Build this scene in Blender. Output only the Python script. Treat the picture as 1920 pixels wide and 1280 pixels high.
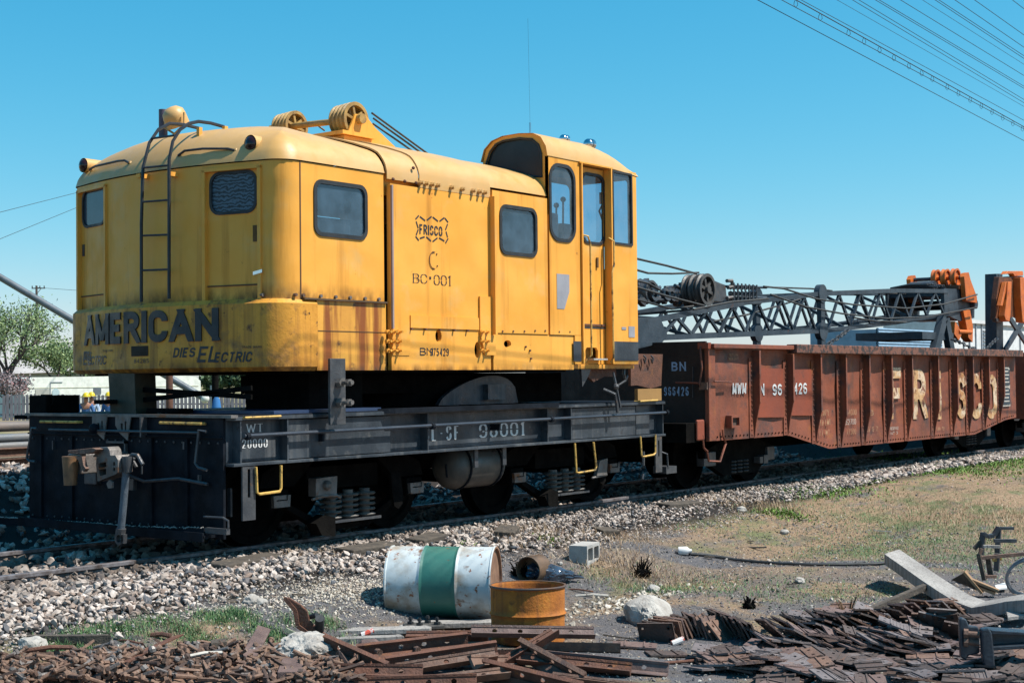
import bpy, bmesh, math, random
import numpy as np
from mathutils import Vector, Matrix, Euler
from mathutils.noise import noise as pnoise
random.seed(7); rng = np.random.default_rng(7)
for o in list(bpy.data.objects): bpy.data.objects.remove(o)
SC = bpy.context.scene
COL = SC.collection
# ------------------------------------------------------------------ camera
EYE = Vector((0, -11.135, 1.565)); FPX = 2700.0
_X = Vector((2080, -47, FPX)).normalized()          # track direction seen in camera axes (right, up, forward)
_h = Vector((1, .0104, 0))
_U = _X.cross(_h).normalized()
if _U.y < 0: _U = -_U
_Y = -(_U.cross(_X)).normalized()
_Y = -_Y if _Y.x > 0 else _Y
AX = (_X, _Y, _U)
def cam2w(v): return Vector((AX[0].dot(v), AX[1].dot(v), AX[2].dot(v)))
right, up, fwd = cam2w(Vector((1,0,0))), cam2w(Vector((0,1,0))), cam2w(Vector((0,0,1)))
cd = bpy.data.cameras.new('camera'); cam = bpy.data.objects.new('camera', cd); COL.objects.link(cam)
cd.sensor_width = 36; cd.lens = FPX/1920*36; cd.clip_start = .1; cd.clip_end = 4000
m = Matrix.Identity(4)
for i in range(3):
    m[i][0] = right[i]; m[i][1] = up[i]; m[i][2] = -fwd[i]; m[i][3] = EYE[i]
cam.matrix_world = m
SC.camera = cam
# ------------------------------------------------------------------ sun and sky
SUN = Vector((.463, -.886, 1.55)).normalized()      # direction towards the sun
elev = math.asin(SUN.z); azim = math.atan2(SUN.x, SUN.y)
sl = bpy.data.lights.new('sun', 'SUN'); sl.energy = 5.0; sl.angle = math.radians(.5); sl.color = (1, .95, .86)
so = bpy.data.objects.new('sun', sl); COL.objects.link(so); so.location = (0, 0, 60)
so.rotation_euler = SUN.to_track_quat('Z', 'Y').to_euler()
W = bpy.data.worlds.new('World'); SC.world = W; W.use_nodes = True
nt = W.node_tree; nt.nodes.clear()
sky = nt.nodes.new('ShaderNodeTexSky'); sky.sky_type = 'NISHITA'; sky.sun_disc = False
sky.sun_elevation = elev; sky.sun_rotation = azim; sky.altitude = 0; sky.air_density = 1.0; sky.dust_density = .3; sky.ozone_density = 1.0
sx_ = nt.nodes.new('ShaderNodeSeparateColor'); cx_ = nt.nodes.new('ShaderNodeCombineColor'); nt.links.new(sky.outputs[0], sx_.inputs[0])
for i_, (k_, g_) in enumerate(((.80, 1.95), (1.19, .78), (1.45, .60))):   # film-like cyan response of the whole sky
    p_ = nt.nodes.new('ShaderNodeMath'); p_.operation = 'MULTIPLY'; p_.inputs[1].default_value = .2
    q_ = nt.nodes.new('ShaderNodeMath'); q_.operation = 'POWER'; q_.inputs[1].default_value = g_
    r_ = nt.nodes.new('ShaderNodeMath'); r_.operation = 'MULTIPLY'; r_.inputs[1].default_value = 5*k_
    nt.links.new(sx_.outputs[i_], p_.inputs[0]); nt.links.new(p_.outputs[0], q_.inputs[0]); nt.links.new(q_.outputs[0], r_.inputs[0]); nt.links.new(r_.outputs[0], cx_.inputs[i_])
bgn = nt.nodes.new('ShaderNodeBackground'); bgn.inputs[1].default_value = .069
wo = nt.nodes.new('ShaderNodeOutputWorld')
nt.links.new(cx_.outputs[0], bgn.inputs[0]); nt.links.new(bgn.outputs[0], wo.inputs[0])
SC.view_settings.view_transform = 'Standard'; SC.view_settings.look = 'None'
SC.view_settings.exposure = 0.62; SC.view_settings.gamma = 1
SC.render.engine = 'CYCLES'
# ------------------------------------------------------------------ sight lines of the photograph onto real planes
def ray(px, py): return cam2w(Vector((px-960, -(py-640), FPX)))
def oY(px, py, y): r = ray(px, py); return EYE + r*((y-EYE.y)/r.y)
def oX(px, py, x): r = ray(px, py); return EYE + r*((x-EYE.x)/r.x)
def oZ(px, py, z): r = ray(px, py); return EYE + r*((z-EYE.z)/r.z)
def oD(px, py, d): r = ray(px, py); return EYE + r*(d/FPX)
def sstep(a, b, t): t = min(1, max(0, (t-a)/(b-a))); return t*t*(3-2*t)
def H(x, y):
    """height of the ground: track bed at rail level, yard a little lower"""
    far = sstep(15, 21, x)
    if y > -1.5:
        z = -.085 + .64*sstep(1.45, 3.5, y)*(1-sstep(7, 14, y)) - .22*sstep(7, 14, y)
    else:
        toe = -.20*(1-far) + -.05*far
        z = -.07 + (toe+.07)*sstep(-1.4, -2.6, y)
        z += (-.45 - toe)*(sstep(-2.5, -3.7, y)*(1-far) + sstep(-2.4, -7.0, y)*far)
        z += -.06*sstep(-4, -6, y)
    z += .018*pnoise(Vector((x*1.3, y*1.3, 0))) + .03*pnoise(Vector((x*.35, y*.35, 5)))
    return z
def G(px, py):
    z = -.4
    for _ in range(14):
        p = oZ(px, py, z); z = .5*z+.5*H(p.x, p.y)
    p = oZ(px, py, z); return Vector((p.x, p.y, H(p.x, p.y)))
# ------------------------------------------------------------------ materials
MATS = {}
def mat(name, c1, c2=None, sc=3, lo=.4, hi=.65, rough=.6, metal=0, bump=.15, bsc=40, spots=(), streak=None, noise_d=6, spec=.5, zg=(), wav=0):
    """spots: (colour, scale, lo, hi) patches of wear; streak: (colour, lo, hi, xy scale) runs downwards"""
    if name in MATS: return MATS[name]
    dk = lambda c: tuple(k*.8 for k in c) if c else c
    c1, c2, spots = dk(c1), dk(c2), [(dk(q[0]), *q[1:]) for q in spots]
    if streak: streak = (dk(streak[0]), *streak[1:])
    M_ = bpy.data.materials.new(name); M_.use_nodes = True; n = M_.node_tree.nodes; L = M_.node_tree.links
    b = n['Principled BSDF']; b.inputs['Roughness'].default_value = rough; b.inputs['Metallic'].default_value = metal
    b.inputs['Specular IOR Level'].default_value = spec
    geo = n.new('ShaderNodeNewGeometry')
    def nz(scale, det=noise_d, mp=None, off=0):
        t = n.new('ShaderNodeTexNoise'); t.inputs['Scale'].default_value = scale; t.inputs['Detail'].default_value = det; t.inputs['Roughness'].default_value = .62
        src = geo.outputs['Position']
        if mp or off:
            q = n.new('ShaderNodeMapping'); q.inputs['Scale'].default_value = mp or (1, 1, 1); q.inputs['Location'].default_value = (off, off*1.7, off*.6)
            L.new(src, q.inputs[0]); src = q.outputs[0]
        L.new(src, t.inputs['Vector']); return t.outputs[0]
    def ramp(s, a, c):
        r = n.new('ShaderNodeMapRange'); r.inputs[1].default_value = a; r.inputs[2].default_value = c; L.new(s, r.inputs[0]); return r.outputs[0]
    def mix(f, a, c):
        x = n.new('ShaderNodeMix'); x.data_type = 'RGBA'; L.new(f, x.inputs[0])
        for k, v in ((6, a), (7, c)):
            if isinstance(v, tuple): x.inputs[k].default_value = (*v, 1)
            else: L.new(v, x.inputs[k])
        return x.outputs[2]
    cur = c1
    f1 = ramp(nz(sc), lo, hi)
    cur = mix(f1, c1, c2 if c2 else tuple(k*.8 for k in c1))
    k = 3
    for (c, s, a, d) in spots:
        cur = mix(ramp(nz(s, off=k), a, d), cur, c); k += 4
    if streak:
        c, a, d, s = streak
        cur = mix(ramp(nz(1, mp=(s, s, .35), off=9), a, d), cur, c)
    if zg:
        sp_ = n.new('ShaderNodeSeparateXYZ'); L.new(geo.outputs['Position'], sp_.inputs[0])
        for (za, zb, c) in zg:
            k += 5; ml = n.new('ShaderNodeMath'); ml.operation = 'MULTIPLY'
            r_ = n.new('ShaderNodeMapRange'); r_.inputs[1].default_value = za; r_.inputs[2].default_value = zb; r_.inputs[3].default_value = 1; r_.inputs[4].default_value = 0; L.new(sp_.outputs[2], r_.inputs[0])
            st = n.new('ShaderNodeMath'); st.operation = 'GREATER_THAN'; st.inputs[1].default_value = za-.03; L.new(sp_.outputs[2], st.inputs[0])
            m0 = n.new('ShaderNodeMath'); m0.operation = 'MULTIPLY'; L.new(r_.outputs[0], m0.inputs[0]); L.new(st.outputs[0], m0.inputs[1])
            L.new(m0.outputs[0], ml.inputs[0]); L.new(ramp(nz(1, mp=(7, 7, 3.5), off=k), .36, .66), ml.inputs[1]); cur = mix(ml.outputs[0], cur, tuple(q*.8 for q in c))
    L.new(cur, b.inputs['Base Color'])
    if bump:
        bp = n.new('ShaderNodeBump'); bp.inputs['Strength'].default_value = bump; bp.inputs['Distance'].default_value = .02
        L.new(nz(bsc, 4), bp.inputs['Height']); L.new(bp.outputs[0], b.inputs['Normal'])
        if wav:
            b2 = n.new('ShaderNodeBump'); b2.inputs['Strength'].default_value = wav; b2.inputs['Distance'].default_value = .12; L.new(nz(1.7, 1, off=31), b2.inputs['Height']); L.new(b2.outputs[0], bp.inputs['Normal'])
        rr = n.new('ShaderNodeMapRange'); rr.inputs[1].default_value = .3; rr.inputs[2].default_value = .7
        rr.inputs[3].default_value = max(.05, rough-.12); rr.inputs[4].default_value = min(1, rough+.15)
        L.new(nz(6, 5, off=2), rr.inputs[0]); L.new(rr.outputs[0], b.inputs['Roughness'])
    MATS[name] = M_; return M_
Yc = (.98, .455, .080)
YEL = mat('yellow_paint', Yc, (.94, .405, .055), sc=1.2, rough=.45, bump=.06, bsc=14, wav=.35, spec=.25, zg=[(1.66, 1.73, (.22, .09, .02))],
          spots=[((.84, .47, .15), 2.2, .56, .75), ((.30, .11, .03), 8, .68, .77), ((.06, .03, .015), 24, .745, .775)], streak=((.56, .22, .028), .55, .78, 6))
YELB = mat('yellow_paint_grimy_foot', Yc, (.94, .405, .055), sc=1.2, rough=.45, bump=.06, bsc=14, wav=.35, spec=.25, zg=[(2.33, 2.47, (.16, .07, .02))],
          spots=[((.84, .47, .15), 2.2, .56, .75), ((.30, .11, .03), 8, .68, .77), ((.06, .03, .015), 24, .745, .775)], streak=((.56, .22, .028), .55, .78, 6))
YELR = mat('yellow_roof_paint', (.68, .41, .165), (.66, .37, .11), sc=1.6, rough=.42, bump=.05, bsc=10,
           spots=[((.60, .34, .12), 3, .55, .75), ((.25, .10, .03), 20, .72, .77)])
YELC = mat('yellow_counterweight_paint', (.82, .37, .05), (.66, .28, .04), sc=2.5, rough=.5, bump=.22, bsc=22, wav=.2, zg=[(1.66, 1.80, (.07, .035, .015))],
           spots=[((.26, .14, .06), 4, .56, .74), ((.10, .05, .025), 9, .60, .70), ((.025, .015, .01), 13, .67, .71)], spec=.3, streak=((.22, .09, .025), .5, .72, 9))
YELD = mat('yellow_streaked_panel', (.90, .43, .06), (.72, .32, .045), sc=2, rough=.5, bump=.1, bsc=20, zg=[(1.66, 1.74, (.07, .035, .015))],
           spots=[((.10, .05, .02), 6, .58, .70)], streak=((.30, .080, .010), .44, .56, 9))
BLK = mat('black_paint', (.007, .009, .013), (.016, .020, .028), sc=4, rough=.6, bump=.15, spots=[((.04, .045, .05), 14, .66, .78)], streak=((.025, .026, .028), .64, .88, 9), spec=.08)
BLKP = mat('black_panel_paint', (.030, .039, .050), (.075, .088, .104), sc=2.2, rough=.36, bump=.15,
           spots=[((.17, .165, .155), 7, .62, .82), ((.022, .024, .028), 9, .6, .7)], streak=((.16, .16, .16), .55, .8, 8), spec=.3)
UND = mat('grimy_underframe', (.005, .0045, .0045), (.011, .010, .009), sc=5, rough=.85, bump=.3, spec=.05)
GRS = mat('greased_steel', (.10, .10, .105), (.055, .06, .07), sc=8, rough=.4, metal=.3, bump=.2, spots=[((.20, .11, .06), 11, .62, .72)])
STL = mat('worn_steel', (.22, .20, .19), (.13, .115, .105), sc=6, rough=.5, metal=.35, bump=.3, spots=[((.22, .085, .03), 7, .56, .68)])
RST = mat('brown_rust', (.165, .068, .042), (.10, .045, .030), sc=7, rough=.8, bump=.5, bsc=60, spots=[((.26, .10, .035), 12, .58, .72), ((.05, .035, .035), 5, .60, .74)])
RST2 = mat('pale_rust', (.21, .118, .082), (.125, .068, .050), sc=9, rough=.75, bump=.4, bsc=60, spots=[((.28, .20, .16), 16, .56, .74), ((.07, .05, .05), 6, .58, .72)])
RST3 = mat('dark_purplish_rust', (.175, .112, .098), (.105, .066, .060), sc=8, rough=.7, bump=.4, bsc=60, spots=[((.23, .13, .075), 9, .60, .74), ((.20, .185, .18), 15, .64, .76)])
ORU = mat('orange_rust', (.50, .165, .018), (.24, .070, .012), sc=4, rough=.85, bump=.3, bsc=50, spots=[((.62, .25, .03), 9, .56, .74), ((.07, .03, .015), 6, .62, .74)], streak=((.16, .055, .016), .52, .75, 10))
GON = mat('oxide_red_paint', (.29, .078, .036), (.17, .050, .030), sc=1.3, rough=.62, bump=.25, bsc=22, wav=.3,
          spots=[((.070, .042, .040), 2.6, .52, .68), ((.34, .105, .032), 4.5, .58, .74), ((.03, .022, .022), 15, .66, .72)], streak=((.12, .05, .03), .54, .8, 6))
GONR = mat('fresh_oxide_paint', (.30, .062, .026), (.23, .052, .026), sc=2, rough=.6, bump=.15, bsc=20, spots=[((.13, .05, .03), 4, .6, .75)])
GONT = mat('rubbed_chord', (.20, .078, .050), (.040, .024, .022), sc=9, lo=.46, hi=.54, rough=.65, bump=.4, bsc=30, spots=[((.27, .10, .055), 3, .6, .75)])
BOOM = mat('grey_blue_boom_paint', (.024, .038, .054), (.050, .068, .088), sc=3, rough=.5, bump=.2, spots=[((.13, .055, .035), 6, .65, .76), ((.010, .014, .02), 4, .58, .7)])
WHT = mat('white_stencil_paint', (.62, .58, .52), (.42, .38, .33), sc=14, rough=.6, bump=.1, spots=[((.12, .09, .08), 30, .58, .66)])
WHT2 = mat('fresh_white_stencil', (.80, .80, .80), (.68, .68, .68), sc=10, rough=.5, bump=.05)
CRM = mat('faded_cream_lettering', (.62, .38, .18), (.46, .20, .07), sc=3.2, rough=.65, bump=.3, bsc=20, spots=[((.74, .58, .42), 3.5, .5, .62), ((.20, .07, .035), 7, .53, .62), ((.20, .07, .035), 22, .60, .66)])
CRM2 = mat('cream_stencil', (.55, .33, .18), (.30, .13, .06), sc=30, lo=.42, hi=.62, rough=.7, bump=.1)
BLU = mat('blue_grey_stencil', (.36, .52, .75), (.22, .34, .50), sc=14, rough=.6, bump=.1)
INK = mat('black_lettering', (.018, .02, .026), (.03, .034, .042), sc=12, rough=.45, bump=.1)
RUB = mat('black_rubber', (.016, .018, .02), (.03, .034, .04), sc=12, rough=.55, bump=.1)
CHR = mat('chrome', (.80, .82, .85), rough=.12, metal=1, bump=0)
ORG = mat('orange_paint', (.72, .17, .018), (.52, .11, .015), sc=5, rough=.5, bump=.2, spots=[((.12, .04, .02), 9, .64, .72)])
ORGD = mat('oily_orange_paint', (.20, .055, .014), (.10, .035, .014), sc=5, rough=.6, bump=.2)
YST = mat('worn_yellow_step_paint', (.70, .42, .10), (.10, .07, .03), sc=11, lo=.5, hi=.62, rough=.6, bump=.3)
WOD = mat('weathered_grey_wood', (.40, .375, .35), (.27, .25, .235), sc=3, rough=.85, bump=.4, bsc=50, streak=((.11, .10, .095), .5, .7, 60))
TIM = mat('dark_creosote_timber', (.10, .080, .062), (.055, .045, .038), sc=9, rough=.9, bump=.6, bsc=40, spots=[((.20, .155, .11), 15, .58, .7)])
CON = mat('concrete', (.46, .45, .43), (.36, .35, .34), sc=14, rough=.9, bump=.3, bsc=90)
CONL = mat('pale_rock', (.50, .47, .43), (.33, .30, .27), sc=9, rough=.95, bump=.8, bsc=30, spots=[((.20, .13, .08), 7, .62, .76)])
DRW = mat('rusty_white_drum_paint', (.60, .66, .68), (.52, .57, .58), sc=3, rough=.5, bump=.1, bsc=16, spots=[((.34, .27, .20), 3.0, .47, .66), ((.20, .10, .05), 7, .60, .70), ((.26, .085, .03), 17, .60, .66)])
DRG = mat('green_drum_paint', (.030, .155, .125), (.04, .18, .14), sc=3, rough=.5, bump=.1, bsc=16, spots=[((.20, .09, .04), 17, .66, .71)])
ROPE = mat('oily_wire_rope', (.030, .028, .026), (.07, .065, .06), sc=40, rough=.55, bump=.3)
RAILM = mat('rail_steel', (.25, .23, .24), (.085, .06, .05), sc=10, rough=.5, metal=.3, bump=.2)
SKIN = mat('skin', (.42, .20, .13), rough=.6, bump=0)
def glassmat(name, tint, refl, dust, dc):
    M_ = bpy.data.materials.new(name); M_.use_nodes = True; n = M_.node_tree.nodes; L = M_.node_tree.links; n.clear()
    o = n.new('ShaderNodeOutputMaterial'); t = n.new('ShaderNodeBsdfTransparent'); t.inputs[0].default_value = (*tint, 1)
    g = n.new('ShaderNodeBsdfGlossy'); g.inputs['Roughness'].default_value = .05; g.inputs[0].default_value = (.9, .95, 1, 1)
    d = n.new('ShaderNodeBsdfDiffuse'); d.inputs[0].default_value = (*dc, 1)
    f = n.new('ShaderNodeLayerWeight'); f.inputs[0].default_value = .5
    pw = n.new('ShaderNodeMath'); pw.operation = 'POWER'; pw.inputs[1].default_value = 4; L.new(f.outputs['Facing'], pw.inputs[0])
    ad = n.new('ShaderNodeMath'); ad.operation = 'MULTIPLY_ADD'; ad.inputs[1].default_value = .7; ad.inputs[2].default_value = refl+.04; L.new(pw.outputs[0], ad.inputs[0])
    m1 = n.new('ShaderNodeMixShader'); L.new(ad.outputs[0], m1.inputs[0]); L.new(t.outputs[0], m1.inputs[1]); L.new(g.outputs[0], m1.inputs[2])
    geo = n.new('ShaderNodeNewGeometry'); nz = n.new('ShaderNodeTexNoise'); nz.inputs['Scale'].default_value = 5; nz.inputs['Detail'].default_value = 8
    L.new(geo.outputs['Position'], nz.inputs['Vector'])
    r = n.new('ShaderNodeMapRange'); r.inputs[1].default_value = .35; r.inputs[2].default_value = .75; r.inputs[3].default_value = dust*.4; r.inputs[4].default_value = dust*1.8
    L.new(nz.outputs[0], r.inputs[0])
    m2 = n.new('ShaderNodeMixShader'); L.new(r.outputs[0], m2.inputs[0]); L.new(m1.outputs[0], m2.inputs[1]); L.new(d.outputs[0], m2.inputs[2])
    L.new(m2.outputs[0], o.inputs[0]); return M_
GLS = glassmat('dusty_blue_reflection_glass', (.40, .50, .58), .06, .13, (.20, .34, .48))  # blue in the dust colour stands in for reflections on the panes
GLC = glassmat('cab_window_glass', (.34, .50, .64), .05, .09, (.34, .42, .50))
def simple(name, c, rough=.8, **k): return mat(name, c, rough=rough, bump=k.pop('bump', .1), **k)
PLY = bpy.data.materials.new('blue_grey_plywood'); PLY.use_nodes = True; _n = PLY.node_tree.nodes; _l = PLY.node_tree.links
_g = _n.new('ShaderNodeNewGeometry'); _w = _n.new('ShaderNodeTexWave'); _w.wave_type = 'BANDS'; _w.bands_direction = 'Z'; _w.inputs['Scale'].default_value = 9; _w.inputs['Distortion'].default_value = 9; _w.inputs['Detail'].default_value = 3; _w.inputs['Detail Scale'].default_value = 1.6
_r = _n.new('ShaderNodeValToRGB'); _r.color_ramp.elements[0].color = (.008, .012, .018, 1); _r.color_ramp.elements[1].color = (.075, .125, .17, 1); _l.new(_g.outputs['Position'], _w.inputs['Vector']); _l.new(_w.outputs[0], _r.inputs[0]); _l.new(_r.outputs[0], _n['Principled BSDF'].inputs['Base Color'])
# ------------------------------------------------------------------ mesh helpers
class MB:
    def __init__(s): s.v = []; s.f = []
    def add(s, v, f):
        k = len(s.v); s.v += [tuple(p) for p in v]; s.f += [tuple(i+k for i in q) for q in f]; return s
    def bx(s, x0, x1, y0, y1, z0, z1, M=None):
        v = [Vector((x, y, z)) for x in (x0, x1) for y in (y0, y1) for z in (z0, z1)]
        if M is not None: v = [M @ p for p in v]
        return s.add(v, [(0, 1, 3, 2), (4, 6, 7, 5), (0, 4, 5, 1), (2, 3, 7, 6), (0, 2, 6, 4), (1, 5, 7, 3)])
    def bar(s, p0, p1, w, h, upv=(0, 0, 1)):
        p0 = Vector(p0); p1 = Vector(p1); d = (p1-p0); L = d.length; d.normalize(); u = Vector(upv)
        if abs(d.dot(u)) > .98: u = Vector((0, 1, 0))
        a = d.cross(u).normalized(); b = a.cross(d).normalized()
        M = Matrix(((d.x, a.x, b.x, p0.x), (d.y, a.y, b.y, p0.y), (d.z, a.z, b.z, p0.z), (0, 0, 0, 1)))
        return s.bx(0, L, -w/2, w/2, -h/2, h/2, M)
    def cyl(s, p0, p1, r, n=12, r2=None, cap=True):
        return s.tube([p0, p1], r, n, rs=[r, r if r2 is None else r2], cap=cap)
    def tube(s, pts, r, n=6, rs=None, cap=True):
        pts = [Vector(p) for p in pts]; rings = []; N = len(pts); a = None
        for i, p in enumerate(pts):
            d = (pts[min(i+1, N-1)]-pts[max(i-1, 0)]).normalized()
            if a is None:
                a = d.cross(Vector((0, 0, 1)));
                if a.length < .05: a = d.cross(Vector((0, 1, 0)))
            else: a = a-d*a.dot(d)
            a.normalize(); b = d.cross(a); R = rs[i] if rs else r
            rings.append([p+(a*math.cos(t)+b*math.sin(t))*R for t in [2*math.pi*k/n for k in range(n)]])
        v = [q for g in rings for q in g]
        f = [(i*n+k, i*n+(k+1) % n, (i+1)*n+(k+1) % n, (i+1)*n+k) for i in range(N-1) for k in range(n)]
        if cap: f += [tuple(range(n-1, -1, -1)), tuple((N-1)*n+k for k in range(n))]
        return s.add(v, f)
    def lathe(s, prof, M, n=24, cap=False):
        """prof: (radius, height) pairs about local z"""
        v = [M @ Vector((r*math.cos(2*math.pi*k/n), r*math.sin(2*math.pi*k/n), z)) for r, z in prof for k in range(n)]
        f = [(i*n+k, i*n+(k+1) % n, (i+1)*n+(k+1) % n, (i+1)*n+k) for i in range(len(prof)-1) for k in range(n)]
        if cap: f += [tuple(range(n-1, -1, -1)), tuple((len(prof)-1)*n+k for k in range(n))]
        return s.add(v, f)
    def prism(s, poly, fn, d0, d1):
        """poly of (u, v); fn(u, v, d) gives the point"""
        n = len(poly); v = [fn(a, b, d0) for a, b in poly]+[fn(a, b, d1) for a, b in poly]
        f = [tuple(range(n)), tuple(range(2*n-1, n-1, -1))]+[(i, i+n, (i+1) % n+n, (i+1) % n) for i in range(n)]
        return s.add(v, f)
    def ball(s, c, r, n=8, sc=(1, 1, 1)):
        c = Vector(c); v = []; f = []
        for i in range(n//2+1):
            t = math.pi*i/(n//2)
            for k in range(n):
                q = 2*math.pi*k/n; v.append(c+Vector((math.sin(t)*math.cos(q)*r*sc[0], math.sin(t)*math.sin(q)*r*sc[1], math.cos(t)*r*sc[2])))
        f = [(i*n+k, i*n+(k+1) % n, (i+1)*n+(k+1) % n, (i+1)*n+k) for i in range(n//2) for k in range(n)]
        return s.add(v, f)
    def build(s, name, mt, parent=None, smooth=False, bevel=0, label=None, kind=None):
        me = bpy.data.meshes.new(name); me.from_pydata([tuple(p) for p in s.v], [], s.f)
        bm = bmesh.new(); bm.from_mesh(me)
        bmesh.ops.recalc_face_normals(bm, faces=bm.faces)
        bm.to_mesh(me); bm.free()
        me.materials.append(mt)
        if smooth:
            me.polygons.foreach_set('use_smooth', [True]*len(me.polygons)); me.set_sharp_from_angle(angle=math.radians(40))
        return link(name, me, parent, bevel, label, kind)
def link(name, me, parent=None, bevel=0, label=None, kind=None):
    o = bpy.data.objects.new(name, me); COL.objects.link(o)
    if parent is not None:
        o.parent = parent
        if parent.type == 'EMPTY': o.matrix_parent_inverse = Matrix.Translation(-parent.location)
    if bevel:
        bv = o.modifiers.new('bevel', 'BEVEL'); bv.width = bevel; bv.segments = 2; bv.limit_method = 'ANGLE'
    if label: o['label'] = label
    if kind: o['kind'] = kind
    return o
def tag(o, label, cat, group=None, kind=None):
    if label: o['label'] = label
    if cat: o['category'] = cat
    if group: o['group'] = group
    if kind: o['kind'] = kind
    return o
def thing(name, loc, label, cat, group=None):
    o = bpy.data.objects.new(name, None); COL.objects.link(o); o.location = loc; o.empty_display_size = .1
    return tag(o, label, cat, group)
def dup(root, M, label, group=None):
    """copy a thing and its parts to the transform M"""
    r = root.copy(); COL.objects.link(r); r.matrix_basis = M
    r['label'] = label
    if group: r['group'] = group
    for ch in list(root.children):
        c = ch.copy(); COL.objects.link(c); c.parent = r
        for g in list(ch.children):
            d = g.copy(); COL.objects.link(d); d.parent = c
    return r
def rrect(x0, x1, z0, z1, r, n=5):
    pts = []
    for cx, cz, a0 in ((x1-r, z1-r, 0), (x0+r, z1-r, 90), (x0+r, z0+r, 180), (x1-r, z0+r, 270)):
        for k in range(n+1):
            a = math.radians(a0+90*k/n); pts.append((cx+r*math.cos(a), cz+r*math.sin(a)))
    return pts
def sheet(outer, holes, fn, t, name, mt, parent, **kw):
    """flat plate with real openings: outer loop, hole loops in (u, v); fn(u, v, d), d>0 outwards; thickness t inwards"""
    bm = bmesh.new()
    loops = [outer]+holes; all_e = []; vs = []
    for lp in loops:
        a = [bm.verts.new((p[0], p[1], 0)) for p in lp]
        e = [bm.edges.new((a[i], a[(i+1) % len(a)])) for i in range(len(a))]
        all_e += e; vs.append(a)
    bmesh.ops.triangle_fill(bm, use_beauty=True, use_dissolve=False, edges=all_e)
    if holes:   # drop triangles inside the openings
        for fce in list(bm.faces):
            c = fce.calc_center_median()
            for hp in holes:
                ins = False; j = len(hp)-1
                for i in range(len(hp)):
                    if (hp[i][1] > c.y) != (hp[j][1] > c.y) and c.x < (hp[j][0]-hp[i][0])*(c.y-hp[i][1])/(hp[j][1]-hp[i][1])+hp[i][0]: ins = not ins
                    j = i
                if ins: bm.faces.remove(fce); break
    for a in vs:
        b = [bm.verts.new((p.co.x, p.co.y, -t)) for p in a]
        for i in range(len(a)): bm.faces.new((a[i], a[(i+1) % len(a)], b[(i+1) % len(a)], b[i]))
    for v in bm.verts: v.co = Vector(fn(v.co.x, v.co.y, v.co.z))
    me = bpy.data.meshes.new(name); bm.to_mesh(me); bm.free(); me.materials.append(mt)
    return link(name, me, parent, **kw)
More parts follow.
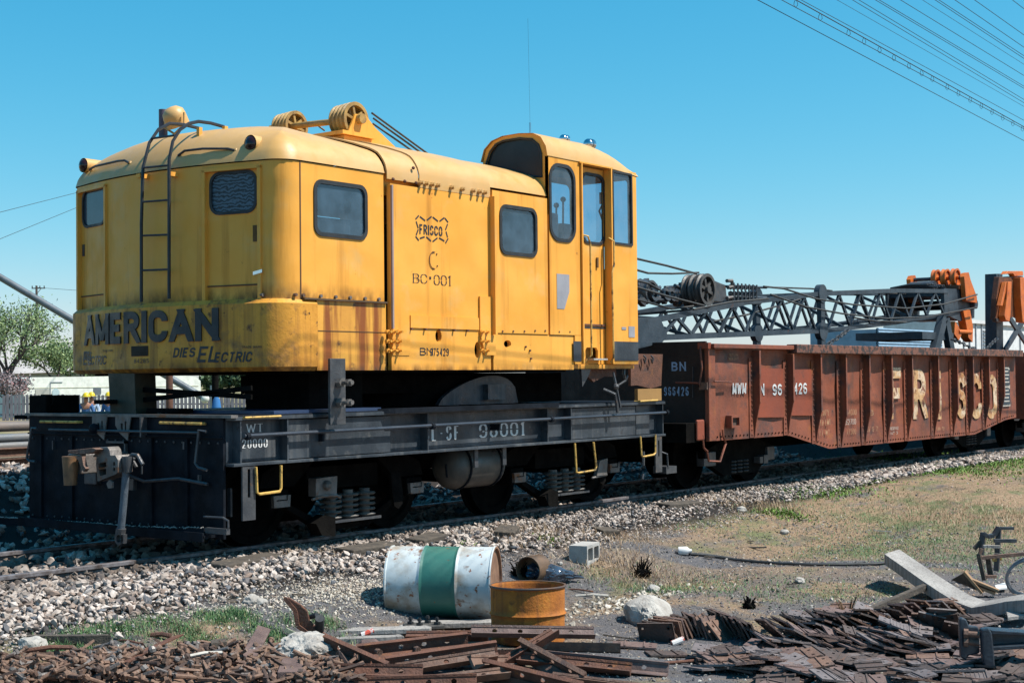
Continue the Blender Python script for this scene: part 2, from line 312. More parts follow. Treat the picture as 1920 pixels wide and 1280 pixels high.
# ------------------------------------------------------------------ lettering from strokes
def ar(cx, cy, rx, ry, a0, a1, n=9): return [(cx+rx*math.cos(math.radians(a0+(a1-a0)*k/n)), cy+ry*math.sin(math.radians(a0+(a1-a0)*k/n))) for k in range(n+1)]
GL = {
 'A': (.62, [[(0, 0), (.31, 1)], [(.31, 1), (.62, 0)], [(.10, .3), (.52, .3)]]),
 'B': (.54, [[(0, 0), (0, 1)], [(0, 1), (.26, 1)]+ar(.26, .76, .24, .24, 90, -90)+[(0, .52)], [(.26, .52)]+ar(.26, .26, .28, .26, 90, -90)+[(0, 0)]]),
 'C': (.54, [[(.54, .70)]+ar(.27, .73, .27, .27, 0, 180)+ar(.27, .27, .27, .27, 180, 360)+[(.54, .30)]]),
 'D': (.54, [[(0, 0), (0, 1)], [(0, 1), (.22, 1)]+ar(.22, .68, .32, .32, 90, 0)+ar(.22, .32, .32, .32, 0, -90)+[(0, 0)]]),
 'E': (.46, [[(0, 0), (0, 1)], [(0, 1), (.46, 1)], [(0, .5), (.40, .5)], [(0, 0), (.46, 0)]]),
 'F': (.46, [[(0, 0), (0, 1)], [(0, 1), (.46, 1)], [(0, .5), (.38, .5)]]),
 'G': (.54, [[(.54, .72)]+ar(.27, .73, .27, .27, 0, 180)+ar(.27, .27, .27, .27, 180, 360)+[(.54, .46)], [(.3, .46), (.54, .46)]]),
 'H': (.54, [[(0, 0), (0, 1)], [(.54, 0), (.54, 1)], [(0, .5), (.54, .5)]]),
 'I': (.0, [[(0, 0), (0, 1)]]),
 'K': (.54, [[(0, 0), (0, 1)], [(.54, 1), (0, .4)], [(.18, .58), (.54, 0)]]),
 'L': (.44, [[(0, 0), (0, 1)], [(0, 0), (.44, 0)]]),
 'M': (.70, [[(0, 0), (0, 1)], [(0, 1), (.35, .05)], [(.35, .05), (.70, 1)], [(.70, 1), (.70, 0)]]),
 'N': (.56, [[(0, 0), (0, 1)], [(0, 1), (.56, 0)], [(.56, 0), (.56, 1)]]),
 'O': (.54, [ar(.27, .73, .27, .27, 0, 180)+ar(.27, .27, .27, .27, 180, 360)+[(.54, .73)]]),
 'P': (.5, [[(0, 0), (0, 1)], [(0, 1), (.26, 1)]+ar(.26, .74, .25, .26, 90, -90)+[(0, .48)]]),
 'R': (.54, [[(0, 0), (0, 1)], [(0, 1), (.26, 1)]+ar(.26, .75, .25, .25, 90, -90)+[(0, .5)], [(.26, .5), (.54, 0)]]),
 'S': (.52, [[(.52, .76)]+ar(.26, .76, .25, .24, 10, 270)+ar(.26, .26, .26, .26, 90, -170)]),
 'T': (.52, [[(.26, 0), (.26, 1)], [(0, 1), (.52, 1)]]),
 'U': (.54, [[(0, 1), (0, .28)]+ar(.27, .27, .27, .27, 180, 360)+[(.54, 1)]]),
 'V': (.56, [[(0, 1), (.28, 0)], [(.28, 0), (.56, 1)]]),
 'W': (.80, [[(0, 1), (.2, 0)], [(.2, 0), (.4, .9)], [(.4, .9), (.6, 0)], [(.6, 0), (.8, 1)]]),
 'Y': (.56, [[(0, 1), (.28, .5)], [(.56, 1), (.28, .5)], [(.28, .5), (.28, 0)]]),
 '0': (.46, [ar(.23, .73, .23, .27, 0, 180)+ar(.23, .27, .23, .27, 180, 360)+[(.46, .73)]]),
 '1': (.14, [[(.14, 0), (.14, 1)], [(.14, 1), (0, .84)]]),
 '2': (.46, [[(.0, .72)]+ar(.23, .75, .23, .25, 170, -30)+[(0, 0)], [(0, 0), (.46, 0)]]),
 '3': (.46, [ar(.22, .75, .22, .25, 160, -90), ar(.22, .26, .24, .26, 90, -160)]),
 '4': (.48, [[(.36, 0), (.36, 1)], [(.36, 1), (0, .3)], [(0, .3), (.48, .3)]]),
 '5': (.46, [[(.44, 1), (.06, 1)], [(.06, 1), (.02, .55)], [(.02, .55)]+ar(.22, .30, .24, .30, 100, -160)]),
 '6': (.46, [[(.44, .82)]+ar(.23, .74, .23, .26, 30, 180)+ar(.23, .28, .23, .28, 180, 360)+ar(.23, .30, .23, .26, 0, 170)]),
 '7': (.44, [[(0, 1), (.44, 1)], [(.44, 1), (.14, 0)]]),
 '8': (.46, [ar(.23, .76, .20, .24, -90, 270), ar(.23, .26, .23, .26, 90, 450)]),
 '9': (.46, [[(.02, .18)]+ar(.23, .26, .23, .26, 210, 360)+ar(.23, .72, .23, .28, 0, 180)+ar(.23, .70, .23, .26, 180, 350)]),
 '-': (.26, [[(0, .5), (.26, .5)]]), '.': (.06, [[(.03, .44), (.03, .58)]]), ' ': (.3, []),
}
def glyph(mb, ch, u0, v0, h, wd, fn, thick=0, serif=False, stencil=False, slant=0, wsc=1, lift=.003):
    w, strokes = GL[ch]
    extra = []
    if serif and ch not in '0236789SCGO-. ':
        seen = set()
        for s_ in strokes:
            if len(s_) == 2 and abs(s_[0][0]-s_[1][0]) < .32:
                for p in s_:
                    if (round(p[0], 2), p[1]) not in seen and p[1] in (0, 1):
                        seen.add((round(p[0], 2), p[1])); extra.append([(p[0]-.11, p[1]), (p[0]+.11, p[1])])
    k = 0
    for pts in strokes+extra:
        segs = [pts]
        if stencil and ch in '0OSC9863G':
            cut = []
            cur = []
            for p, q in zip(pts[:-1], pts[1:]):
                n = max(1, int(math.hypot(q[0]-p[0], q[1]-p[1])/.03))
                for j in range(n):
                    t = j/n; r = (p[0]+(q[0]-p[0])*t, p[1]+(q[1]-p[1])*t)
                    if abs(r[1]-.5) < .035 and len(pts) > 2:
                        if len(cur) > 1: cut.append(cur)
                        cur = []
                    else: cur.append(r)
            cur.append(pts[-1])
            if len(cur) > 1: cut.append(cur)
            segs = cut
        for pl in segs:
            # resample so letters follow curved plates
            out = [pl[0]]
            for p, q in zip(pl[:-1], pl[1:]):
                L_ = math.hypot(q[0]-p[0], q[1]-p[1])*h; n = max(1, int(L_/.06))
                out += [(p[0]+(q[0]-p[0])*j/n, p[1]+(q[1]-p[1])*j/n) for j in range(1, n+1)]
            pl = out; N = len(pl); A = []; B = []
            for i in range(N):
                a = pl[max(i-1, 0)]; b = pl[min(i+1, N-1)]; dx = b[0]-a[0]; dy = b[1]-a[1]; l = math.hypot(dx, dy) or 1
                ww = wd if not serif else wd*(.28+.72*abs(dy/l)**1.5)
                nx, ny = -dy/l*ww/2, dx/l*ww/2
                ex = ww*.0 if (serif or len(pts) > 2) else wd*.0
                px_, py_ = pl[i][0]*wsc, pl[i][1]
                if not serif and abs(dy/l) > .3 and i in (0, N-1) and (py_ < .01 or py_ > .99):
                    e_ = wd*.75*(1 if i else -1); px_ += dx/l*e_*wsc*.66; py_ += dy/l*e_
                A.append((px_+nx, min(1+wd*.5, max(-wd*.5, py_+ny)))); B.append((px_-nx, min(1+wd*.5, max(-wd*.5, py_-ny))))
            d = lift+k*.0006
            def F(p, dd): return fn(u0+(p[0]+slant*p[1])*h, v0+p[1]*h, dd)
            vs = [F(p, d+thick) for p in A]+[F(p, d+thick) for p in B]
            fs = [(i, i+1, N+i+1, N+i) for i in range(N-1)]
            if thick:
                vs += [F(p, 0) for p in A]+[F(p, 0) for p in B]
                fs += [(i, 2*N+i, 2*N+i+1, i+1) for i in range(N-1)]+[(N+i, N+i+1, 3*N+i+1, 3*N+i) for i in range(N-1)]+[(0, N, 3*N, 2*N), (N-1, 3*N-1, 4*N-1, 2*N-1)]
            mb.add(vs, fs); k += 1
    return w*wsc*h
def text(s, u0, v0, h, fn, mt, parent, name='lettering', wd=.16, sp=.14, width=None, **kw):
    tot = sum(GL[c][0]*kw.get('wsc', 1)*h for c in s)+(sp+wd)*h*(len(s)-1)
    if width: # fit to a given width by squeezing letters
        kw['wsc'] = kw.get('wsc', 1)*max(.2, (width-(sp+wd)*h*(len(s)-1)-wd*h))/max(.01, sum(GL[c][0]*kw.get('wsc', 1)*h for c in s))
    mb = MB(); u = u0+wd*h/2
    for c in s: u += glyph(mb, c, u, v0+wd*h/2, h*(1-wd), wd, fn, **kw)+(sp+wd)*h
    return mb.build(name, mt, parent)
def FY(y): return lambda u, v, d: Vector((u, y-d, v))       # faces that look towards -Y
def FX(x): return lambda u, v, d: Vector((x-d, -u, v))      # faces that look towards -X, u runs to the right
# local frame of reference for small objects
I4 = Matrix.Identity(4)
def T(x, y, z): return Matrix.Translation((x, y, z))
def RZ(a): return Matrix.Rotation(math.radians(a), 4, 'Z')
def RX(a): return Matrix.Rotation(math.radians(a), 4, 'X')
def RY(a): return Matrix.Rotation(math.radians(a), 4, 'Y')
# ================================================================== CRANE HOUSE
yL, yM, yR = -1.56, -1.58, -1.62
crane = thing('crane_house', (12.05, 0, 1.3), 'yellow rotating crane house with curved rear counterweight, roof sheaves and glazed driver cab', 'rail crane')
def bow(y, xc, xe, ye=1.34, y0=.03): return xc+(xe-xc)*min(1.0, ((y-y0)/ye)**2)
def hx(y): return bow(y, 8.82, 9.01)
def cxw(y): return bow(y, 8.70, 8.93, 1.2)
def rearpt(px, py, f, off=0):
    x = 8.9
    for _ in range(8): p = oX(px, py, x); x = f(p.y)+off
    return oX(px, py, x)
def outline(d, f=hx, xe=9.01, r=.25, near=-1.56, farr=1.62, xend=10.405, extra=(), n=6):
    rr = max(r-d, .02); pts = [(xend, near+d)]
    R_ = max(r, d+.02); cxa, cya = xe+R_, near+R_
    for k in range(n+1):
        a = math.radians(270-90*k/n); pts.append((cxa+rr*math.cos(a), cya+rr*math.sin(a)))
    ys = sorted(set([near+R_+(farr-near-2*R_)*k/10 for k in range(1, 10)]+list(extra)))
    pts += [(f(y)+d, y) for y in ys]
    cya = farr-R_
    for k in range(n+1):
        a = math.radians(180-90*k/n); pts.append((cxa+rr*math.cos(a), cya+rr*math.sin(a)))
    pts.append((xend, farr-d)); return pts
# doors on the bowed rear wall
dl = (rearpt(200, 560, hx).y, rearpt(149, 576, hx).y)      # far door: low y, high y
dr = (rearpt(494, 559, hx).y, rearpt(384, 557, hx).y)
dr = (max(dr[0], -1.30), dr[1])
ex = [dl[0], dl[1], dr[0], dr[1]]
pts = outline(0, extra=ex)
Z0, Z1 = 2.31, 3.575
DZ = 3.51
mb = MB()
for i in range(1, len(pts)-1):
    a, b = pts[i], pts[i+1]; my = (a[1]+b[1])/2; mx = (a[0]+b[0])/2
    indoor = mx < 9.1 and ((dl[0] < my < dl[1]) or (dr[0] < my < dr[1]))
    mb.add([(a[0], a[1], DZ), (b[0], b[1], DZ), (b[0], b[1], Z1), (a[0], a[1], Z1)], [(0, 1, 2, 3)])
    if not indoor: mb.add([(a[0], a[1], Z0), (b[0], b[1], Z0), (b[0], b[1], DZ), (a[0], a[1], DZ)], [(0, 1, 2, 3)])
me_ = bmesh.new(); t_ = mb.build('rear_wall', YELB, crane); me_.from_mesh(t_.data); bmesh.ops.remove_doubles(me_, verts=me_.verts, dist=.0005); bmesh.ops.recalc_face_normals(me_, faces=me_.faces); me_.to_mesh(t_.data); me_.free()
t_.data.polygons.foreach_set('use_smooth', [True]*len(t_.data.polygons)); t_.data.set_sharp_from_angle(angle=math.radians(40))
def window(fn, x0, x1, z0, z1, r, parent, glass, fr=.028, frm=None, d=.012, nm='window', n=5):
    w = sheet(rrect(x0-fr*.4, x1+fr*.4, z0-fr*.4, z1+fr*.4, r+fr*.4, n), [rrect(x0+fr, x1-fr, z0+fr, z1-fr, max(.02, r-fr), n)], lambda u, v, dd: fn(u, v, dd+d), .035, nm, frm or RUB, parent)
    m_ = MB(); pl = rrect(x0+fr*.7, x1-fr*.7, z0+fr*.7, z1-fr*.7, max(.02, r-fr*.5), n)
    m_.add([fn(u, v, -.008) for u, v in pl], [tuple(range(len(pl)))]); m_.build('pane', glass, w)
    return w
# near side rear wall with its window
p = oY(589, 341, yL); q = oY(687, 449, yL)
wx0, wx1, wz1, wz0 = p.x, q.x, 3.425, 2.915
sheet([(9.265, Z0), (10.395, Z0), (10.395, Z1), (9.265, Z1)], [rrect(wx0, wx1, wz0, wz1, .09)], FY(yL), .04, 'side_wall', YELB, crane)
window(FY(yL), wx0, wx1, wz0, wz1, .09, crane, GLS)
mb = MB(); mb.bx(9.262, 9.276, yL-.004, yL, Z0, Z1); mb.build('wall_seam', simple('dark_seam', (.12, .06, .03)), crane)
# interior shelf behind the glass
mb = MB(); mb.bx(9.7, 10.3, -1.2, -.5, 2.4, 3.12); mb.build('engine_cover', simple('pale_engine_cover', (.30, .23, .19)), crane)
mb = MB(); mb.bx(9.35, 12.9, -.2, 1.2, 1.9, 3.3); mb.build('engine_block', UND, crane)
# rear doors
def rear_door(y0, y1, win, glass, lab):
    A = Vector((hx(y1)+.022, y1, 0)); B = Vector((hx(y0)+.022, y0, 0)); U_ = (B-A); Lw = U_.length; U_.normalize(); N_ = Vector((U_.y, -U_.x, 0))
    if N_.x > 0: N_ = -N_
    fn = lambda u, v, d: Vector((A.x+U_.x*u+N_.x*d, A.y+U_.y*u+N_.y*d, v))
    def loc(px, py):
        P_ = rearpt(px, py, hx, .022); return ((P_-A).dot(U_), P_.z)
    a = loc(win[0], win[1]); b = loc(win[2], win[3])
    z1 = max(a[1], loc(win[2], win[1])[1]); z0 = min(b[1], loc(win[0], win[3])[1])
    z1 = (a[1]+loc(win[2], win[1])[1])/2; z0 = (b[1]+loc(win[0], win[3])[1])/2
    a = (max(.05, a[0]), 0); b = (min(Lw-.05, b[0]), 0)
    dd = sheet([(0, Z0), (Lw, Z0), (Lw, DZ), (0, DZ)], [rrect(a[0], b[0], z0, z1, .11)], fn, .03, 'rear_door', YELB, crane, label=lab)
    w = sheet(rrect(a[0]-.008, b[0]+.008, z0-.008, z1+.008, .11), [rrect(a[0]+.018, b[0]-.018, z0+.018, z1-.018, .09)], lambda u, v, d: fn(u, v, d+.010), .03, 'door_window', RUB, dd)
    m_ = MB(); pl = rrect(a[0]+.01, b[0]-.01, z0+.01, z1-.01, .10)
    m_.add([fn(u, v, -.006) for u, v in pl], [tuple(range(len(pl)))]); m_.build('pane', glass, dd)
    m_ = MB()
    for u0, u1, v0, v1 in ((-.02, .015, Z0, DZ+.02), (Lw-.015, Lw+.02, Z0, DZ+.02), (-.02, Lw+.02, DZ, DZ+.03)):
        m_.prism([(u0, v0), (u1, v0), (u1, v1), (u0, v1)], fn, .0, .045)
    m_.build('door_frame', YEL, dd)
    m_ = MB(); m_.prism([(0, Z0+.13), (Lw, Z0+.13), (Lw, Z0+.142), (0, Z0+.142)], fn, 0, .008); m_.build('kick_plate_edge', simple('dark_seam', (.12, .06, .03)), dd)
    return dd, fn, Lw
GLD = mat('blue_tinted_door_glass', (.035, .06, .085), (.05, .085, .12), sc=4, rough=.12, bump=0)
d1, f1, L1 = rear_door(dl[0], dl[1], (153, 354, 198, 424), GLD, 'far rear door with dark blue window')
d2, f2, L2 = rear_door(dr[0], dr[1], (394, 322, 482, 400), PLY, 'near rear door with plywood in the window')
MB().prism([(L1*.06, 2.86), (L1*.06+.05, 2.86), (L1*.06+.05, 2.98), (L1*.06, 2.98)], f1, 0, .006).build('door_latch', INK, d1)
MB().prism([(L2-.09, 2.84), (L2-.04, 2.84), (L2-.04, 2.99), (L2-.09, 2.99)], f2, 0, .006).build('door_latch', simple('dark_latch', (.16, .08, .02)), d2)
MB().prism([(L2-.06, 2.53), (L2+.04, 2.55), (L2+.04, 2.58), (L2-.06, 2.56)], f2, .04, .05).build('hasp', CHR, d2)
# counterweight
cw = outline(0, f=cxw, xe=8.93, r=.34, near=-1.60, farr=1.64, xend=9.445, n=8)
cwi = outline(.045, f=cxw, xe=8.93, r=.34, near=-1.60, farr=1.64, xend=9.445, n=8)
mb = MB(); n = len(cw)
rings = [(cwi, 1.652), (cw, 1.69), (cw, 2.27), (cwi, 2.312)]
for o_, z in rings: mb.v += [(a, b, z) for a, b in o_]
for k in range(3): mb.f += [(k*n+i, k*n+i+1, (k+1)*n+i+1, (k+1)*n+i) for i in range(n-1)]
mb.f += [tuple(range(3*n, 4*n)), tuple(range(n-1, -1, -1))]
cwo = mb.build('counterweight', YELC, crane, smooth=True)
# raised counterweight lettering follows the true outline, far side first
_P = [p_ for p_ in reversed(cw)]; _Q = []
for (ax_, ay_), (bx_, by_) in zip(_P[:-1], _P[1:]):
    n_ = max(1, int(math.hypot(bx_-ax_, by_-ay_)/.02))
    _Q += [(ax_+(bx_-ax_)*k/n_, ay_+(by_-ay_)*k/n_) for k in range(n_)]
_Q.append(_P[-1]); _Q = np.array(_Q); _s = np.concatenate([[0], np.cumsum(np.hypot(*np.diff(_Q, axis=0).T))])
def cwf(u, v, d):
    x = float(np.interp(u, _s, _Q[:, 0])); y = float(np.interp(u, _s, _Q[:, 1])); e = .03
    tx = float(np.interp(u+e, _s, _Q[:, 0])-np.interp(u-e, _s, _Q[:, 0])); ty = float(np.interp(u+e, _s, _Q[:, 1])-np.interp(u-e, _s, _Q[:, 1])); l_ = math.hypot(tx, ty)
    return Vector((x+ty/l_*d, y-tx/l_*d, v))
def pxof(P_): v = P_-EYE; return v.dot(right)/v.dot(fwd)*FPX+960, 640-v.dot(up)/v.dot(fwd)*FPX
def s_at(px_, py_):
    best = min(((abs(pxof(Vector((q[0], q[1], 2.0)))[0]-px_), k) for k, q in enumerate(_Q) if q[0] < 9.2 and _s[k] > .8))[1]
    q = _Q[best]; v = Vector((q[0], q[1], 0))-EYE; v.z = 0; dep = Vector((q[0], q[1], 1.9))-EYE; dp = dep.dot(fwd)
    r_ = ray(px_, py_); return float(_s[best]), (EYE+r_*(dp/FPX)).z
u0 = s_at(160, 640)[0]; u1 = s_at(411, 636)[0]
hA = .305; zA = 1.935; word = 'AMERICAN'; wd, sp = .235, .09
base = sum(GL[c][0] for c in word)*hA*(1-wd); gaps = (sp+wd)*hA*(len(word)-1)
wsc = (u1-u0-gaps-wd*hA)/base; u = u0+wd*hA/2
for c in word:
    m_ = MB(); w_ = glyph(m_, c, u, zA+wd*hA/2, hA*(1-wd), wd/(1-wd)*.98, cwf, thick=.012, wsc=wsc); m_.build('letter', INK, cwo)
    u += w_+(sp+wd)*hA
def cwt(s, pxa, pya, pxb, pyb, h, **kw):
    a = s_at(pxa, pya); b = s_at(pxb, pyb)
    return text(s, a[0], a[1], h, cwf, INK, cwo, width=b[0]-a[0], **kw)
cwt('DIES', 325, 671, 371, 671, .098, slant=.25, wd=.26, sp=.05)
cwt('EL', 369, 680, 399, 680, .155, slant=.25, wd=.2, sp=.05)
cwt('ECTRIC', 401, 680, 486, 681, .100, slant=.25, wd=.24, sp=.05)
cwt('DIES', 133, 677, 153, 676, .095, slant=.2, wd=.26, sp=.05)
cwt('EL', 151, 685, 165, 684, .145, slant=.2, wd=.2, sp=.05)
cwt('ECTRIC', 165, 685, 208, 684, .095, slant=.2, wd=.24, sp=.05)
cwt('TRADE MARK', 453, 653, 486, 653, .022, wd=.2)
cwt('TRADE MARK', 192, 660, 209, 660, .022, wd=.2)
cwt('84285', 251, 681, 276, 681, .042, wd=.2)
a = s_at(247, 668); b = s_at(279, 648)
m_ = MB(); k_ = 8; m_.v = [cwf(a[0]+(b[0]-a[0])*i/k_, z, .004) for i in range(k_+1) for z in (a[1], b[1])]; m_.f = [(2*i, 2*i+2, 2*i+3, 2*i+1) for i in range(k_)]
m_.build('lifting_pocket_shade', simple('pocket_shadow', (.03, .018, .008)), cwo)  # flat dark sheet, paints the shade inside a lifting pocket
# lower side panel with rust streaks, beside the counterweight
sheet([(9.46, 1.655), (10.40, 1.655), (10.40, 2.305), (9.46, 2.305)], [], FY(-1.575), .1, 'streaked_lower_panel', YELD, crane)
MB().bx(9.46, 10.40, -1.579, -1.575, 2.02, 2.026).build('panel_crease', simple('dark_seam', (.12, .06, .03)), crane)
mb = MB(); mb.bx(9.28, 10.40, -1.600, -1.56, 2.306, 2.322); mb.build('waist_lip', simple('dark_waist_lip', (.10, .06, .03)), crane)
for px_, py_ in ((503, 552), (553, 553), (567, 553), (600, 555), (628, 557), (655, 560), (683, 562), (709, 564)):
    p = oY(px_, py_, yL)
    if px_ < 520: p = Vector((9.0, -1.33, 2.35))
    MB().cyl((p.x, p.y+.01, 2.345), (p.x, p.y-.022, 2.345), .016, 8).build('bolt', STL, crane)
# roofs
def roofz(d, h0=3.585):   # rise over inset
    P_ = [(0, 0), (.02, .07), (.06, .14), (.12, .20), (.20, .245), (.32, .285), (.5, .345), (.8, .425), (1.2, .49), (1.6, .52)]
    for (a, za), (b, zb) in zip(P_[:-1], P_[1:]):
        if d <= b: return h0+za+(zb-za)*(d-a)/(b-a)
    return h0+.52
ds = [0, .02, .045, .08, .12, .17, .23, .32, .45, .6, .8, 1.0, 1.2, 1.4]
mb = MB(); n = len(outline(0)); ro = .012
for d in ds:
    o_ = outline(d-ro, n=6)
    # rounder end towards the rear
    for (a, b) in o_:
        dn = min(1, d/.45)
        ex_ = .15*max(0, 1-((b-.03)/1.56)**2)*sstep(0, .34, d)*(1-min(1, d/1.35))*min(1, max(0, (10.4-a)/.7))
        mb.v.append((min(a+.02*dn, 10.40), b, roofz(d)+ex_))
for k in range(len(ds)-1): mb.f += [(k*n+i, k*n+i+1, (k+1)*n+i+1, (k+1)*n+i) for i in range(n-1)]
k = (len(ds)-1)*n; mb.f.append(tuple(range(k, k+n)))
mb.build('rear_roof', YELR, crane, smooth=True)
def roof_sect(x0, x1, off, drop=0, nm='roof_panel'):
    prof = [(d, roofz(d, 3.585)+off) for d in (0, .02, .045, .08, .12, .17, .23, .32, .45, .6, .8, 1.0, 1.2, 1.58)]
    if drop: prof = [(0, 3.585-drop)]+prof
    P_ = [(yL-off-.012+d, z) for d, z in prof]+[(1.62+.03+off-d, z) for d, z in reversed(prof)]
    m_ = MB(); N = len(P_)
    for x in (x0, x1): m_.v += [(x, a, b) for a, b in P_]
    m_.f = [(i, i+1, N+i+1, N+i) for i in range(N-1)]
    # thin return at both ends so seams read
    for e, x in ((0, x0), (1, x1)):
        k = len(m_.v); m_.v += [(x, a+(.012 if i < N/2 else -.012), b-.012) for i, (a, b) in enumerate(P_)]
        m_.f += [(e*N+i, e*N+i+1, k+i+1, k+i) for i in range(N-1)]
    return m_.build(nm, YELR, crane, smooth=True)
xa = oY(783, 350, yM).x
roof_sect(10.412, xa-.004, .022, .055)
roof_sect(xa, 12.02, .034, .095)
roof_sect(12.028, 13.10, .022, .0)
for px_, py_ in ((790, 344), (800, 347), (811, 349), (822, 351), (848, 354), (868, 356), (888, 359), (900, 361), (910, 363)):
    p = oY(px_, py_+1, yM-.05); MB().cyl((p.x, yM+.0, 3.535), (p.x, yM-.085, 3.535), .017, 6).cyl((p.x, yM-.02, 3.535), (p.x, yM-.06, 3.535), .024, 6).build('bolt', YELR, crane)
for px_, py_ in ((737, 336), (759, 340), (780, 343), (775, 315)):
    p = oY(px_, py_, yM-.02); MB().ball((p.x, yM-.02, p.z), .018, 8).build('bolt', RST, crane)
# middle door panel
h1 = (lambda p, a, b: [(p[0]+a*math.cos(t), p[1]+b*math.sin(t)) for t in [2*math.pi*k/14 for k in range(14)]])
hl = [h1((oY(818, 628, yM).x, 2.00), .05, .065), h1((oY(891, 650, yM).x, 1.865), .05, .085)]
sheet([(10.44, 1.655), (12.0, 1.655), (12.0, 3.485), (10.44, 3.485)], hl, FY(yM-.03), .05, 'sliding_side_door', YEL, crane)
MB().bx(10.40, 10.44, -1.50, -1.46, 1.66, 3.52).build('door_recess', simple('recess_shade_brown', (.25, .12, .02)), crane)  # yellow darkened here to paint the shadow left of the sliding door
MB().bx(10.441, 10.462, yM-.05, yM-.03, 2.06, 3.47).build('door_edge_trim', simple('lilac_worn_edge', (.36, .28, .27)), crane)
MB().bx(12.0, 12.035, yM-.10, yM+.03, 2.03, 3.50).build('door_guide_post', YEL, crane)
MB().bx(10.42, 13.04, -1.52, -1.49, 3.38, 3.60).build('eaves_backing', YEL, crane)
MB().bx(10.0, 13.4, -1.2, -1.1, 1.7, 2.3).build('inner_sill', UND, crane)
for (a, b, c_, d_) in ((10.445, 10.70, 1.80, 2.50),):
    MB().bx(a, b, yM-.037, yM-.0305, c_, d_).build('bolt_plate', YEL, crane)
pz = [(11.80, 2.43), (12.0, 2.43), (12.0, 2.05), (12.06, 1.98), (12.06, 1.81), (11.88, 1.81), (11.80, 2.05)]
MB().prism(pz, FY(yM-.032), 0, .02).build('bolt_plate', YEL, crane)
MB().bx(10.71, 11.79, yM-.044, yM-.031, 2.075, 2.20).build('hinge_strip', YEL, crane)
for i in range(3):
    for j in range(3):
        p = oY(727+i*10.5, 622+j*17.5, yM-.05); MB().cyl((p.x, yM-.03, p.z), (p.x, yM-.10, p.z), .013, 6).cyl((p.x, yM-.03, p.z), (p.x, yM-.062, p.z), .024, 6).build('bolt', YEL, crane)
for i in range(2):
    for j in range(3):
        p = oY(903+i*9, 622+j*17.5, yM-.05); MB().cyl((p.x, yM-.03, p.z), (p.x, yM-.10, p.z), .013, 6).cyl((p.x, yM-.03, p.z), (p.x, yM-.068, p.z), .023, 6).build('bolt', YEL, crane)
for px_ in (771, 797, 824, 851, 876):
    p = oY(px_, 617, yM-.04); MB().cyl((p.x, yM-.03, 2.065), (p.x, yM-.06, 2.065), .012, 6).build('bolt', RST, crane)
# lettering on the side door
fd = FY(yM-.03)
def onside(s, xa, ya, xb, h, f=fd, y=yM-.03, mt=INK, par=crane, **kw):
    a = oY(xa, ya, y); b = oY(xb, ya, y); return text(s, a.x, a.z, h, f, mt, par, width=b.x-a.x, **kw)
onside('FRISCO', 786, 439, 835, .105, wd=.2, sp=.08, stencil=True)
onside('BC', 774, 531, 800, .105, wd=.15, serif=True, stencil=True)
p = oY(807, 521, yM-.034); MB().bx(p.x-.013, p.x+.013, yM-.034, yM-.031, p.z-.013, p.z+.013).build('lettering', INK, crane)
onside('001', 813, 535, 848, .115, wd=.15, serif=True, stencil=True)
onside('BN', 787, 666, 800, .078, wd=.17, sp=.12)
onside('975429', 806, 667, 842, .080, wd=.17, sp=.12)
m_ = MB()
shield = [[(779, 411), (785, 404)], [(787, 406), (797, 414)], [(800, 413), (809, 406)], [(811, 407), (821, 415)], [(824, 415), (833, 408)], [(834, 409), (840, 417)], [(839, 420), (835, 431)], [(836, 434), (839, 445)], [(840, 447), (835, 456)], [(833, 452), (823, 446)], [(820, 446), (811, 453)], [(808, 452), (799, 444)], [(796, 444), (787, 447)], [(785, 451), (779, 443)], [(780, 441), (784, 430)], [(784, 428), (780, 415)]]
for k, (a, b) in enumerate(shield):
    A = oY(*a, yM-.03); B = oY(*b, yM-.03); t_ = (B-A).normalized(); nn = Vector((-t_.z, 0, t_.x))*.008
    m_.add([A+nn+Vector((0, -.003, 0)), B+nn+Vector((0, -.003, 0)), B-nn+Vector((0, -.003, 0)), A-nn+Vector((0, -.003, 0))], [(0, 1, 2, 3)])
m_.build('shield_emblem', INK, crane)
c0 = oY(813, 488, yM-.03)
m_ = MB(); m_.tube([c0+Vector((.07*math.cos(math.radians(a)), -.006, .085*math.sin(math.radians(a)))) for a in range(75, 300, 15)], .004, 5)
for a in (50, 100, 260, 320): m_.ball(c0+Vector((.07*math.cos(math.radians(a)), -.004, .085*math.sin(math.radians(a)))), .009, 6)
m_.build('broken_lamp_bracket', RST, crane)
# right-hand side wall with small window
x0w, x1w = oY(937, 386, yR).x, oY(1005, 392, yR).x
sheet([(12.04, 2.05), (13.03, 2.05), (13.03, 3.575), (12.04, 3.575)], [rrect(x0w, x1w, 2.905, 3.43, .10)], FY(yR), .05, 'side_wall', YEL, crane)
window(FY(yR), x0w, x1w, 2.905, 3.43, .10, crane, GLS)
MB().bx(12.9, 12.95, -1.5, -.9, 2.2, 3.4).build('cabin_partition', simple('dark_cabin_partition', (.05, .06, .07)), crane)
hs_ = [h1((oY(953, 645, yR).x, 1.935), .065, .04)]
sheet([(12.045, 1.655), (13.53, 1.655), (13.53, 2.045), (12.045, 2.045)], hs_, FY(yR+.01), .05, 'lower_side_panel', YEL, crane)
for px_, py_ in ((942, 621), (962, 621), (983, 621), (1003, 620), (1022, 620), (1048, 622), (1068, 622), (986, 650), (994, 657), (996, 672), (923, 634)):
    p = oY(px_, py_, yR); MB().cyl((p.x, yR+.02, p.z), (p.x, yR-.008, p.z), .012, 6).build('bolt', RST, crane)
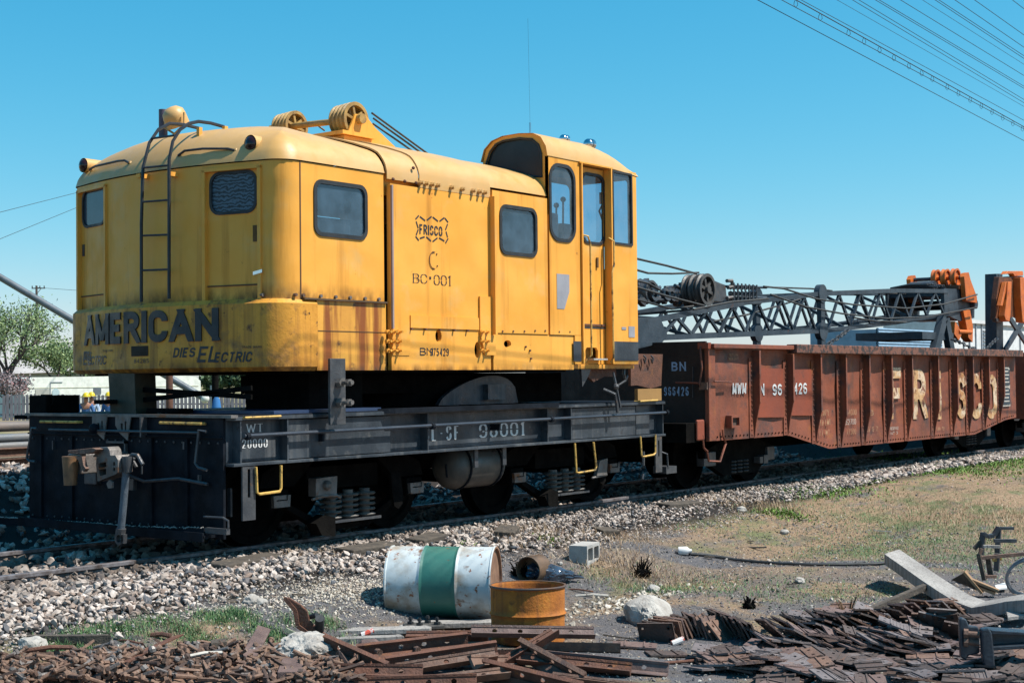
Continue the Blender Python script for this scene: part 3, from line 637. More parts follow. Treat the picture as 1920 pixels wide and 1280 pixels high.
# ---- driver cab
CX0, CX1, CYI = 13.06, 14.88, -.68
def ztop(x): return 0 if x < 14.0 else -.25*((x-14.0)/.88)**1.8
h_a = rrect(oY(1030, 400, yR).x, oY(1077, 400, yR).x, 3.115, 3.985, .17, 6)
cp = sheet([(CX0, 2.05), (13.66, 2.05), (13.66, 4.06), (CX0, 4.06)], [h_a], FY(yR-.004), .05, 'cab_side_panel', YEL, crane)
window(FY(yR-.004), oY(1030, 400, yR).x, oY(1077, 400, yR).x, 3.115, 3.985, .17, crane, GLC, n=6)
MB().bx(13.535, 13.66, yR-.006, yR+.05, 1.72, 2.046).build('cab_lower_side', YEL, crane)
wx0, wx1 = oY(1147, 320, yR).x, oY(1183, 325, yR).x
hb = [(wx0, 3.16), (wx1, 3.16), (wx1, ztop(wx1)+4.05+.08), (wx0, 4.03)]
hb = [(wx0, 3.16), (wx1, 3.16), (wx1, 4.03), (wx0, 4.03)]
sheet([(14.315, 1.72), (CX1, 1.72), (CX1, 4.06), (14.315, 4.06)], [hb], FY(yR-.004), .05, 'cab_front_side_panel', YEL, crane)
window(FY(yR-.004), wx0, wx1, 3.16, 4.03, .012, crane, GLC, fr=.018, n=2)
# recessed cab door
dx0, dx1 = 13.70, 14.275
dfn = FY(yR+.075)
dwin = (oY(1089, 320, yR+.07).x, oY(1133, 320, yR+.07).x)
hst = [(13.86, 1.78), (14.12, 1.78), (14.12, 1.88), (14.09, 1.915), (13.89, 1.915), (13.86, 1.88)]
cdr = sheet([(dx0, 1.72), (dx1, 1.72), (dx1, 4.03), (dx0, 4.03)], [rrect(dwin[0], dwin[1], 3.14, 3.965, .13, 6), hst], dfn, .03, 'cab_door', YEL, crane)
w = sheet(rrect(dwin[0]-.01, dwin[1]+.01, 3.13, 3.975, .14, 6), [rrect(dwin[0]+.022, dwin[1]-.022, 3.162, 3.943, .11, 6)], lambda u, v, d: dfn(u, v, d+.012), .03, 'door_window', RUB, cdr)
m_ = MB(); pl = rrect(dwin[0]+.015, dwin[1]-.015, 3.155, 3.95, .11, 6); m_.add([dfn(u, v, -.008) for u, v in pl], [tuple(range(len(pl)))]); m_.build('pane', GLC, cdr)
MB().bx(14.10, 14.13, yR+.07, yR+.055, 2.86, 2.98).build('door_latch', simple('dark_latch', (.16, .08, .02)), cdr)
MB().bx(dx0, dx1, yR+.06, yR+.076, 2.17, 2.19).build('kick_plate_edge', RST, cdr)
for xx, nm in ((13.675, 'door_post'), (14.29, 'door_post')):
    MB().bx(xx, xx+.022, yR-.03, yR+.08, 1.72, 4.045).build(nm, YEL, crane)
MB().bx(13.64, 14.33, yR-.03, yR+.05, 4.046, 4.062).build('door_lintel', YEL, crane)
MB().bx(13.85, 14.14, yR-.05, yR+.08, 1.765, 1.785).build('step_tread', WHT, crane)
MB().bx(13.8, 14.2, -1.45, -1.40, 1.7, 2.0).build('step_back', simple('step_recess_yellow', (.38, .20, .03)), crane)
MB().tube([(13.70, yR+.0, 3.22), (13.76, yR-.05, 3.20), (13.79, yR-.06, 3.12), (13.79, yR-.06, 1.82), (13.74, yR-.0, 1.74)], .012, 6).build('grab_rail', YST, crane)
MB().tube([(14.27, yR-.0, 3.22), (14.285, yR-.06, 3.18), (14.285, yR-.06, 2.90), (14.24, yR-.06, 2.8), (14.25, yR-.06, 1.80), (14.28, yR, 1.74)], .012, 6).build('grab_rail', YST, crane)
MB().bx(13.50, 13.655, yR-.012, yR-.0065, 1.75, 1.98).build('tread_plate_patch', BLKP, crane)
MB().bx(14.33, CX1-.01, yR-.012, yR-.0045, 1.76, 1.99).build('tread_plate_patch', BLKP, crane)
a = oY(1043, 513, yR); b = oY(1067, 580, yR)
MB().prism([(a.x, a.z), (a.x, b.z), (b.x-.10, b.z), (b.x, b.z+.20), (b.x, a.z)], FY(yR-.004), .0005, .004).build('peeling_grey_sticker', simple('grey_sticker', (.36, .36, .40)), crane)
for a, b, c_, d_ in ((1165, 1173, 613, 618), (1178, 1189, 612, 632)):
    A = oY(a, d_, yR); B = oY(b, c_, yR); MB().bx(A.x, B.x, yR-.009, yR-.0045, A.z, B.z).build('grey_patch', simple('grey_sticker', (.36, .36, .40)), crane)
# sill under the cab and floor
MB().bx(13.54, CX1, yR+.06, CYI, 1.665, 1.715).build('cab_floor', YEL, crane)
# inner side (towards the boom) and front and rear of the cab
FYI = lambda u, v, d: Vector((u, CYI+d, v))
sheet([(CX0, 1.72), (CX1, 1.72), (CX1, 4.06), (CX0, 4.06)], [rrect(13.25, 14.80, 3.0, 3.98, .08)], FYI, .04, 'cab_inner_side', YEL, crane)
FXF = lambda u, v, d: Vector((CX1+d, u, v))
sheet([(yR, 1.72), (CYI, 1.72), (CYI, 4.06), (yR, 4.06)], [rrect(yR+.1, CYI-.1, 2.9, 3.98, .05)], FXF, .04, 'cab_front', YEL, crane)
fr = FX(CX0)
prof = [(-yR-.0, 3.4), (-yR, 4.06), (-yR-.02, 4.17), (-yR-.09, 4.28), (-yR-.20, 4.335), (-yR-.40, 4.355), (-yR-.62, 4.35), (-yR-.78, 4.31), (-yR-.89, 4.22), (-CYI, 4.08), (-CYI, 3.4)]
win = [(.735, 3.93), (.735, 4.07), (.79, 4.19), (.87, 4.265), (.98, 4.295), (1.22, 4.30), (1.40, 4.27), (1.49, 4.20), (1.53, 4.09), (1.54, 3.83)]
sheet(prof, [win], fr, .05, 'cab_rear_wall', YEL, crane)
m_ = MB(); m_.add([fr(u, v, -.02) for u, v in win], [tuple(range(len(win)))]); m_.build('cab_rear_window', mat('dark_dusty_glass', (.018, .026, .034), (.03, .04, .05), sc=3, rough=.25, bump=0, spec=.3), crane)
m_ = MB(); m_.tube([fr(u, v, .004) for u, v in win+[win[0]]], .012, 6); m_.build('window_seal', RUB, crane)
m_ = MB(); xs = [CX0-.03, 13.3, 13.7, 14.0, 14.2, 14.4, 14.55, 14.7, 14.8, 14.88, 14.92]
pr = prof[1:-1]; N = len(pr)
for x in xs:
    dz = ztop(x)
    for (u, v) in pr: m_.v.append((x, -u-(.012 if u > 1.1 else -.012), v+dz*max(0, (v-4.0))/.36))
for i in range(len(xs)-1): m_.f += [(i*N+k, i*N+k+1, (i+1)*N+k+1, (i+1)*N+k) for k in range(N-1)]
m_.f.append(tuple((len(xs)-1)*N+k for k in range(N)))
m_.build('cab_roof', YELR, crane, smooth=True)
# cab interior
mi = mat('cab_interior_grey', (.05, .065, .08), (.03, .04, .05), rough=.5)
MB().bx(13.35, 13.75, -1.25, -.85, 2.2, 3.0).bx(13.30, 13.42, -1.3, -.82, 3.0, 3.52).build('driver_seat', mi, crane, bevel=.03)
MB().bx(13.95, 14.5, -1.15, -.80, 2.0, 3.28).bx(14.05, 14.25, -1.1, -.95, 3.28, 3.42).build('control_console', mi, crane, bevel=.02)
MB().bx(13.12, 13.42, -1.50, -1.25, 2.2, 3.45).build('control_cabinet', mi, crane, bevel=.02)
for x, y, h_ in ((13.62, -1.40, 3.62), (14.02, -1.33, 3.70), (14.42, -1.05, 3.66), (13.9, -1.1, 3.6)):
    MB().tube([(x, y, 2.6), (x+.03, y, h_)], .012, 6).ball((x+.03, y, h_+.02), .035, 8).build('control_lever', RUB, crane)
MB().tube([(14.62, -1.35, 3.0), (14.70, -1.3, 3.35), (14.62, -1.25, 3.6), (14.72, -1.3, 3.8)], .012, 6).bx(14.58, 14.70, -1.36, -1.28, 3.68, 3.82).tube([(14.5, -1.4, 3.15), (14.62, -1.36, 3.45)], .02, 6).build('cab_telephone_and_cord', RUB, crane)
MB().bx(CX0+.04, CX1, -1.55, CYI-.04, 2.14, 2.16).build('cab_inner_floor', mi, crane)
# far side, front and floor of the house
MB().bx(9.3, 13.1, 1.60, 1.64, 1.655, 3.58).build('far_side_wall', YEL, crane)
MB().bx(13.06, 13.10, CYI+.02, 1.64, 1.655, 3.9).build('front_wall', YEL, crane)
MB().bx(9.3, 13.5, -1.52, 1.55, 1.63, 1.66).build('house_floor', UND, crane)
# chrome horns and lamp on the cab roof, whip aerial
for (px_, py_, r) in ((1103, 266, .068), (1056, 262, .052)):
    p = oY(px_, py_, -1.2); z = 4.40
    MB().ball((p.x, -1.2, z+.01), r, 16, (.8, 1, 1)).cyl((p.x+.03, -1.2, z+.01), (p.x+.07, -1.2, z+.01), r*1.05, 16).build('roof_lamp', CHR, crane, smooth=True)
MB().tube([(13.9, -1.2, 4.385), (14.45, -1.2, 4.37)], .008, 5).build('lamp_cable', RUB, crane)
p = oY(994, 252, -1.25)
MB().cyl((p.x, -1.25, 4.34), (p.x, -1.25, 4.50), .012, 6).build('aerial_base', CHR, crane)
MB().tube([(p.x, -1.25, 4.50), (p.x-.02, -1.25, 5.7)], .0013, 4).build('whip_aerial', RUB, crane)
# rear ladder
def RP(px, py, off=-.10): return rearpt(px, py, hx, off)
lad = [((265, 566), (265, 420), (268, 315), (280, 268), (297, 243), (318, 232), (345, 234), (374, 241)), ((317, 560), (317, 420), (317, 300), (324, 265), (338, 243), (354, 232), (372, 228), (395, 231), (420, 238))]
rails_ = []
for j, l in enumerate(lad):
    P_ = []
    for k, (a, b) in enumerate(l):
        if b > 290: P_.append(RP(a, b))
        else:
            base = oY(a, b, P_[0].y-.0); P_.append(base if base.x > 8.6 else RP(a, b))
    rails_.append(P_)
    MB().tube(P_, .017, 6).build('ladder_rail', INK, crane, smooth=True)
for (a, b, c_, d_) in ((268, 315, 319, 310), (265, 379, 317, 375), (265, 442, 317, 440), (265, 507, 317, 505), (284, 260, 328, 254)):
    A = RP(a, b) if b > 290 else oY(a, b, rails_[0][0].y); B = RP(c_, d_) if b > 290 else oY(c_, d_, rails_[1][0].y)
    MB().tube([A, B], .011, 6).build('ladder_rung', INK, crane)
for a, b in ((276, 332), (330, 328)):
    A = RP(a, b, 0); B = RP(a, b, -.11); MB().bx(B.x, A.x+.02, A.y-.03, A.y+.03, A.z-.02, A.z+.02).build('ladder_bracket', YEL, crane)
for a, b in ((374, 243), (422, 241)):
    A = oY(a, b, rails_[1][0].y-.05); MB().bx(A.x-.02, A.x+.02, A.y-.02, A.y+.02, A.z-.09, A.z+.02).build('ladder_bracket', YEL, crane)
# rear marker lamps and drip rails
for (px_, py_, r) in ((156, 310, .075), (469, 270, .085)):
    x = 9.02; p = oX(px_, py_, x)
    M_ = T(p.x, p.y, p.z) @ RY(-90)
    l_ = MB().lathe([(r, .0), (r*1.0, -.02), (r*.98, -.26), (.001, -.26)], M_, 18).build('marker_lamp', YELR, crane, smooth=True)
    MB().lathe([(.001, .035), (r*.5, .028), (r*.8, .01), (r*.86, 0), (.001, 0)], M_, 18).build('lens', mat('dark_red_lens', (.03, .006, .006), rough=.1, bump=0), l_, smooth=True)
for pl in (((168, 318), (178, 312), (222, 302), (234, 301), (242, 306)), ((334, 292), (346, 283), (380, 279), (428, 279), (440, 282))):
    P_ = [rearpt(a, b, hx, .03) for a, b in pl]
    MB().tube(P_, .012, 6).build('drip_handrail', INK, crane, smooth=True)
    for e in (P_[0], P_[-1]): MB().ball(e+Vector((.02, 0, 0)), .024, 8).build('handrail_end', YELR, crane)
# search light, exhaust stack and roof fittings
p = oY(327, 218, .35)
M_ = T(p.x, .35, p.z) @ RX(0) @ RY(-30)
sl_ = MB().lathe([(.10, -.10), (.118, -.10), (.118, .0), (.108, .05), (.06, .09), (.001, .10)], M_, 20).build('search_light', YELR, crane, smooth=True)
MB().lathe([(.001, -.09), (.10, -.09)], M_, 20).build('lamp_glass', mat('dark_lamp_glass', (.02, .03, .05), rough=.1, bump=0), sl_)
MB().tube([(p.x, .35-.15, p.z+.02), (p.x, .35-.15, p.z-.10), (p.x, .35, p.z-.18), (p.x, .35+.15, p.z-.10), (p.x, .35+.15, p.z+.02)], .012, 6).cyl((p.x, .35, p.z-.18), (p.x, .35, 3.9), .02, 8).build('lamp_yoke', YELR, sl_)
p = oY(306, 240, .55)
MB().cyl((p.x, .55, 3.85), (p.x, .55, oY(306, 206, .55).z), .045, 14).build('exhaust_stack', mat('purple_grey_stack', (.13, .10, .14), rough=.6), crane, smooth=True)
p = oY(472, 244, -.5); MB().bx(p.x-.03, p.x+.03, -.52, -.48, 3.95, 4.06).build('lifting_eye', YELR, crane)
# gantry head with its sheave blocks
def sheave(par, c, r, w, mt, axis=Vector((0, 1, 0)), spokes=True, nm='sheave'):
    A = axis.normalized(); q = A.to_track_quat('Z', 'Y').to_matrix().to_4x4(); M_ = T(*c) @ q
    m_ = MB().lathe([(r*.80, -w/2), (r, -w/2), (r, -w*.34), (r*.90, -w*.1), (r*.90, w*.1), (r, w*.34), (r, w/2), (r*.80, w/2), (r*.80, -w/2)], M_, 28)
    m_.lathe([(.001, -w*.75), (r*.24, -w*.75), (r*.24, w*.75), (.001, w*.75)], M_, 14)
    if spokes:
        for k in range(6):
            a = math.pi/3*k+.3; e = M_ @ Vector((r*.85*math.cos(a), r*.85*math.sin(a), 0)); s_ = M_ @ Vector((r*.15*math.cos(a), r*.15*math.sin(a), 0))
            m_.bar(s_, e, w*.5, r*.17, upv=A)
    else: m_.lathe([(.001, -w*.2), (r*.85, -w*.2), (r*.85, w*.2), (.001, w*.2)], M_, 24)
    return m_.build(nm, mt, par, smooth=True)
YELG = mat('dirty_yellow_sheave', (.50, .30, .08), (.28, .17, .06), sc=7, rough=.55, bump=.2, spots=[((.05, .035, .02), 8, .6, .72)])
c1 = oY(672, 224, -.5); c2 = oX(560, 236, c1.x+.05)
for k in range(4): sheave(crane, (c1.x, c1.y+.055+k*.062, c1.z), .192-.004*k, .058, YELG)
for k in range(4): sheave(crane, (c2.x, c2.y+.055+k*.062, c2.z), .172-.004*k, .058, YELG)
MB().cyl((c1.x, c1.y-.05, c1.z), (c1.x, c2.y+.4, c2.z+.01), .035, 12).cyl((c1.x, c1.y-.07, c1.z), (c1.x, c1.y-.01, c1.z), .055, 10).build('sheave_shaft', YELG, crane)
g = MB(); z0 = 3.95
g.bx(c1.x-.26, c1.x+.24, c1.y-.02, c2.y+.10, c1.z-.185, c1.z-.145); g.bx(c1.x-.20, c1.x+.20, c1.y+.02, c2.y-.06, z0, c1.z-.191)
g.build('gantry_head', YEL, crane)
g = MB(); g.prism([(c1.x-.17, c1.z-.17), (c1.x+.22, c1.z-.17), (c1.x+.24, c1.z-.05), (c1.x+.10, c1.z+.06), (c1.x-.06, c1.z+.05)], FY(c1.y+.01), 0, .02)
g.prism([(c1.x+.20, c1.z-.02), (c1.x+.24, c1.z-.02), (c1.x+.95, 3.95), (c1.x+.20, 3.95)], FY(c1.y+.06), 0, .03)
g.build('gantry_side_plate', YEL, crane)
for k, (a, b) in enumerate((((697, 212), (826, 306)), ((700, 222), (812, 303)), ((699, 232), (800, 302)), ((586, 232), (600, 240)))):
    A = oY(*a, -.42+.05*k); B = oY(*b, -.5)
    if k == 3: A = oX(586, 228, c1.x); B = oX(606, 243, c1.x+.1)
    MB().tube([A, A+(B-A)*1.15], .012, 5).build('hoist_rope', ROPE, crane)
# underside: slewing base
MB().cyl((12.05, 0, 1.27), (12.05, 0, 1.60), 1.15, 40).bx(10.2, 13.9, -1.0, .1, 1.42, 1.625).bx(11.0, 13.9, .0, 1.2, 1.42, 1.624).bx(12.9, 14.2, -.95, 1.1, 1.28, 1.626).build('slewing_base', UND, crane)
a0 = oY(815, 753, -1.22); a1 = oY(965, 753, -1.22); zc = oY(900, 704, -1.22).z
arch = [(a0.x, 1.285), (a1.x, 1.285)]+[(a0.x+(a1.x-a0.x)*(1-t), 1.285+(zc-1.285)*min(1, math.sin(math.pi*(t**.62 if t < 1 else 1))**.62 if 0 < t < 1 else 0)) for t in np.linspace(.04, .96, 20)]
dm = MB().prism(arch, FY(-1.22), 0, .05).build('gear_guard', BLKP, crane)
b0 = oY(902, 746, -1.24); b1 = oY(935, 722, -1.24)
MB().bx(b0.x, b1.x, -1.34, -1.272, 1.33, 1.50).build('guard_box', BLKP, dm)
# brown bearer plates below the cab
for (pl, y) in ((((1097, 688), (1150, 686), (1150, 706), (1128, 706), (1108, 716), (1096, 705)), -1.45), (((1178, 663), (1238, 664), (1237, 680), (1235, 723), (1215, 728), (1190, 722), (1178, 723)), -.95)):
    P_ = [(oY(a, b, y).x, oY(a, b, y).z) for a, b in pl]
    MB().prism(P_, FY(y), 0, .04).build('bearer_plate', RST, crane)
a = oY(1088, 722, -1.50); MB().prism([(a.x, a.z-.02), (a.x+.14, a.z+.12), (a.x+.20, a.z+.22), (a.x+.10, a.z+.24), (a.x-.02, a.z+.22)], FY(-1.5), 0, .03).build('hinge_lug', GRS, crane)
for i, (px_, py_) in enumerate(((1204, 672), (1218, 672))):
    p = oY(px_, py_, -1.0); MB().tube([(p.x, -1.02, p.z+.04), (p.x+.03, -1.04, p.z), (p.x, -1.04, p.z-.06), (p.x-.03, -1.04, p.z)], .012, 6).build('shackle', GRS, crane)
a = oY(1190, 752, -1.1); b = oY(1234, 728, -1.1); MB().bx(a.x, b.x, -1.15, -1.1, a.z, b.z).build('tan_board', simple('tan_board_paint', (.40, .22, .07)), crane)
# ================================================================== CRANE'S RAIL CAR
car = thing('crane_flatcar', (12.05, 0, 0), 'black four axle rail car carrying the yellow crane house, numbered on its side sill', 'rail car')
X0, X1, YS = 8.486, 15.62, -1.535
ZD, ZB = 1.262, .815
MB().bx(X0, X1, -1.53, 1.53, ZD-.03, ZD).build('deck_plate', BLK, car, bevel=.006)
for s, nm in ((-1, 'side_sill'), (1, 'side_sill')):
    m_ = MB(); y1 = s*1.535; yw = s*1.425
    m_.bx(X0-.01, X1+.02, min(y1, yw), max(y1, yw), ZD-.045, ZD-.012)
    m_.bx(X0-.01, X1+.02, min(y1, yw), max(y1, yw), ZB, ZB+.028)
    m_.bx(X0, X1, min(yw, yw-s*.03), max(yw, yw-s*.03), ZB+.03, ZD-.046)
    m_.build(nm, BLKP, car, bevel=.004)
# wider deck lip in the middle
xa, xb = oY(722, 767, -1.6).x, oY(1062, 748, -1.6).x
m_ = MB(); m_.prism([(xa, -1.50), (xa+.15, -1.60), (xb-.15, -1.60), (xb, -1.50)], lambda u, v, d: Vector((u, v, d)), ZD-.03, ZD+.018); m_.build('deck_lip', BLK, car)
yw = -1.425
for a, b, t in ((475, 0, 0),): pass
for (a, b, th) in ((540, 732, .075), (1071, 1192, .075), (1193, 1218, .05)):
    A, B = oY(a, 820, yw-th).x, oY(b, 820, yw-th).x
    MB().bx(A, B, yw-th, yw, ZB+.035, ZD-.055).build('sill_reinforcing_plate', BLKP, car, bevel=.003)
for px_ in (449, 537, 800, 1025, 1069, 1241):
    x = oY(px_, 820, YS+.03).x; MB().bx(x-.008, x+.008, YS+.01, yw, ZB+.028, ZD-.046).build('sill_stiffener', BLKP, car)
# sill lettering
onside('WT', 461, 812, 486, .088, f=FY(yw), y=yw, mt=WHT2, par=car, wd=.2, serif=True, stencil=True)
onside('20000', 453, 842, 508, .092, f=FY(yw), y=yw, mt=WHT2, par=car, wd=.2, serif=True, stencil=True)
onside('SL-SF', 792, 831, 872, .185, f=FY(yw), y=yw, mt=WHT2, par=car, wd=.27, serif=True, stencil=True)
onside('98001', 897, 824, 1000, .185, f=FY(yw), y=yw, mt=WHT2, par=car, wd=.27, serif=True, stencil=True)
onside('BLT N.M', 549, 815, 586, .05, f=FY(yw-.075), y=yw-.075, mt=simple('ghost_lettering', (.16, .16, .15)), par=car, wd=.12, serif=True)
onside('RPKD  SHP', 1112, 786, 1190, .045, f=FY(yw-.075), y=yw-.075, mt=simple('ghost_lettering', (.16, .16, .15)), par=car, wd=.12, serif=True)
# long brake rod with collars
A = oY(458, 817, YS-.03); B = oY(1250, 773, YS-.03)
rod = MB().tube([A, B], .017, 8).build('long_brake_rod', mat('blue_black_rod', (.05, .06, .08), rough=.35), car, smooth=True)
for px_, py_ in ((464, 818), (811, 799), (1034, 786), (1250, 773)):
    p = oY(px_, py_, YS-.03); MB().cyl((p.x-.02, p.y, p.z), (p.x+.02, p.y, p.z), .032, 10).build('rod_collar', BLK, rod)
for px_, py_ in ((608, 815), (939, 796)):
    p = oY(px_, py_, YS-.03); MB().bx(p.x-.012, p.x+.012, p.y+.01, yw, p.z-.06, p.z+.01).build('rod_hanger', BLK, car)
# travel lock bracket
x0, x1 = oY(616, 780, -1.66).x, oY(645, 780, -1.66).x
zt, zb = oY(630, 672, -1.66).z, oY(630, 796, -1.66).z
tl = MB().bx(x0, x1, -1.685, -1.655, zb, zt).build('travel_lock_plate', GRS, car, bevel=.004)
for pz in (oY(641, 717, -1.68).z, oY(641, 754, -1.68).z):
    xx = x0+(x1-x0)*.55; MB().cyl((xx, -1.6, pz), (xx, -1.86, pz), .022, 10).cyl((xx, -1.686, pz), (xx, -1.74, pz), .048, 6).cyl((xx, -1.80, pz), (xx, -1.83, pz), .036, 6).build('lock_bolt', STL, tl)
MB().bx(x0, x1, -1.654, -1.54, zb+.25, zb+.33).build('lock_bracket_arm', UND, tl)
p = oY(1155, 735, -1.6)
m_ = MB(); m_.tube([(p.x-.12, -1.5, 1.42), (p.x-.05, -1.62, 1.36), (p.x-.02, -1.62, 1.26), (p.x, -1.62, 1.14)], .022, 6); m_.tube([(p.x+.02, -1.55, 1.62), (p.x+.01, -1.6, 1.45), (p.x+.06, -1.62, 1.20)], .015, 6); m_.ball((p.x, -1.6, 1.45), .04, 8); m_.cyl((p.x, -1.6, 1.45), (p.x+.12, -1.66, 1.52), .014, 8)
m_.build('chain_hook_tackle', GRS, car)
p = oY(1170, 690, -1.5); MB().tube([(p.x, -1.5, 1.70), (p.x-.04, -1.52, 1.60), (p.x, -1.52, 1.52), (p.x+.04, -1.52, 1.58)], .02, 6).build('hook', GRS, car)
# yellow grab irons and stirrup steps
def oneY(px, py): return oY(px, py, YS-.02)
for (a, b, c_, d_) in ((459, 783, 526, 780), (1200, 752, 1233, 750)):
    A, B = oneY(a, b), oneY(c_, d_); MB().tube([A+Vector((0, .08, 0)), A, B, B+Vector((0, .08, 0))], .012, 6).build('grab_iron', YST, car)
for pl in (((480, 875), (482, 923), (487, 926), (524, 921), (527, 915), (527, 872)), ((1078, 831), (1081, 885), (1085, 886), (1116, 881), (1118, 874), (1113, 829)), ((1201, 818), (1203, 854), (1206, 856), (1226, 852), (1229, 848), (1229, 814))):
    MB().tube([oneY(a, b) for a, b in pl], .013, 6).build('stirrup_step', YST, car)
for px_ in (467, 1236):
    x = oY(px_, 900, YS).x; w_ = .075
    zt_, zb_ = .81, oY(px_, 975 if px_ < 600 else 885, YS).z
    sheet([(x-w_, zb_), (x+w_, zb_), (x+w_, zt_), (x-w_, zt_)], [[(x-.015, zb_+.2), (x+.015, zb_+.2), (x+.015, zb_+.45 if px_ < 600 else zb_+.40), (x-.015, zb_+.45 if px_ < 600 else zb_+.40)]], FY(YS), .02, 'jacking_bracket', GRS, car)
MB().bx(15.7, 15.95, -1.50, -1.30, .33, .42).tube([(15.62, -1.45, .62), (15.72, -1.5, .58), (15.74, -1.5, .40)], .012, 6).build('worn_footstep', GRS, car)
# end plate of the car
XE = X0
m_ = MB(); m_.bx(XE-.03, XE, -1.42, 1.47, .18, ZD-.005); m_.bx(XE-.05, XE-.03, -1.42, 1.47, 1.06, 1.075)
ep = m_.build('end_plate', BLK, car, bevel=.004)
MB().bx(XE-.06, XE+.02, -1.56, 1.50, ZD-.02, ZD+.006).build('deck_edge', STL, car)  # pale steel here paints a highlight along the deck edge
for (a, b, c_, d_) in ((76, 790, 146, 791), (300, 792, 378, 794)):
    A, B = oX(a, b, XE-.08), oX(c_, d_, XE-.08); MB().tube([A+Vector((.06, 0, 0)), A, B, B+Vector((.06, 0, 0))], .014, 6).build('grab_iron', YST, car)
for pl in (((69, 803), (60, 802), (50, 858), (55, 864), (66, 865)), ((387, 809), (373, 806), (366, 868), (372, 876), (388, 881))):
    MB().tube([oX(a, b, XE-.10) for a, b in pl], .014, 6).build('bent_grab_iron', GRS, car, smooth=True)
A, B = oX(92, 805, XE-.09), oX(372, 811, XE-.09); ul = MB().tube([A, B], .012, 6).build('uncoupling_lever', GRS, car)
p = oX(176, 803, XE-.1); MB().ball((p.x, p.y, p.z), .05, 10).build('lever_pivot', BLK, ul)
for (a, b) in ((186, 779), (230, 780)):
    p = oX(a, b, XE-.05); y = p.y
    sheet([(-y-.10, ZD-.02), (-y+.13, ZD-.02), (-y+.08, ZD-.24), (-y-.04, ZD-.17), (-y-.10, ZD-.10)], [[(-y-.02, ZD-.08), (-y+.01, ZD-.08), (-y+.01, ZD-.16), (-y-.02, ZD-.13)], [(-y+.04, ZD-.06), (-y+.065, ZD-.06), (-y+.06, ZD-.17), (-y+.04, ZD-.16)]], FX(XE-.058), .012, 'towing_lug', STL, car)  # lighter steel on the lugs stands in for light on their edges
p = oX(273, 780, XE-.04); MB().bx(XE-.10, XE-.03, p.y-.01, p.y+.01, 1.06, ZD-.02).build('end_rib', GRS, car)
a = oX(202, 826, XE-.04); b = oX(238, 846, XE-.04)
MB().bx(XE-.06, XE-.03, b.y, a.y, a.z-.02, a.z).bx(XE-.06, XE-.03, b.y, b.y+.02, b.z-.02, a.z).build('coupler_carrier_angle', GRS, car)
for yy_ in (1.25, .75, -.45, -.95):
    MB().bx(XE-.055, XE-.031, yy_-.02, yy_+.02, .25, 1.05).build('end_stiffener', BLK, car)
m_ = MB()
for k in range(24):
    for z_ in (.26, 1.02): m_.ball((XE-.033, 1.40-k*.12, z_), .013, 6)
m_.build('end_plate_rivets', GRS, car, kind='stuff')
MB().bx(XE-.20, XE-.03, -1.35, 1.40, .20, .225).bx(XE-.205, XE-.19, -1.35, 1.40, .17, .25).build('end_toe_shelf', BLK, car)
MB().tube([(XE-.09, -.2, .70), (XE-.12, -.45, .66), (XE-.1, -.9, .70), (XE-.06, -1.25, .66)], .016, 6).build('end_brake_pipe', GRS, car)
MB().bx(XE-.10, XE-.03, .30, .48, .60, .74).build('striker_block', GRS, car, bevel=.01)
for (a, b, c_, d_) in ((99, 826, 101, 842), (344, 828, 347, 842), (372, 890, 375, 905)):
    A, B = oX(a, b, XE-.05), oX(c_, d_, XE-.05); MB().bx(XE-.06, XE-.031, B.y, A.y, B.z, A.z).build('lug', GRS, car)
# black box with wire loop on deck corner
A = oX(62, 776, XE+.15); B = oX(94, 741, XE+.15)
bxo = MB().bx(XE+.1, XE+.5, B.y-.0, A.y, ZD, B.z).bx(XE+.02, XE+.3, A.y-.05, A.y+.14, ZD-.06, ZD-.02).build('deck_corner_box', UND, car, bevel=.01)
P_ = [oX(*q, XE+.15) for q in ((78, 741), (96, 741), (100, 747), (99, 758), (94, 762), (95, 770))]; MB().tube(P_, .012, 6).build('wire_loop', UND, bxo)
# coupler
cp_ = thing('dummy', (0, 0, 0), None, None); COL.objects.unlink(cp_); bpy.data.objects.remove(cp_)
def cpt(px, py, x): return oX(px, py, x)
sh = cpt(205, 872, XE-.12)
m_ = MB()
m_.bx(XE-.55, XE+.1, -.10, .10, .74, .92)
shank = m_.build('coupler', STL, car, bevel=.01)
# guard-arm side wall with two windows, seen from the side
FH = lambda x0: (lambda u, v, d: Vector((x0-u*.55, .02-u, v)) )
def cpoly(pts, x): return [(-(oX(a, b, x).y), oX(a, b, x).z) for a, b in pts]
xc_ = XE-.50
sheet(cpoly(((181, 856), (216, 853), (221, 862), (221, 885), (216, 889), (183, 902), (180, 870)), xc_), [cpoly(((185, 868), (199, 866), (199, 875), (185, 876)), xc_), cpoly(((185, 880), (199, 878), (199, 889), (187, 892)), xc_), cpoly(((212, 866), (216, 865), (216, 872), (212, 873)), xc_), cpoly(((212, 877), (216, 876), (216, 882), (212, 883)), xc_)], FX(xc_), .16, 'coupler_head', STL, shank)
MB().prism(cpoly(((178, 856), (190, 838), (206, 837), (210, 842), (213, 856)), xc_+.03), FX(xc_+.03), -.1, .03).build('coupler_horn', STL, shank, bevel=.008)
MB().prism(cpoly(((132, 844), (178, 839), (186, 842), (180, 848), (166, 851), (152, 851), (148, 848), (133, 849)), xc_-.05), FX(xc_-.05), -.06, .03).build('knuckle_arm', RST2, shank, bevel=.006)
kp = oX(132, 870, xc_-.12)
kz1, kz0 = oX(132, 855, xc_-.12).z, oX(132, 909, xc_-.12).z
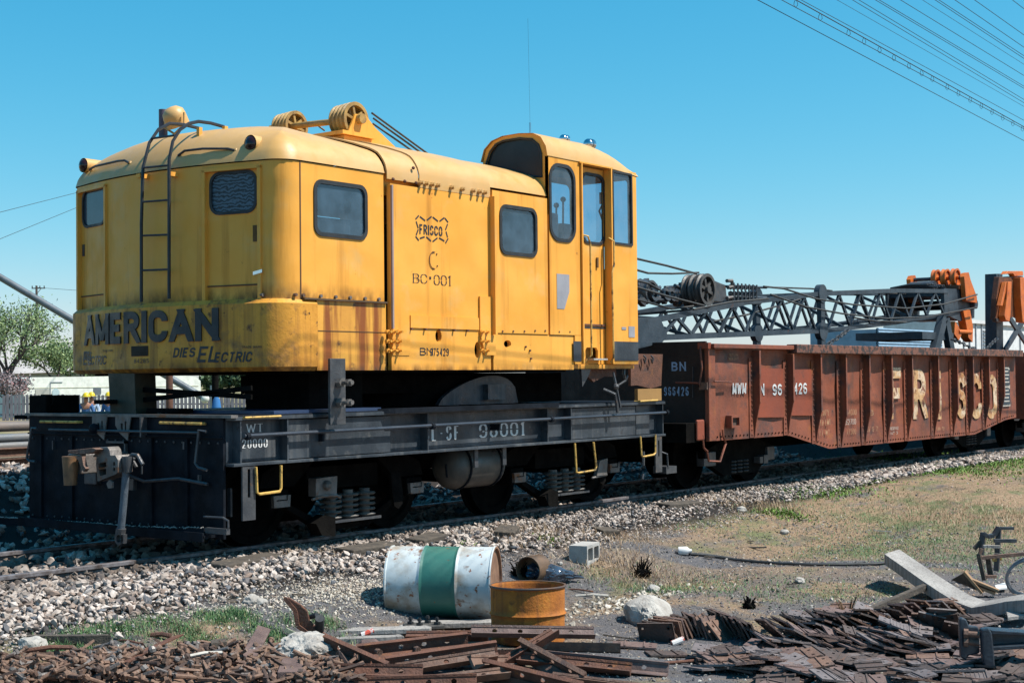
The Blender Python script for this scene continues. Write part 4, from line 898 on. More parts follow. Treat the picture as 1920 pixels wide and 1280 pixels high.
MB().tube([(kp.x, kp.y, kz0), (kp.x, kp.y, kz1)], .075, 14, rs=[.058, .075]).build('knuckle', mat('bright_rubbed_rust', (.30, .16, .08), (.12, .075, .05), sc=6, rough=.45, metal=.3, bump=.2), shank, smooth=True)
MB().prism(cpoly(((144, 856), (157, 855), (160, 872), (164, 878), (160, 884), (155, 876), (150, 862)), xc_-.12), FX(xc_-.12), -.02, .02).build('knuckle_tail', RST2, shank)
MB().prism(cpoly(((203, 906), (208, 899), (213, 903), (213, 914), (206, 915)), xc_), FX(xc_), 0, .02).build('lock_lifter', STL, shank)
# air hose with glad hand
P_ = [oX(*q, XE-.42) for q in ((258, 862), (250, 854), (243, 858), (239, 868), (236, 885), (232, 940), (227, 990))]
ho = MB().tube(P_[3:], .033, 12).build('air_hose', mat('blue_grey_hose', (.12, .15, .185), (.07, .09, .115), sc=14, rough=.6, bump=.4, bsc=80), car, smooth=True)
MB().tube([P_[3]+Vector((.0, .0, .06)), P_[3], P_[3]-Vector((0, 0, .08))], .045, 12, rs=[.05, .05, .04]).build('hose_clamp', GRS, ho, smooth=True)
m_ = MB(); m_.tube([oX(*q, XE-.38) for q in ((238, 862), (248, 852), (258, 853), (268, 871))], .018, 8); m_.tube([oX(*q, XE-.3) for q in ((246, 858), (256, 876))], .016, 6); m_.tube([oX(*q, XE-.3) for q in ((266, 872), (266, 888))], .008, 6); m_.tube([oX(*q, XE-.3) for q in ((250, 858), (246, 872))], .02, 6)
m_.build('angle_cock', GRS, car)
g = P_[-1]; m_ = MB(); m_.cyl(g, g+Vector((0, .01, -.05)), .045, 12); m_.lathe([(.035, -.02), (.06, -.02), (.06, .02), (.035, .02), (.035, -.02)], T(g.x, g.y+.01, g.z-.09) @ RY(90), 14); m_.bx(g.x-.02, g.x+.02, g.y-.06, g.y-.03, g.z-.13, g.z-.05)
m_.build('glad_hand', GRS, ho)
MB().prism(cpoly(((242, 900), (249, 896), (257, 898), (256, 918), (249, 918), (243, 912)), XE-.08), FX(XE-.08), 0, .04).build('hose_bracket', GRS, car)
# bottom step board of the end, sagging, with frayed top edge
P_ = [oX(*q, XE-.12) for q in ((-30, 964), (0, 970), (70, 975), (160, 980), (250, 987), (330, 990), (385, 990))]
m_ = MB()
for a, b in zip(P_[:-1], P_[1:]): m_.bar(a-Vector((0, 0, .03)), b-Vector((0, 0, .03)), .03, .07)
sb = m_.build('end_step_board', BLK, car)
m_ = MB(); r_ = random.Random(3)
for a, b in zip(P_[:-1], P_[1:]):
    n = int((b-a).length/.02)
    for k in range(n):
        t = a.lerp(b, k/n); m_.ball(t+Vector((-.01, 0, .006+r_.uniform(-.006, .006))), r_.uniform(.006, .012), 5)
m_.build('board_gravel_crust', CONL, sb, kind='stuff')
a = oX(388, 988, XE-.12); b = oX(428, 1002, XE-.12)
MB().bx(XE-.14, XE-.1, b.y, a.y, b.z, a.z).tube([oX(*q, XE-.12) for q in ((382, 968), (418, 970), (428, 976), (428, 990))], .01, 6).build('step_board_bracket', GRS, car)
for (px_, py0, py1, x) in ((464-84, 888, 975, XE+.35), (374, 885, 960, XE+.02)): MB().bx(x, x+.02, oX(px_, py0, x).y-.02, oX(px_, py0, x).y, oX(px_, py1, x).z, oX(px_, py0, x).z).build('end_brace', GRS, car)
a = oX(425, 915, XE+.1); MB().bx(a.x, a.x+.02, a.y-.05, a.y, a.z-.25, a.z).build('end_brace', GRS, car)
MB().bx(XE+.02, XE+.04, -1.40, -1.36, ZB+.02, 1.06).bx(XE-.0, XE+.3, -1.40, -1.36, ZB, ZB+.02).build('corner_angle', GRS, car)
# column and cross straps behind the end (rear support of the crane)
xs_ = XE+.25
A = oX(203, 700, xs_); B = oX(252, 700, xs_); C_ = oX(207, 768, xs_); D_ = oX(255, 768, xs_)
MB().add([A, B, D_-Vector((0, 0, .05)), C_-Vector((0, 0, .05)), A+Vector((.25, 0, 0)), B+Vector((.25, 0, 0)), D_+Vector((.25, 0, -.05)), C_+Vector((.25, 0, -.05))], [(0, 1, 2, 3), (4, 5, 6, 7), (0, 3, 7, 4), (1, 2, 6, 5), (0, 1, 5, 4), (3, 2, 6, 7)]).build('rear_support_column', mat('dark_olive_paint', (.050, .040, .022), rough=.6), car)
for (a, b, c_, d_) in ((253, 729, 472, 744), (253, 751, 472, 727)):
    MB().bar(oX(a, b, xs_+.1), oX(c_, d_, xs_+.1), .02, .045).build('cross_strap', UND, car)
MB().bx(xs_+.02, xs_+.2, -.45, .02, ZD+.01, ZD+.05).build('deck_cleat', UND, car)
MB().bx(XE+.1, XE+.3, oX(212, 752, XE+.2).y, oX(192, 752, XE+.2).y+.0, oX(200, 757, XE+.2).z, oX(200, 749, XE+.2).z).build('valve_handle', UND, car)
MB().bx(XE+.5, 10.4, -1.5, .0, ZD+.001, ZD+.03).build('deck_sheet', mat('blue_painted_deck_strip', (.03, .06, .14), rough=.4), car)
# dark mass under the house between deck and body
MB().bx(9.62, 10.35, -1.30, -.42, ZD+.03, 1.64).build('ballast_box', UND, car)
# underframe
MB().bx(XE+.05, X1-.05, -.35, .35, .55, ZD-.04).bx(XE+.1, X1-.1, -1.3, 1.3, 1.05, ZD-.04).build('centre_sill', UND, car)
# trucks
wheelx = [oY(px_, py_, -.72).x for px_, py_ in ((467, 1015), (722, 988), (917, 962), (1097, 940))]
def wheel(par, x, y, r=.42, mt=UND):
    s = -1 if y < 0 else 1
    M_ = T(x, y, r+.0) @ RX(90)
    return MB().lathe([(.001, -.05), (.10, -.05), (.12, -.02), (r*.78, -.02), (r*.82, -.055), (r, -.055), (r*1.0, .05), (r+.025, .06), (r+.025, .085), (r*.8, .085), (.001, .085)] if s < 0 else [(.001, .05), (.10, .05), (r*.78, .02), (r, .055), (r, -.05), (r+.025, -.06), (r+.025, -.085), (.001, -.085)], M_ if s > 0 else T(x, y, r) @ RX(-90), 32).build('wheel', mt, par, smooth=True)
for i, x in enumerate(wheelx):
    for y in (-.72, .72): wheel(car, x, y)
    MB().cyl((x, -1.0, .42), (x, 1.0, .42), .08, 12).build('axle', UND, car)
    jb = MB().bx(x-.12, x+.12, -1.14, -.92, .36, .54).build('journal_box', UND, car, bevel=.01)
    MB().prism([(x-.10, .38), (x+.10, .38), (x+.11, .49), (x+.075, .49), (x+.07, .44), (x-.07, .44), (x-.075, .49), (x-.11, .49)], FY(-1.14), .001, .04).build('journal_lid', STL, jb)
    MB().bx(x-.065, x+.065, -1.17, -1.141, .45, .49).build('lid_hinge', STL, jb)
for (xa_, xb_) in ((wheelx[0], wheelx[1]), (wheelx[2], wheelx[3])):
    xm = (xa_+xb_)/2
    MB().prism([(xa_-.2, .56), (xa_+.25, .56), (xm-.45, .78), (xm+.45, .78), (xb_-.25, .56), (xb_+.2, .56), (xb_+.15, .70), (xm+.5, .95), (xm-.5, .95), (xa_-.15, .70)], FY(-.98), 0, .10).build('truck_side_frame', UND, car)
    MB().prism([(xa_+.16, .40), (xm-.36, .20), (xm+.36, .20), (xb_-.16, .40), (xb_-.16, .34), (xm+.33, .10), (xm-.33, .10), (xa_+.16, .34)], FY(-.98), 0, .10).build('truck_lower_frame', UND, car)
    MB().bx(xm-.5, xm+.5, -1.04, 1.04, .50, .72).build('truck_bolster', UND, car)
    MB().bx(xm-.38, xm+.38, -1.20, -.98, .175, .20).build('spring_plank', GRS, car)
    for k in range(3):
        xx = xm-.24+k*.24; m_ = MB()
        for j in range(5): m_.lathe([(.10, -.014), (.115, 0), (.10, .014), (.06, 0), (.10, -.014)], T(xx, -1.10, .225+j*.052), 12)
        m_.lathe([(.055, .20), (.055, .48)], T(xx, -1.10, 0), 10, cap=True).build('coil_spring', mat('dusty_spring_steel', (.17, .15, .13), (.09, .085, .085), sc=9, rough=.5, bump=.3), car, smooth=True)
    MB().prism([(xb_-.48, .62), (xb_-.34, .62), (xb_-.30, .40), (xb_-.31, .30), (xb_-.37, .25), (xb_-.43, .28), (xb_-.46, .40)], FY(-1.22), 0, .03).build('brake_hanger', UND, car)
    MB().prism([(xa_+.36, .20), (xa_+.5, .27), (xa_+.62, .24), (xa_+.62, .06), (xa_+.44, .08)], FY(-1.22), -.1, .04).build('brake_shoe_head', UND, car)
p = oY(612, 925, -1.25)
vb = sheet([(p.x-.14, p.z-.02), (p.x+.14, p.z-.02), (p.x+.15, p.z+.16), (p.x-.14, p.z+.15)], [], FY(-1.25), .1, 'slack_adjuster_box', STL, car)
MB().ball((p.x, -1.26, p.z+.08), .05, 10).tube([(p.x-.22, -1.28, p.z-.04), (p.x-.1, -1.28, p.z-.02), (p.x+.1, -1.28, p.z-.02), (p.x+.16, -1.28, p.z-.05)], .014, 6).build('adjuster_bolt', STL, vb)
p = oY(1123, 875, -1.25); MB().prism([(p.x-.12, p.z-.1), (p.x+.1, p.z-.1), (p.x+.12, p.z+.1), (p.x-.05, p.z+.08)], FY(-1.25), 0, .05).tube([(p.x-.2, -1.28, p.z-.12), (p.x+.12, -1.28, p.z-.1)], .014, 6).build('slack_adjuster_box', STL, car)
# air reservoir
a = oY(858, 893, -1.30); b = oY(940, 891, -1.30)
M_ = T(a.x, -1.15, .62) @ RY(90); L_ = b.x-a.x
tk = MB().lathe([(.001, -.07), (.10, -.06), (.19, -.02), (.235, .04), (.24, .08), (.24, L_-.08), (.235, L_-.04), (.19, L_+.02), (.001, L_+.07)], M_, 28).build('air_reservoir', mat('dusty_black_tank', (.11, .095, .08), (.05, .05, .05), sc=4, rough=.45, bump=.1), car, smooth=True)
for t in (.12, L_-.10): MB().lathe([(.243, t-.012), (.255, t-.012), (.255, t+.012), (.243, t+.012)], M_, 28).bx(a.x+t-.02, a.x+t+.02, -1.16, -1.12, .86, 1.0).build('tank_strap', BLK, tk)
for px_ in (892, 945): x = oY(px_, 855, -1.45).x; MB().bx(x-.03, x+.03, -1.46, -1.44, .62, .81).build('tank_hanger', GRS, car)
MB().tube([oY(*q, -1.35) for q in ((924, 846), (929, 852), (929, 866), (937, 870), (938, 884))], .012, 6).build('air_pipe', GRS, car)
MB().tube([oY(*q, -1.2) for q in ((836, 870), (838, 893), (843, 896))], .012, 6).build('air_pipe', BLK, car)
for pl in (((455+787-780, 0), (0, 0)),): pass
MB().tube([oY(*q, -1.45) for q in ((1206, 846), (1206, 872))], .02, 6).build('drop_pipe', GRS, car)
MB().tube([oY(*q, -1.45) for q in ((1206, 888), (1204, 898))], .02, 6).build('drop_pipe', GRS, car)
# ================================================================== GONDOLA
gon = thing('gondola_car', (22.9, 0, 0), 'long rust red gondola wagon with ribbed sides and faded cream letters, coupled behind the crane', 'freight car')
GX0, GX1, yP = 16.75, 29.06, -1.50
ribx = [oY(q, 700, yP-.115).x for q in (1425, 1488, 1540, 1587, 1631, 1672.6, 1711, 1760, 1795.6, 1825, 1855, 1883)]
def gz(x): return float(np.interp(x, [16.6, 19.1, 20.45, 26.7, 28.4, 29.2], [.70, .69, .435, .42, .64, .68]))
edges = [GX0]+ribx+[GX1]
rg = random.Random(11)
def dent(x, z):
    e = 1.0
    return .022*pnoise(Vector((x*1.9, 3.1, z*1.6)))+.010*pnoise(Vector((x*6, 9.1, z*5)))
for i, (a, b) in enumerate(zip(edges[:-1], edges[1:])):
    m_ = MB(); nx, nz = 10, 12
    bulge = 0 if i in (0,) else rg.uniform(.01, .035)
    for ix in range(nx+1):
        for iz in range(nz+1):
            x = a+(b-a)*ix/nx; z = gz(x)+(1.96-gz(x))*iz/nz; s_ = math.sin(math.pi*ix/nx)*math.sin(math.pi*iz/nz)
            m_.v.append((x, yP+bulge*s_+dent(x, z)*(s_**.5 if s_ > 0 else 0), z))
    for ix in range(nx):
        for iz in range(nz): k = ix*(nz+1)+iz; m_.f.append((k, k+nz+1, k+nz+2, k+1))
    m_.build('side_panel', GON, gon, smooth=True)
def rib(x, par, top=1.90, dep=.125, yb=yP, zb=None):
    zb = gz(x) if zb is None else zb
    m_ = MB(); m_.prism([(yb, zb+.01), (yb-.02, zb+.01), (yb-dep*.45, zb+.22), (yb-dep, zb+.50), (yb-dep, top-.02), (yb-dep*.8, top), (yb, top)], lambda u, v, d: Vector((x+d, u, v)), -.010, .010)
    m_.bx(x-.13, x-.012, yb-.014, yb-.002, zb+.01, top-.1)
    m_.bx(x-.022, x+.022, yb-dep-.006, yb-dep+.006, zb+.50, top)
    r_ = m_.build('side_rib', GON, par)
    q = MB(); n = 15
    for k in range(n): q.ball((x-.07, yb-.018, zb+.05+(top-.2-zb)*k/n), .016, 6, (1, .7, 1))
    q.build('rivets', GON, r_, kind='stuff'); return r_
for i, x in enumerate(ribx): rib(x, gon, top=1.915 if i < 1 else 1.875, dep=.115)
m_ = MB()
x = GX0+.15
while x < GX1-.1:
    m_.ball((x, yP-.006, gz(x)+.05), .014, 6, (1, .6, 1)); x += .105
m_.build('bottom_rivets', UND, gon, kind='stuff')
MB().bx(GX0, 19.08, -1.62, -1.49, 1.935, 1.995).build('top_chord', GON, gon, bevel=.006)
m_ = MB(); m_.bx(19.09, GX1+.02, -1.66, -1.49, 1.885, 2.015); m_.build('top_chord', GONT, gon, bevel=.01)
MB().bx(GX0, GX1, 1.49, 1.62, 1.9, 2.0).bx(GX0, GX1, 1.49, 1.52, .5, 1.9).build('far_side', GON, gon)
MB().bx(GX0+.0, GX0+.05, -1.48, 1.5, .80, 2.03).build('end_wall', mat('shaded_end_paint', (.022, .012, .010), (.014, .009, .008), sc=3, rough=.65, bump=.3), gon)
MB().bx(GX1-.05, GX1, -1.48, 1.5, .80, 1.95).build('end_wall', GON, gon)
MB().bx(GX0, GX1, -1.4, 1.4, .74, .80).bx(GX0+.1, GX1-.1, -.3, .3, .42, .74).build('floor_and_sill', UND, gon)
MB().bx(GX0-.05, GX0+.13, -1.56, -1.495, .70, 1.98).build('corner_post', GON, gon, bevel=.01)
text('BN', .56, 1.60, .105, FX(GX0), BLU, gon, wd=.24, sp=.1) if False else None
def onend(s, xa, ya, xb, h, **kw):
    a = oX(xa, ya, GX0); b = oX(xb, ya, GX0); return text(s, -a.y, a.z, h, FX(GX0), BLU, gon, width=-b.y+a.y, **kw)
onend('BN', 1259, 696, 1280, .13, wd=.24)
onend('966426', 1245, 742, 1296, .125, wd=.17)
for pl in (((1314, 649), (1313, 654), (1316, 690), (1312, 718), (1312, 722)), ((1267, 717), (1285, 717), (1312, 718))):
    MB().tube([oX(a, b, GX0-.09) for a, b in pl], .013, 6).build('grab_iron', GON, gon)
p = oX(1320, 722, GX0-.05); MB().bx(GX0-.08, GX0, p.y-.06, p.y+.06, p.z-.06, p.z+.04).build('grab_bracket', RST2, gon)
p = oX(1320, 648, GX0-.05); MB().bx(GX0-.08, GX0, p.y-.08, p.y+.08, p.z-.04, p.z+.04).build('grab_bracket', GONR, gon)
MB().tube([oX(1299, 687, GX0-.02), oX(1299, 745, GX0-.02)], .008, 5).build('chalk_line_rod', GRS, gon)
# side grab irons with shadows
for pl in (((1339, 653), (1341, 653), (1372, 654), (1374, 650)), ((1339, 715), (1341, 715), (1369, 716), (1371, 716))):
    MB().tube([oY(a, b, -1.60) for a, b in pl], .012, 6).build('grab_iron', GON, gon)
# end sill, corner casting, stirrup
m_ = MB(); m_.bx(GX0-.55, GX0-.05, -1.50, 1.5, .70, .95); m_.build('end_sill', UND, gon)
a = oY(1305, 787, -1.52); b = oY(1318, 825, -1.52)
MB().bx(a.x, b.x+.02, -1.54, -1.505, b.z, a.z).build('sill_end_plate', GONR, gon, bevel=.02)
MB().tube([oY(*q, -1.53) for q in ((1317, 815), (1320, 840), (1326, 846), (1329, 864), (1350, 865), (1354, 852), (1361, 831), (1356, 818), (1355, 805))], .016, 6).build('stirrup_step', GON, gon)
a = oY(1371, 802, yP-.08); b = oY(1387, 778, yP-.08); sheet([(a.x, a.z), (b.x, a.z), (b.x, b.z), (a.x, b.z)], [[(a.x+.03, a.z+.03), (b.x-.03, a.z+.03), (b.x-.03, b.z-.03), (a.x+.03, b.z-.03)]], FY(yP-.09), .09, 'placard_box', GON, gon)
MB().bx(a.x+.03, b.x-.03, yP-.05, yP-.03, a.z+.03, b.z-.03).build('placard', simple('worn_placard_board', (.10, .065, .05)), gon)
# fresher painted band on two bays
for a, b in ((ribx[0]+.02, ribx[1]-.14), (ribx[1]+.02, ribx[2]-.14)):
    MB().prism([(a, .98), (b, .96), (b, 1.66), (a, 1.68)], FY(yP), .012, .020).build('repainted_patch', GONR, gon)
def ong(s, xa, ya, xb, h, mt=WHT2, off=.014, **kw):
    y = yP-off; a = oY(xa, ya, y); b = oY(xb, ya, y); return text(s, a.x, a.z, h, FY(y), mt, gon, width=b.x-a.x, **kw)
ong('MWM', 1373, 739, 1403, .155, wd=.22, slant=.08, off=.02)
ong('BN', 1414, 742, 1437, .175, wd=.24, off=.024); ong('96', 1448, 742, 1470, .175, wd=.24, off=.024)
ong('6426', 1479, 740, 1519, .175, wd=.22, off=.024)
ong('CAPY', 1539, 780, 1556, .10, mt=CRM2, wd=.16, serif=True); ong('LD LMT', 1538, 798, 1559, .10, mt=CRM2, wd=.16, serif=True); ong('LT WT', 1537, 817, 1558, .09, mt=CRM2, wd=.16, serif=True)
ong('154000', 1585, 779, 1608, .10, mt=CRM2, wd=.15, serif=True); ong('162700', 1584, 797, 1607, .10, mt=WHT, wd=.15, serif=True); ong('77300', 1587, 815, 1607, .09, mt=CRM2, wd=.15, serif=True)
ong('B', 1629, 779, 1633, .09, mt=CRM2, wd=.16); ong('SF 6-71', 1626, 810, 1648, .09, mt=CRM2, wd=.15, serif=True)
ong('RESERVED', 1669, 806, 1686, .05, mt=WHT, wd=.15); ong('WT 3', 1669, 815, 1685, .05, mt=WHT, wd=.15); ong('RETURN TO', 1750, 808, 1773, .06, mt=CRM2, wd=.15)
ong('RETURN', 1367, 668, 1385, .04, mt=CRM2, wd=.15); ong('WHEN EMPTY', 1366, 675, 1387, .04, mt=CRM2, wd=.15)
for c, xa, xb in (('F', 1667, 1694), ('R', 1712, 1738), ('I', 1758, 1768), ('S', 1793, 1812), ('C', 1820, 1841), ('O', 1849, 1869)):
    y = yP-.0; a = oY(xa, 786, y); b = oY(xb, 786, y); m_ = MB(); hh = .86; wd = .21; h_ = hh*(1-wd)
    ws = max(.3, (b.x-a.x-wd*hh))/max(.01, GL[c][0]*h_) if c != 'I' else 1
    def fy(u, v, d):
        i = max(0, min(len(edges)-2, int(np.searchsorted(edges, u)-1))); e0, e1 = edges[i], edges[i+1]
        tx = min(1, max(0, (u-e0)/(e1-e0))); tz = min(1, max(0, (v-gz(u))/(1.96-gz(u)))); s_ = math.sin(math.pi*tx)*math.sin(math.pi*tz)
        return Vector((u, yP-d-.006+dent(u, v)*(s_**.5), v))
    glyph(m_, c, a.x+wd*hh/2, a.z+wd*hh/2, h_, wd/(1-wd), fy, wsc=ws); m_.build('painted_letter', CRM, gon)
a = oY(1880, 762, yP-.02); b = oY(1893, 690, yP-.02)
pl_ = sheet([(a.x, a.z), (b.x, a.z), (b.x, b.z), (a.x, b.z)], [], FY(yP-.02), .01, 'consolidated_stencil', WHT, gon)
for k in range(2):
    z0 = a.z+.04+k*(b.z-a.z)*.5; MB().bx(a.x+.03, b.x-.03, yP-.030, yP-.0205, z0, z0+(b.z-a.z)*.5-.07).build('stencil_field', simple('blue_black_stencil_field', (.03, .05, .07)), pl_)
    for j in range(5): MB().bx(a.x+.06, b.x-.08-.04*(j % 2), yP-.034, yP-.0305, z0+.05+j*.07, z0+.075+j*.07).build('stencil_line', WHT, pl_)
# trucks
def truck(par, xm, wb=1.75, yy=-1.0):
    for x in (xm-wb/2, xm+wb/2):
        for y in (-.72, .72): wheel(par, x, y)
        MB().cyl((x, -1, .42), (x, 1, .42), .08, 10).build('axle', UND, par)
        MB().bx(x-.11, x+.11, yy-.15, yy+.04, .32, .52).build('journal_box', GRS, par, bevel=.01)
    MB().prism([(xm-wb/2-.15, .52), (xm-.3, .72), (xm+.3, .72), (xm+wb/2+.15, .52), (xm+wb/2+.1, .38), (xm+.45, .16), (xm-.45, .16), (xm-wb/2-.1, .38)], FY(yy), 0, .10).build('truck_side_frame', UND, par)
    for k in (-1, 0, 1):
        m_ = MB()
        for j in range(4): m_.lathe([(.07, -.014), (.085, 0), (.07, .014)], T(xm+k*.18, yy-.06, .20+j*.05), 10)
        m_.build('coil_spring', GRS, par)
truck(gon, 18.35); truck(gon, 27.6)
a = oY(1425, 868, -1.2); MB().bx(a.x, a.x+.10, -1.2, -1.1, a.z, a.z+.09).bx(a.x+.13, a.x+.25, -1.2, -1.1, a.z-.01, a.z+.11).build('brake_rigging', GRS, gon)
a = oY(1320, 874, -1.2); MB().bx(a.x, a.x+.14, -1.2, -1.1, a.z, a.z+.10).build('brake_rigging', GRS, gon)
# next wagon behind the gondola
nxt = thing('brown_boxcar', (34, 0, 0), 'brown freight wagon beyond the gondola, cut off by the right edge', 'freight car')
MB().bx(29.75, 41, -1.55, 1.5, .62, 1.98).build('wagon_body', GON, nxt, bevel=.01)
MB().bx(29.7, 41, -1.60, -1.54, 1.90, 2.0).build('top_chord', GONT, nxt)
for x in (29.78, 31.0, 32.2, 33.4, 34.6): rib(x, nxt, top=1.9, dep=.1, yb=-1.552, zb=.66)
MB().bx(30.0, 30.9, -1.575, -1.553, .95, 1.28).build('teal_plate', simple('faded_teal_plate', (.10, .20, .22)), nxt)
text('FRISCO', 29.95, 1.52, .18, FY(-1.554), CRM2, nxt, wd=.16)
truck(nxt, 31.6); truck(nxt, 39)
MB().bx(29.06, 29.75, -.12, .12, .62, .82).build('coupler', UND, nxt)
# ================================================================== BOOM
boom = thing('crane_boom', (16, 0, 2.1), 'long grey blue lattice crane boom laid over the ribbed gondola', 'crane boom')
yb = .60
uz = lambda x: float(np.interp(x, [15.2, 16.8, 20.16, 22.05, 24.07, 26.55, 29.2], [2.15, 2.33, 2.76, 2.91, 3.05, 3.15, 3.24]))
lz = lambda x: float(np.interp(x, [15.2, 17.0, 22.0, 24.0, 25.3, 27.5, 29.2], [2.03, 2.10, 2.29, 2.38, 2.52, 2.72, 2.80]))
for s in (-1, 1):
    y = s*yb
    for (xa, xb) in ((16.8, 19.5), (19.5, 22.05), (22.2, 25.2), (25.2, 27.8)):
        for fz, nm in ((uz, 'upper_chord'), (lz, 'lower_chord')):
            MB().bar((xa, y, fz(xa)), (xb, y, fz(xb)), .07, .075).build(nm, BOOM, boom)
    for (xa, xb, n) in ((17.1, 21.9, 6), (22.4, 27.6, 6)):
        for k in range(n):
            a = xa+(xb-xa)*k/n; c_ = a+(xb-xa)/n; mdl = (a+c_)/2
            MB().bar((a, y, lz(a)+.03), (mdl, y, uz(mdl)-.03), .038, .042).bar((mdl, y, uz(mdl)-.03), (c_, y, lz(c_)+.03), .038, .042).build('lattice_bar', BOOM, boom)
    MB().prism([(15.2, 2.25), (15.2, 1.95), (16.3, 1.93), (17.0, 2.03), (17.15, 2.14), (16.95, 2.38), (16.2, 2.36)], FY(y), -.03, .06).build('boom_foot_plate', BOOM, boom)
    for fz in (uz, lz): MB().cyl((22.12, y-.05, fz(22.1)), (22.12, y+.05, fz(22.1)), .155, 20).build('splice_disc', BOOM, boom)
    MB().bx(22.05, 22.2, y-.04, y+.04, 1.75, uz(22.1)).build('splice_post', BOOM, boom)
for (xa, xb, n) in ((17.1, 21.9, 6), (22.4, 27.6, 7)):
    for k in range(n):
        a = xa+(xb-xa)*k/n; c_ = a+(xb-xa)/n; s = 1 if k % 2 else -1
        MB().bar((a, s*yb, uz(a)), (c_, -s*yb, uz(c_)), .034, .034).build('top_cross_bar', BOOM, boom)
        MB().bar((a, -s*yb, lz(a)), (c_, s*yb, lz(c_)), .034, .034).build('bottom_cross_bar', BOOM, boom)
        if k % 2: MB().bar((a, -yb, lz(a)), (a, yb, uz(a)), .05, .05).build('sway_brace', BOOM, boom)
hd = MB().prism([(27.6, 2.74), (28.4, 2.62), (29.25, 2.70), (29.3, 3.15), (29.2, 3.28), (27.6, 3.24)], FY(0), -.60, -.55).prism([(27.6, 2.74), (28.4, 2.62), (29.25, 2.70), (29.3, 3.15), (29.2, 3.28), (27.6, 3.24)], FY(0), .55, .62).bx(27.7, 29.1, -.55, .55, 3.1, 3.2).bx(28.3, 29.2, -.5, .5, 2.65, 2.72).build('boom_head', BOOM, boom)
MB().cyl((29.1, -.72, 2.98), (29.1, .72, 2.98), .10, 12).build('head_pin', BOOM, boom)
for k, px_ in enumerate((1808, 1794, 1783)):
    sheave(boom, (28.55, -.50+.2*k, 3.50), .19, .10, ORG, spokes=False)
MB().cyl((28.55, -.70, 3.50), (28.55, .5, 3.50), .04, 10).build('sheave_shaft', BOOM, boom)
for y in (-.70, .42):
    MB().prism([(28.45, 3.58), (28.62, 3.60), (28.72, 3.45), (29.06, 3.12), (29.06, 3.0), (28.45, 3.02), (28.36, 3.5)], FY(y), -.04, .05).build('shaft_bracket', ORG, boom)
MB().prism([(28.45, 2.85), (28.85, 2.85), (29.0, 2.50), (28.96, 2.2), (28.74, 2.28), (28.62, 2.55)], FY(-.62), -.10, .06).cyl((28.2, -.66, 2.40), (28.9, -.66, 2.40), .045, 10).prism([(28.0, 2.60), (28.2, 2.50), (28.35, 2.35), (28.2, 2.22), (27.95, 2.35)], FY(-.62), -.10, .06).build('swivel_bracket', ORG, boom)
m_ = MB(); rb = random.Random(5)
for k in range(14):
    x = 27.3+k*.09; m_.tube([(x, -.4, 3.28+rb.uniform(0, .06)), (x+.05, 0, 3.33), (x+.1, .4, 3.28)], .02, 5)
m_.lathe([(.13, -.25), (.13, .25)], T(28.1, 0, 3.30) @ RX(90), 14, cap=True)
m_.build('rope_guide_rollers', GRS, boom)
MB().bx(28.3, 28.8, -.66, .5, 3.26, 3.34).build('sheave_saddle', ORGD, boom)
# pendants hanging along the boom
for pl, y in ((((1432, 537), (1470, 541), (1530, 560), (1600, 571), (1700, 578), (1770, 570), (1832, 552)), -.80), (((1445, 552), (1510, 575), (1580, 588), (1660, 597), (1740, 594), (1832, 576)), -.80), (((1300, 580), (1370, 566), (1440, 560)), -.72), (((1330, 604), (1400, 590), (1470, 570), (1530, 551)), -.2), (((1190, 484), (1250, 498), (1306, 513)), -.6), (((1190, 505), (1215, 512), (1260, 513), (1310, 511)), -.6), (((1190, 537), (1250, 555), (1320, 573)), -.72), (((1190, 525), (1215, 531), (1240, 545)), -.6), (((1190, 560), (1260, 579), (1300, 574)), -.65), (((1600, 595), (1640, 602), (1700, 604)), -.7), (((1430, 538), (1520, 541), (1560, 545)), .2), (((1620, 548), (1720, 552), (1790, 548)), .2)):
    MB().tube([oY(a, b, y) for a, b in pl], .016, 6).build('pendant_rope', ROPE, boom, smooth=True)
# bridle block lying on the boom
br = thing('bridle_block', (18.3, -.5, 2.8), 'dark spoked wheel and block with rope clamps lying on the boom', 'pulley block')
for k in range(3): sheave(br, (18.28, -.62+.12*k, 2.82), .235, .09, mat('dark_dirty_steel', (.055, .05, .048), (.10, .095, .09), sc=8, rough=.5, bump=.3), nm='sheave')
MB().prism([(18.45, 3.0), (18.8, 2.94), (18.95, 2.92), (18.98, 2.75), (18.85, 2.66), (18.45, 2.66)], FY(-.50), -.2, .08).build('block_cheek', GRS, br, bevel=.01)
m_ = MB()
for k in range(7):
    for z in (2.90, 2.80, 2.72): m_.ball((19.15+k*.12, -.55, z+.004*k), .045, 6); m_.tube([(19.15+k*.12, -.60, z-.05), (19.17+k*.12, -.60, z+.06)], .014, 5)
for z in (2.90, 2.74): m_.tube([(18.95, -.55, z), (20.3, -.55, z+.04)], .02, 5)
m_.build('rope_clamps', GRS, br)
m_ = MB(); m_.tube([(18.95, -.6, 2.98), (19.1, -.6, 2.99), (19.12, -.6, 2.9), (18.98, -.6, 2.88)], .03, 6); m_.tube([(18.95, -.6, 2.72), (19.1, -.6, 2.74), (19.12, -.6, 2.65), (18.98, -.6, 2.64)], .03, 6); m_.build('clevis', STL, br)
jb_ = thing('hook_tackle', (17, -.3, 2.6), 'heap of dark shackles and small pulleys behind the cab roof line', 'tackle')
m_ = MB()
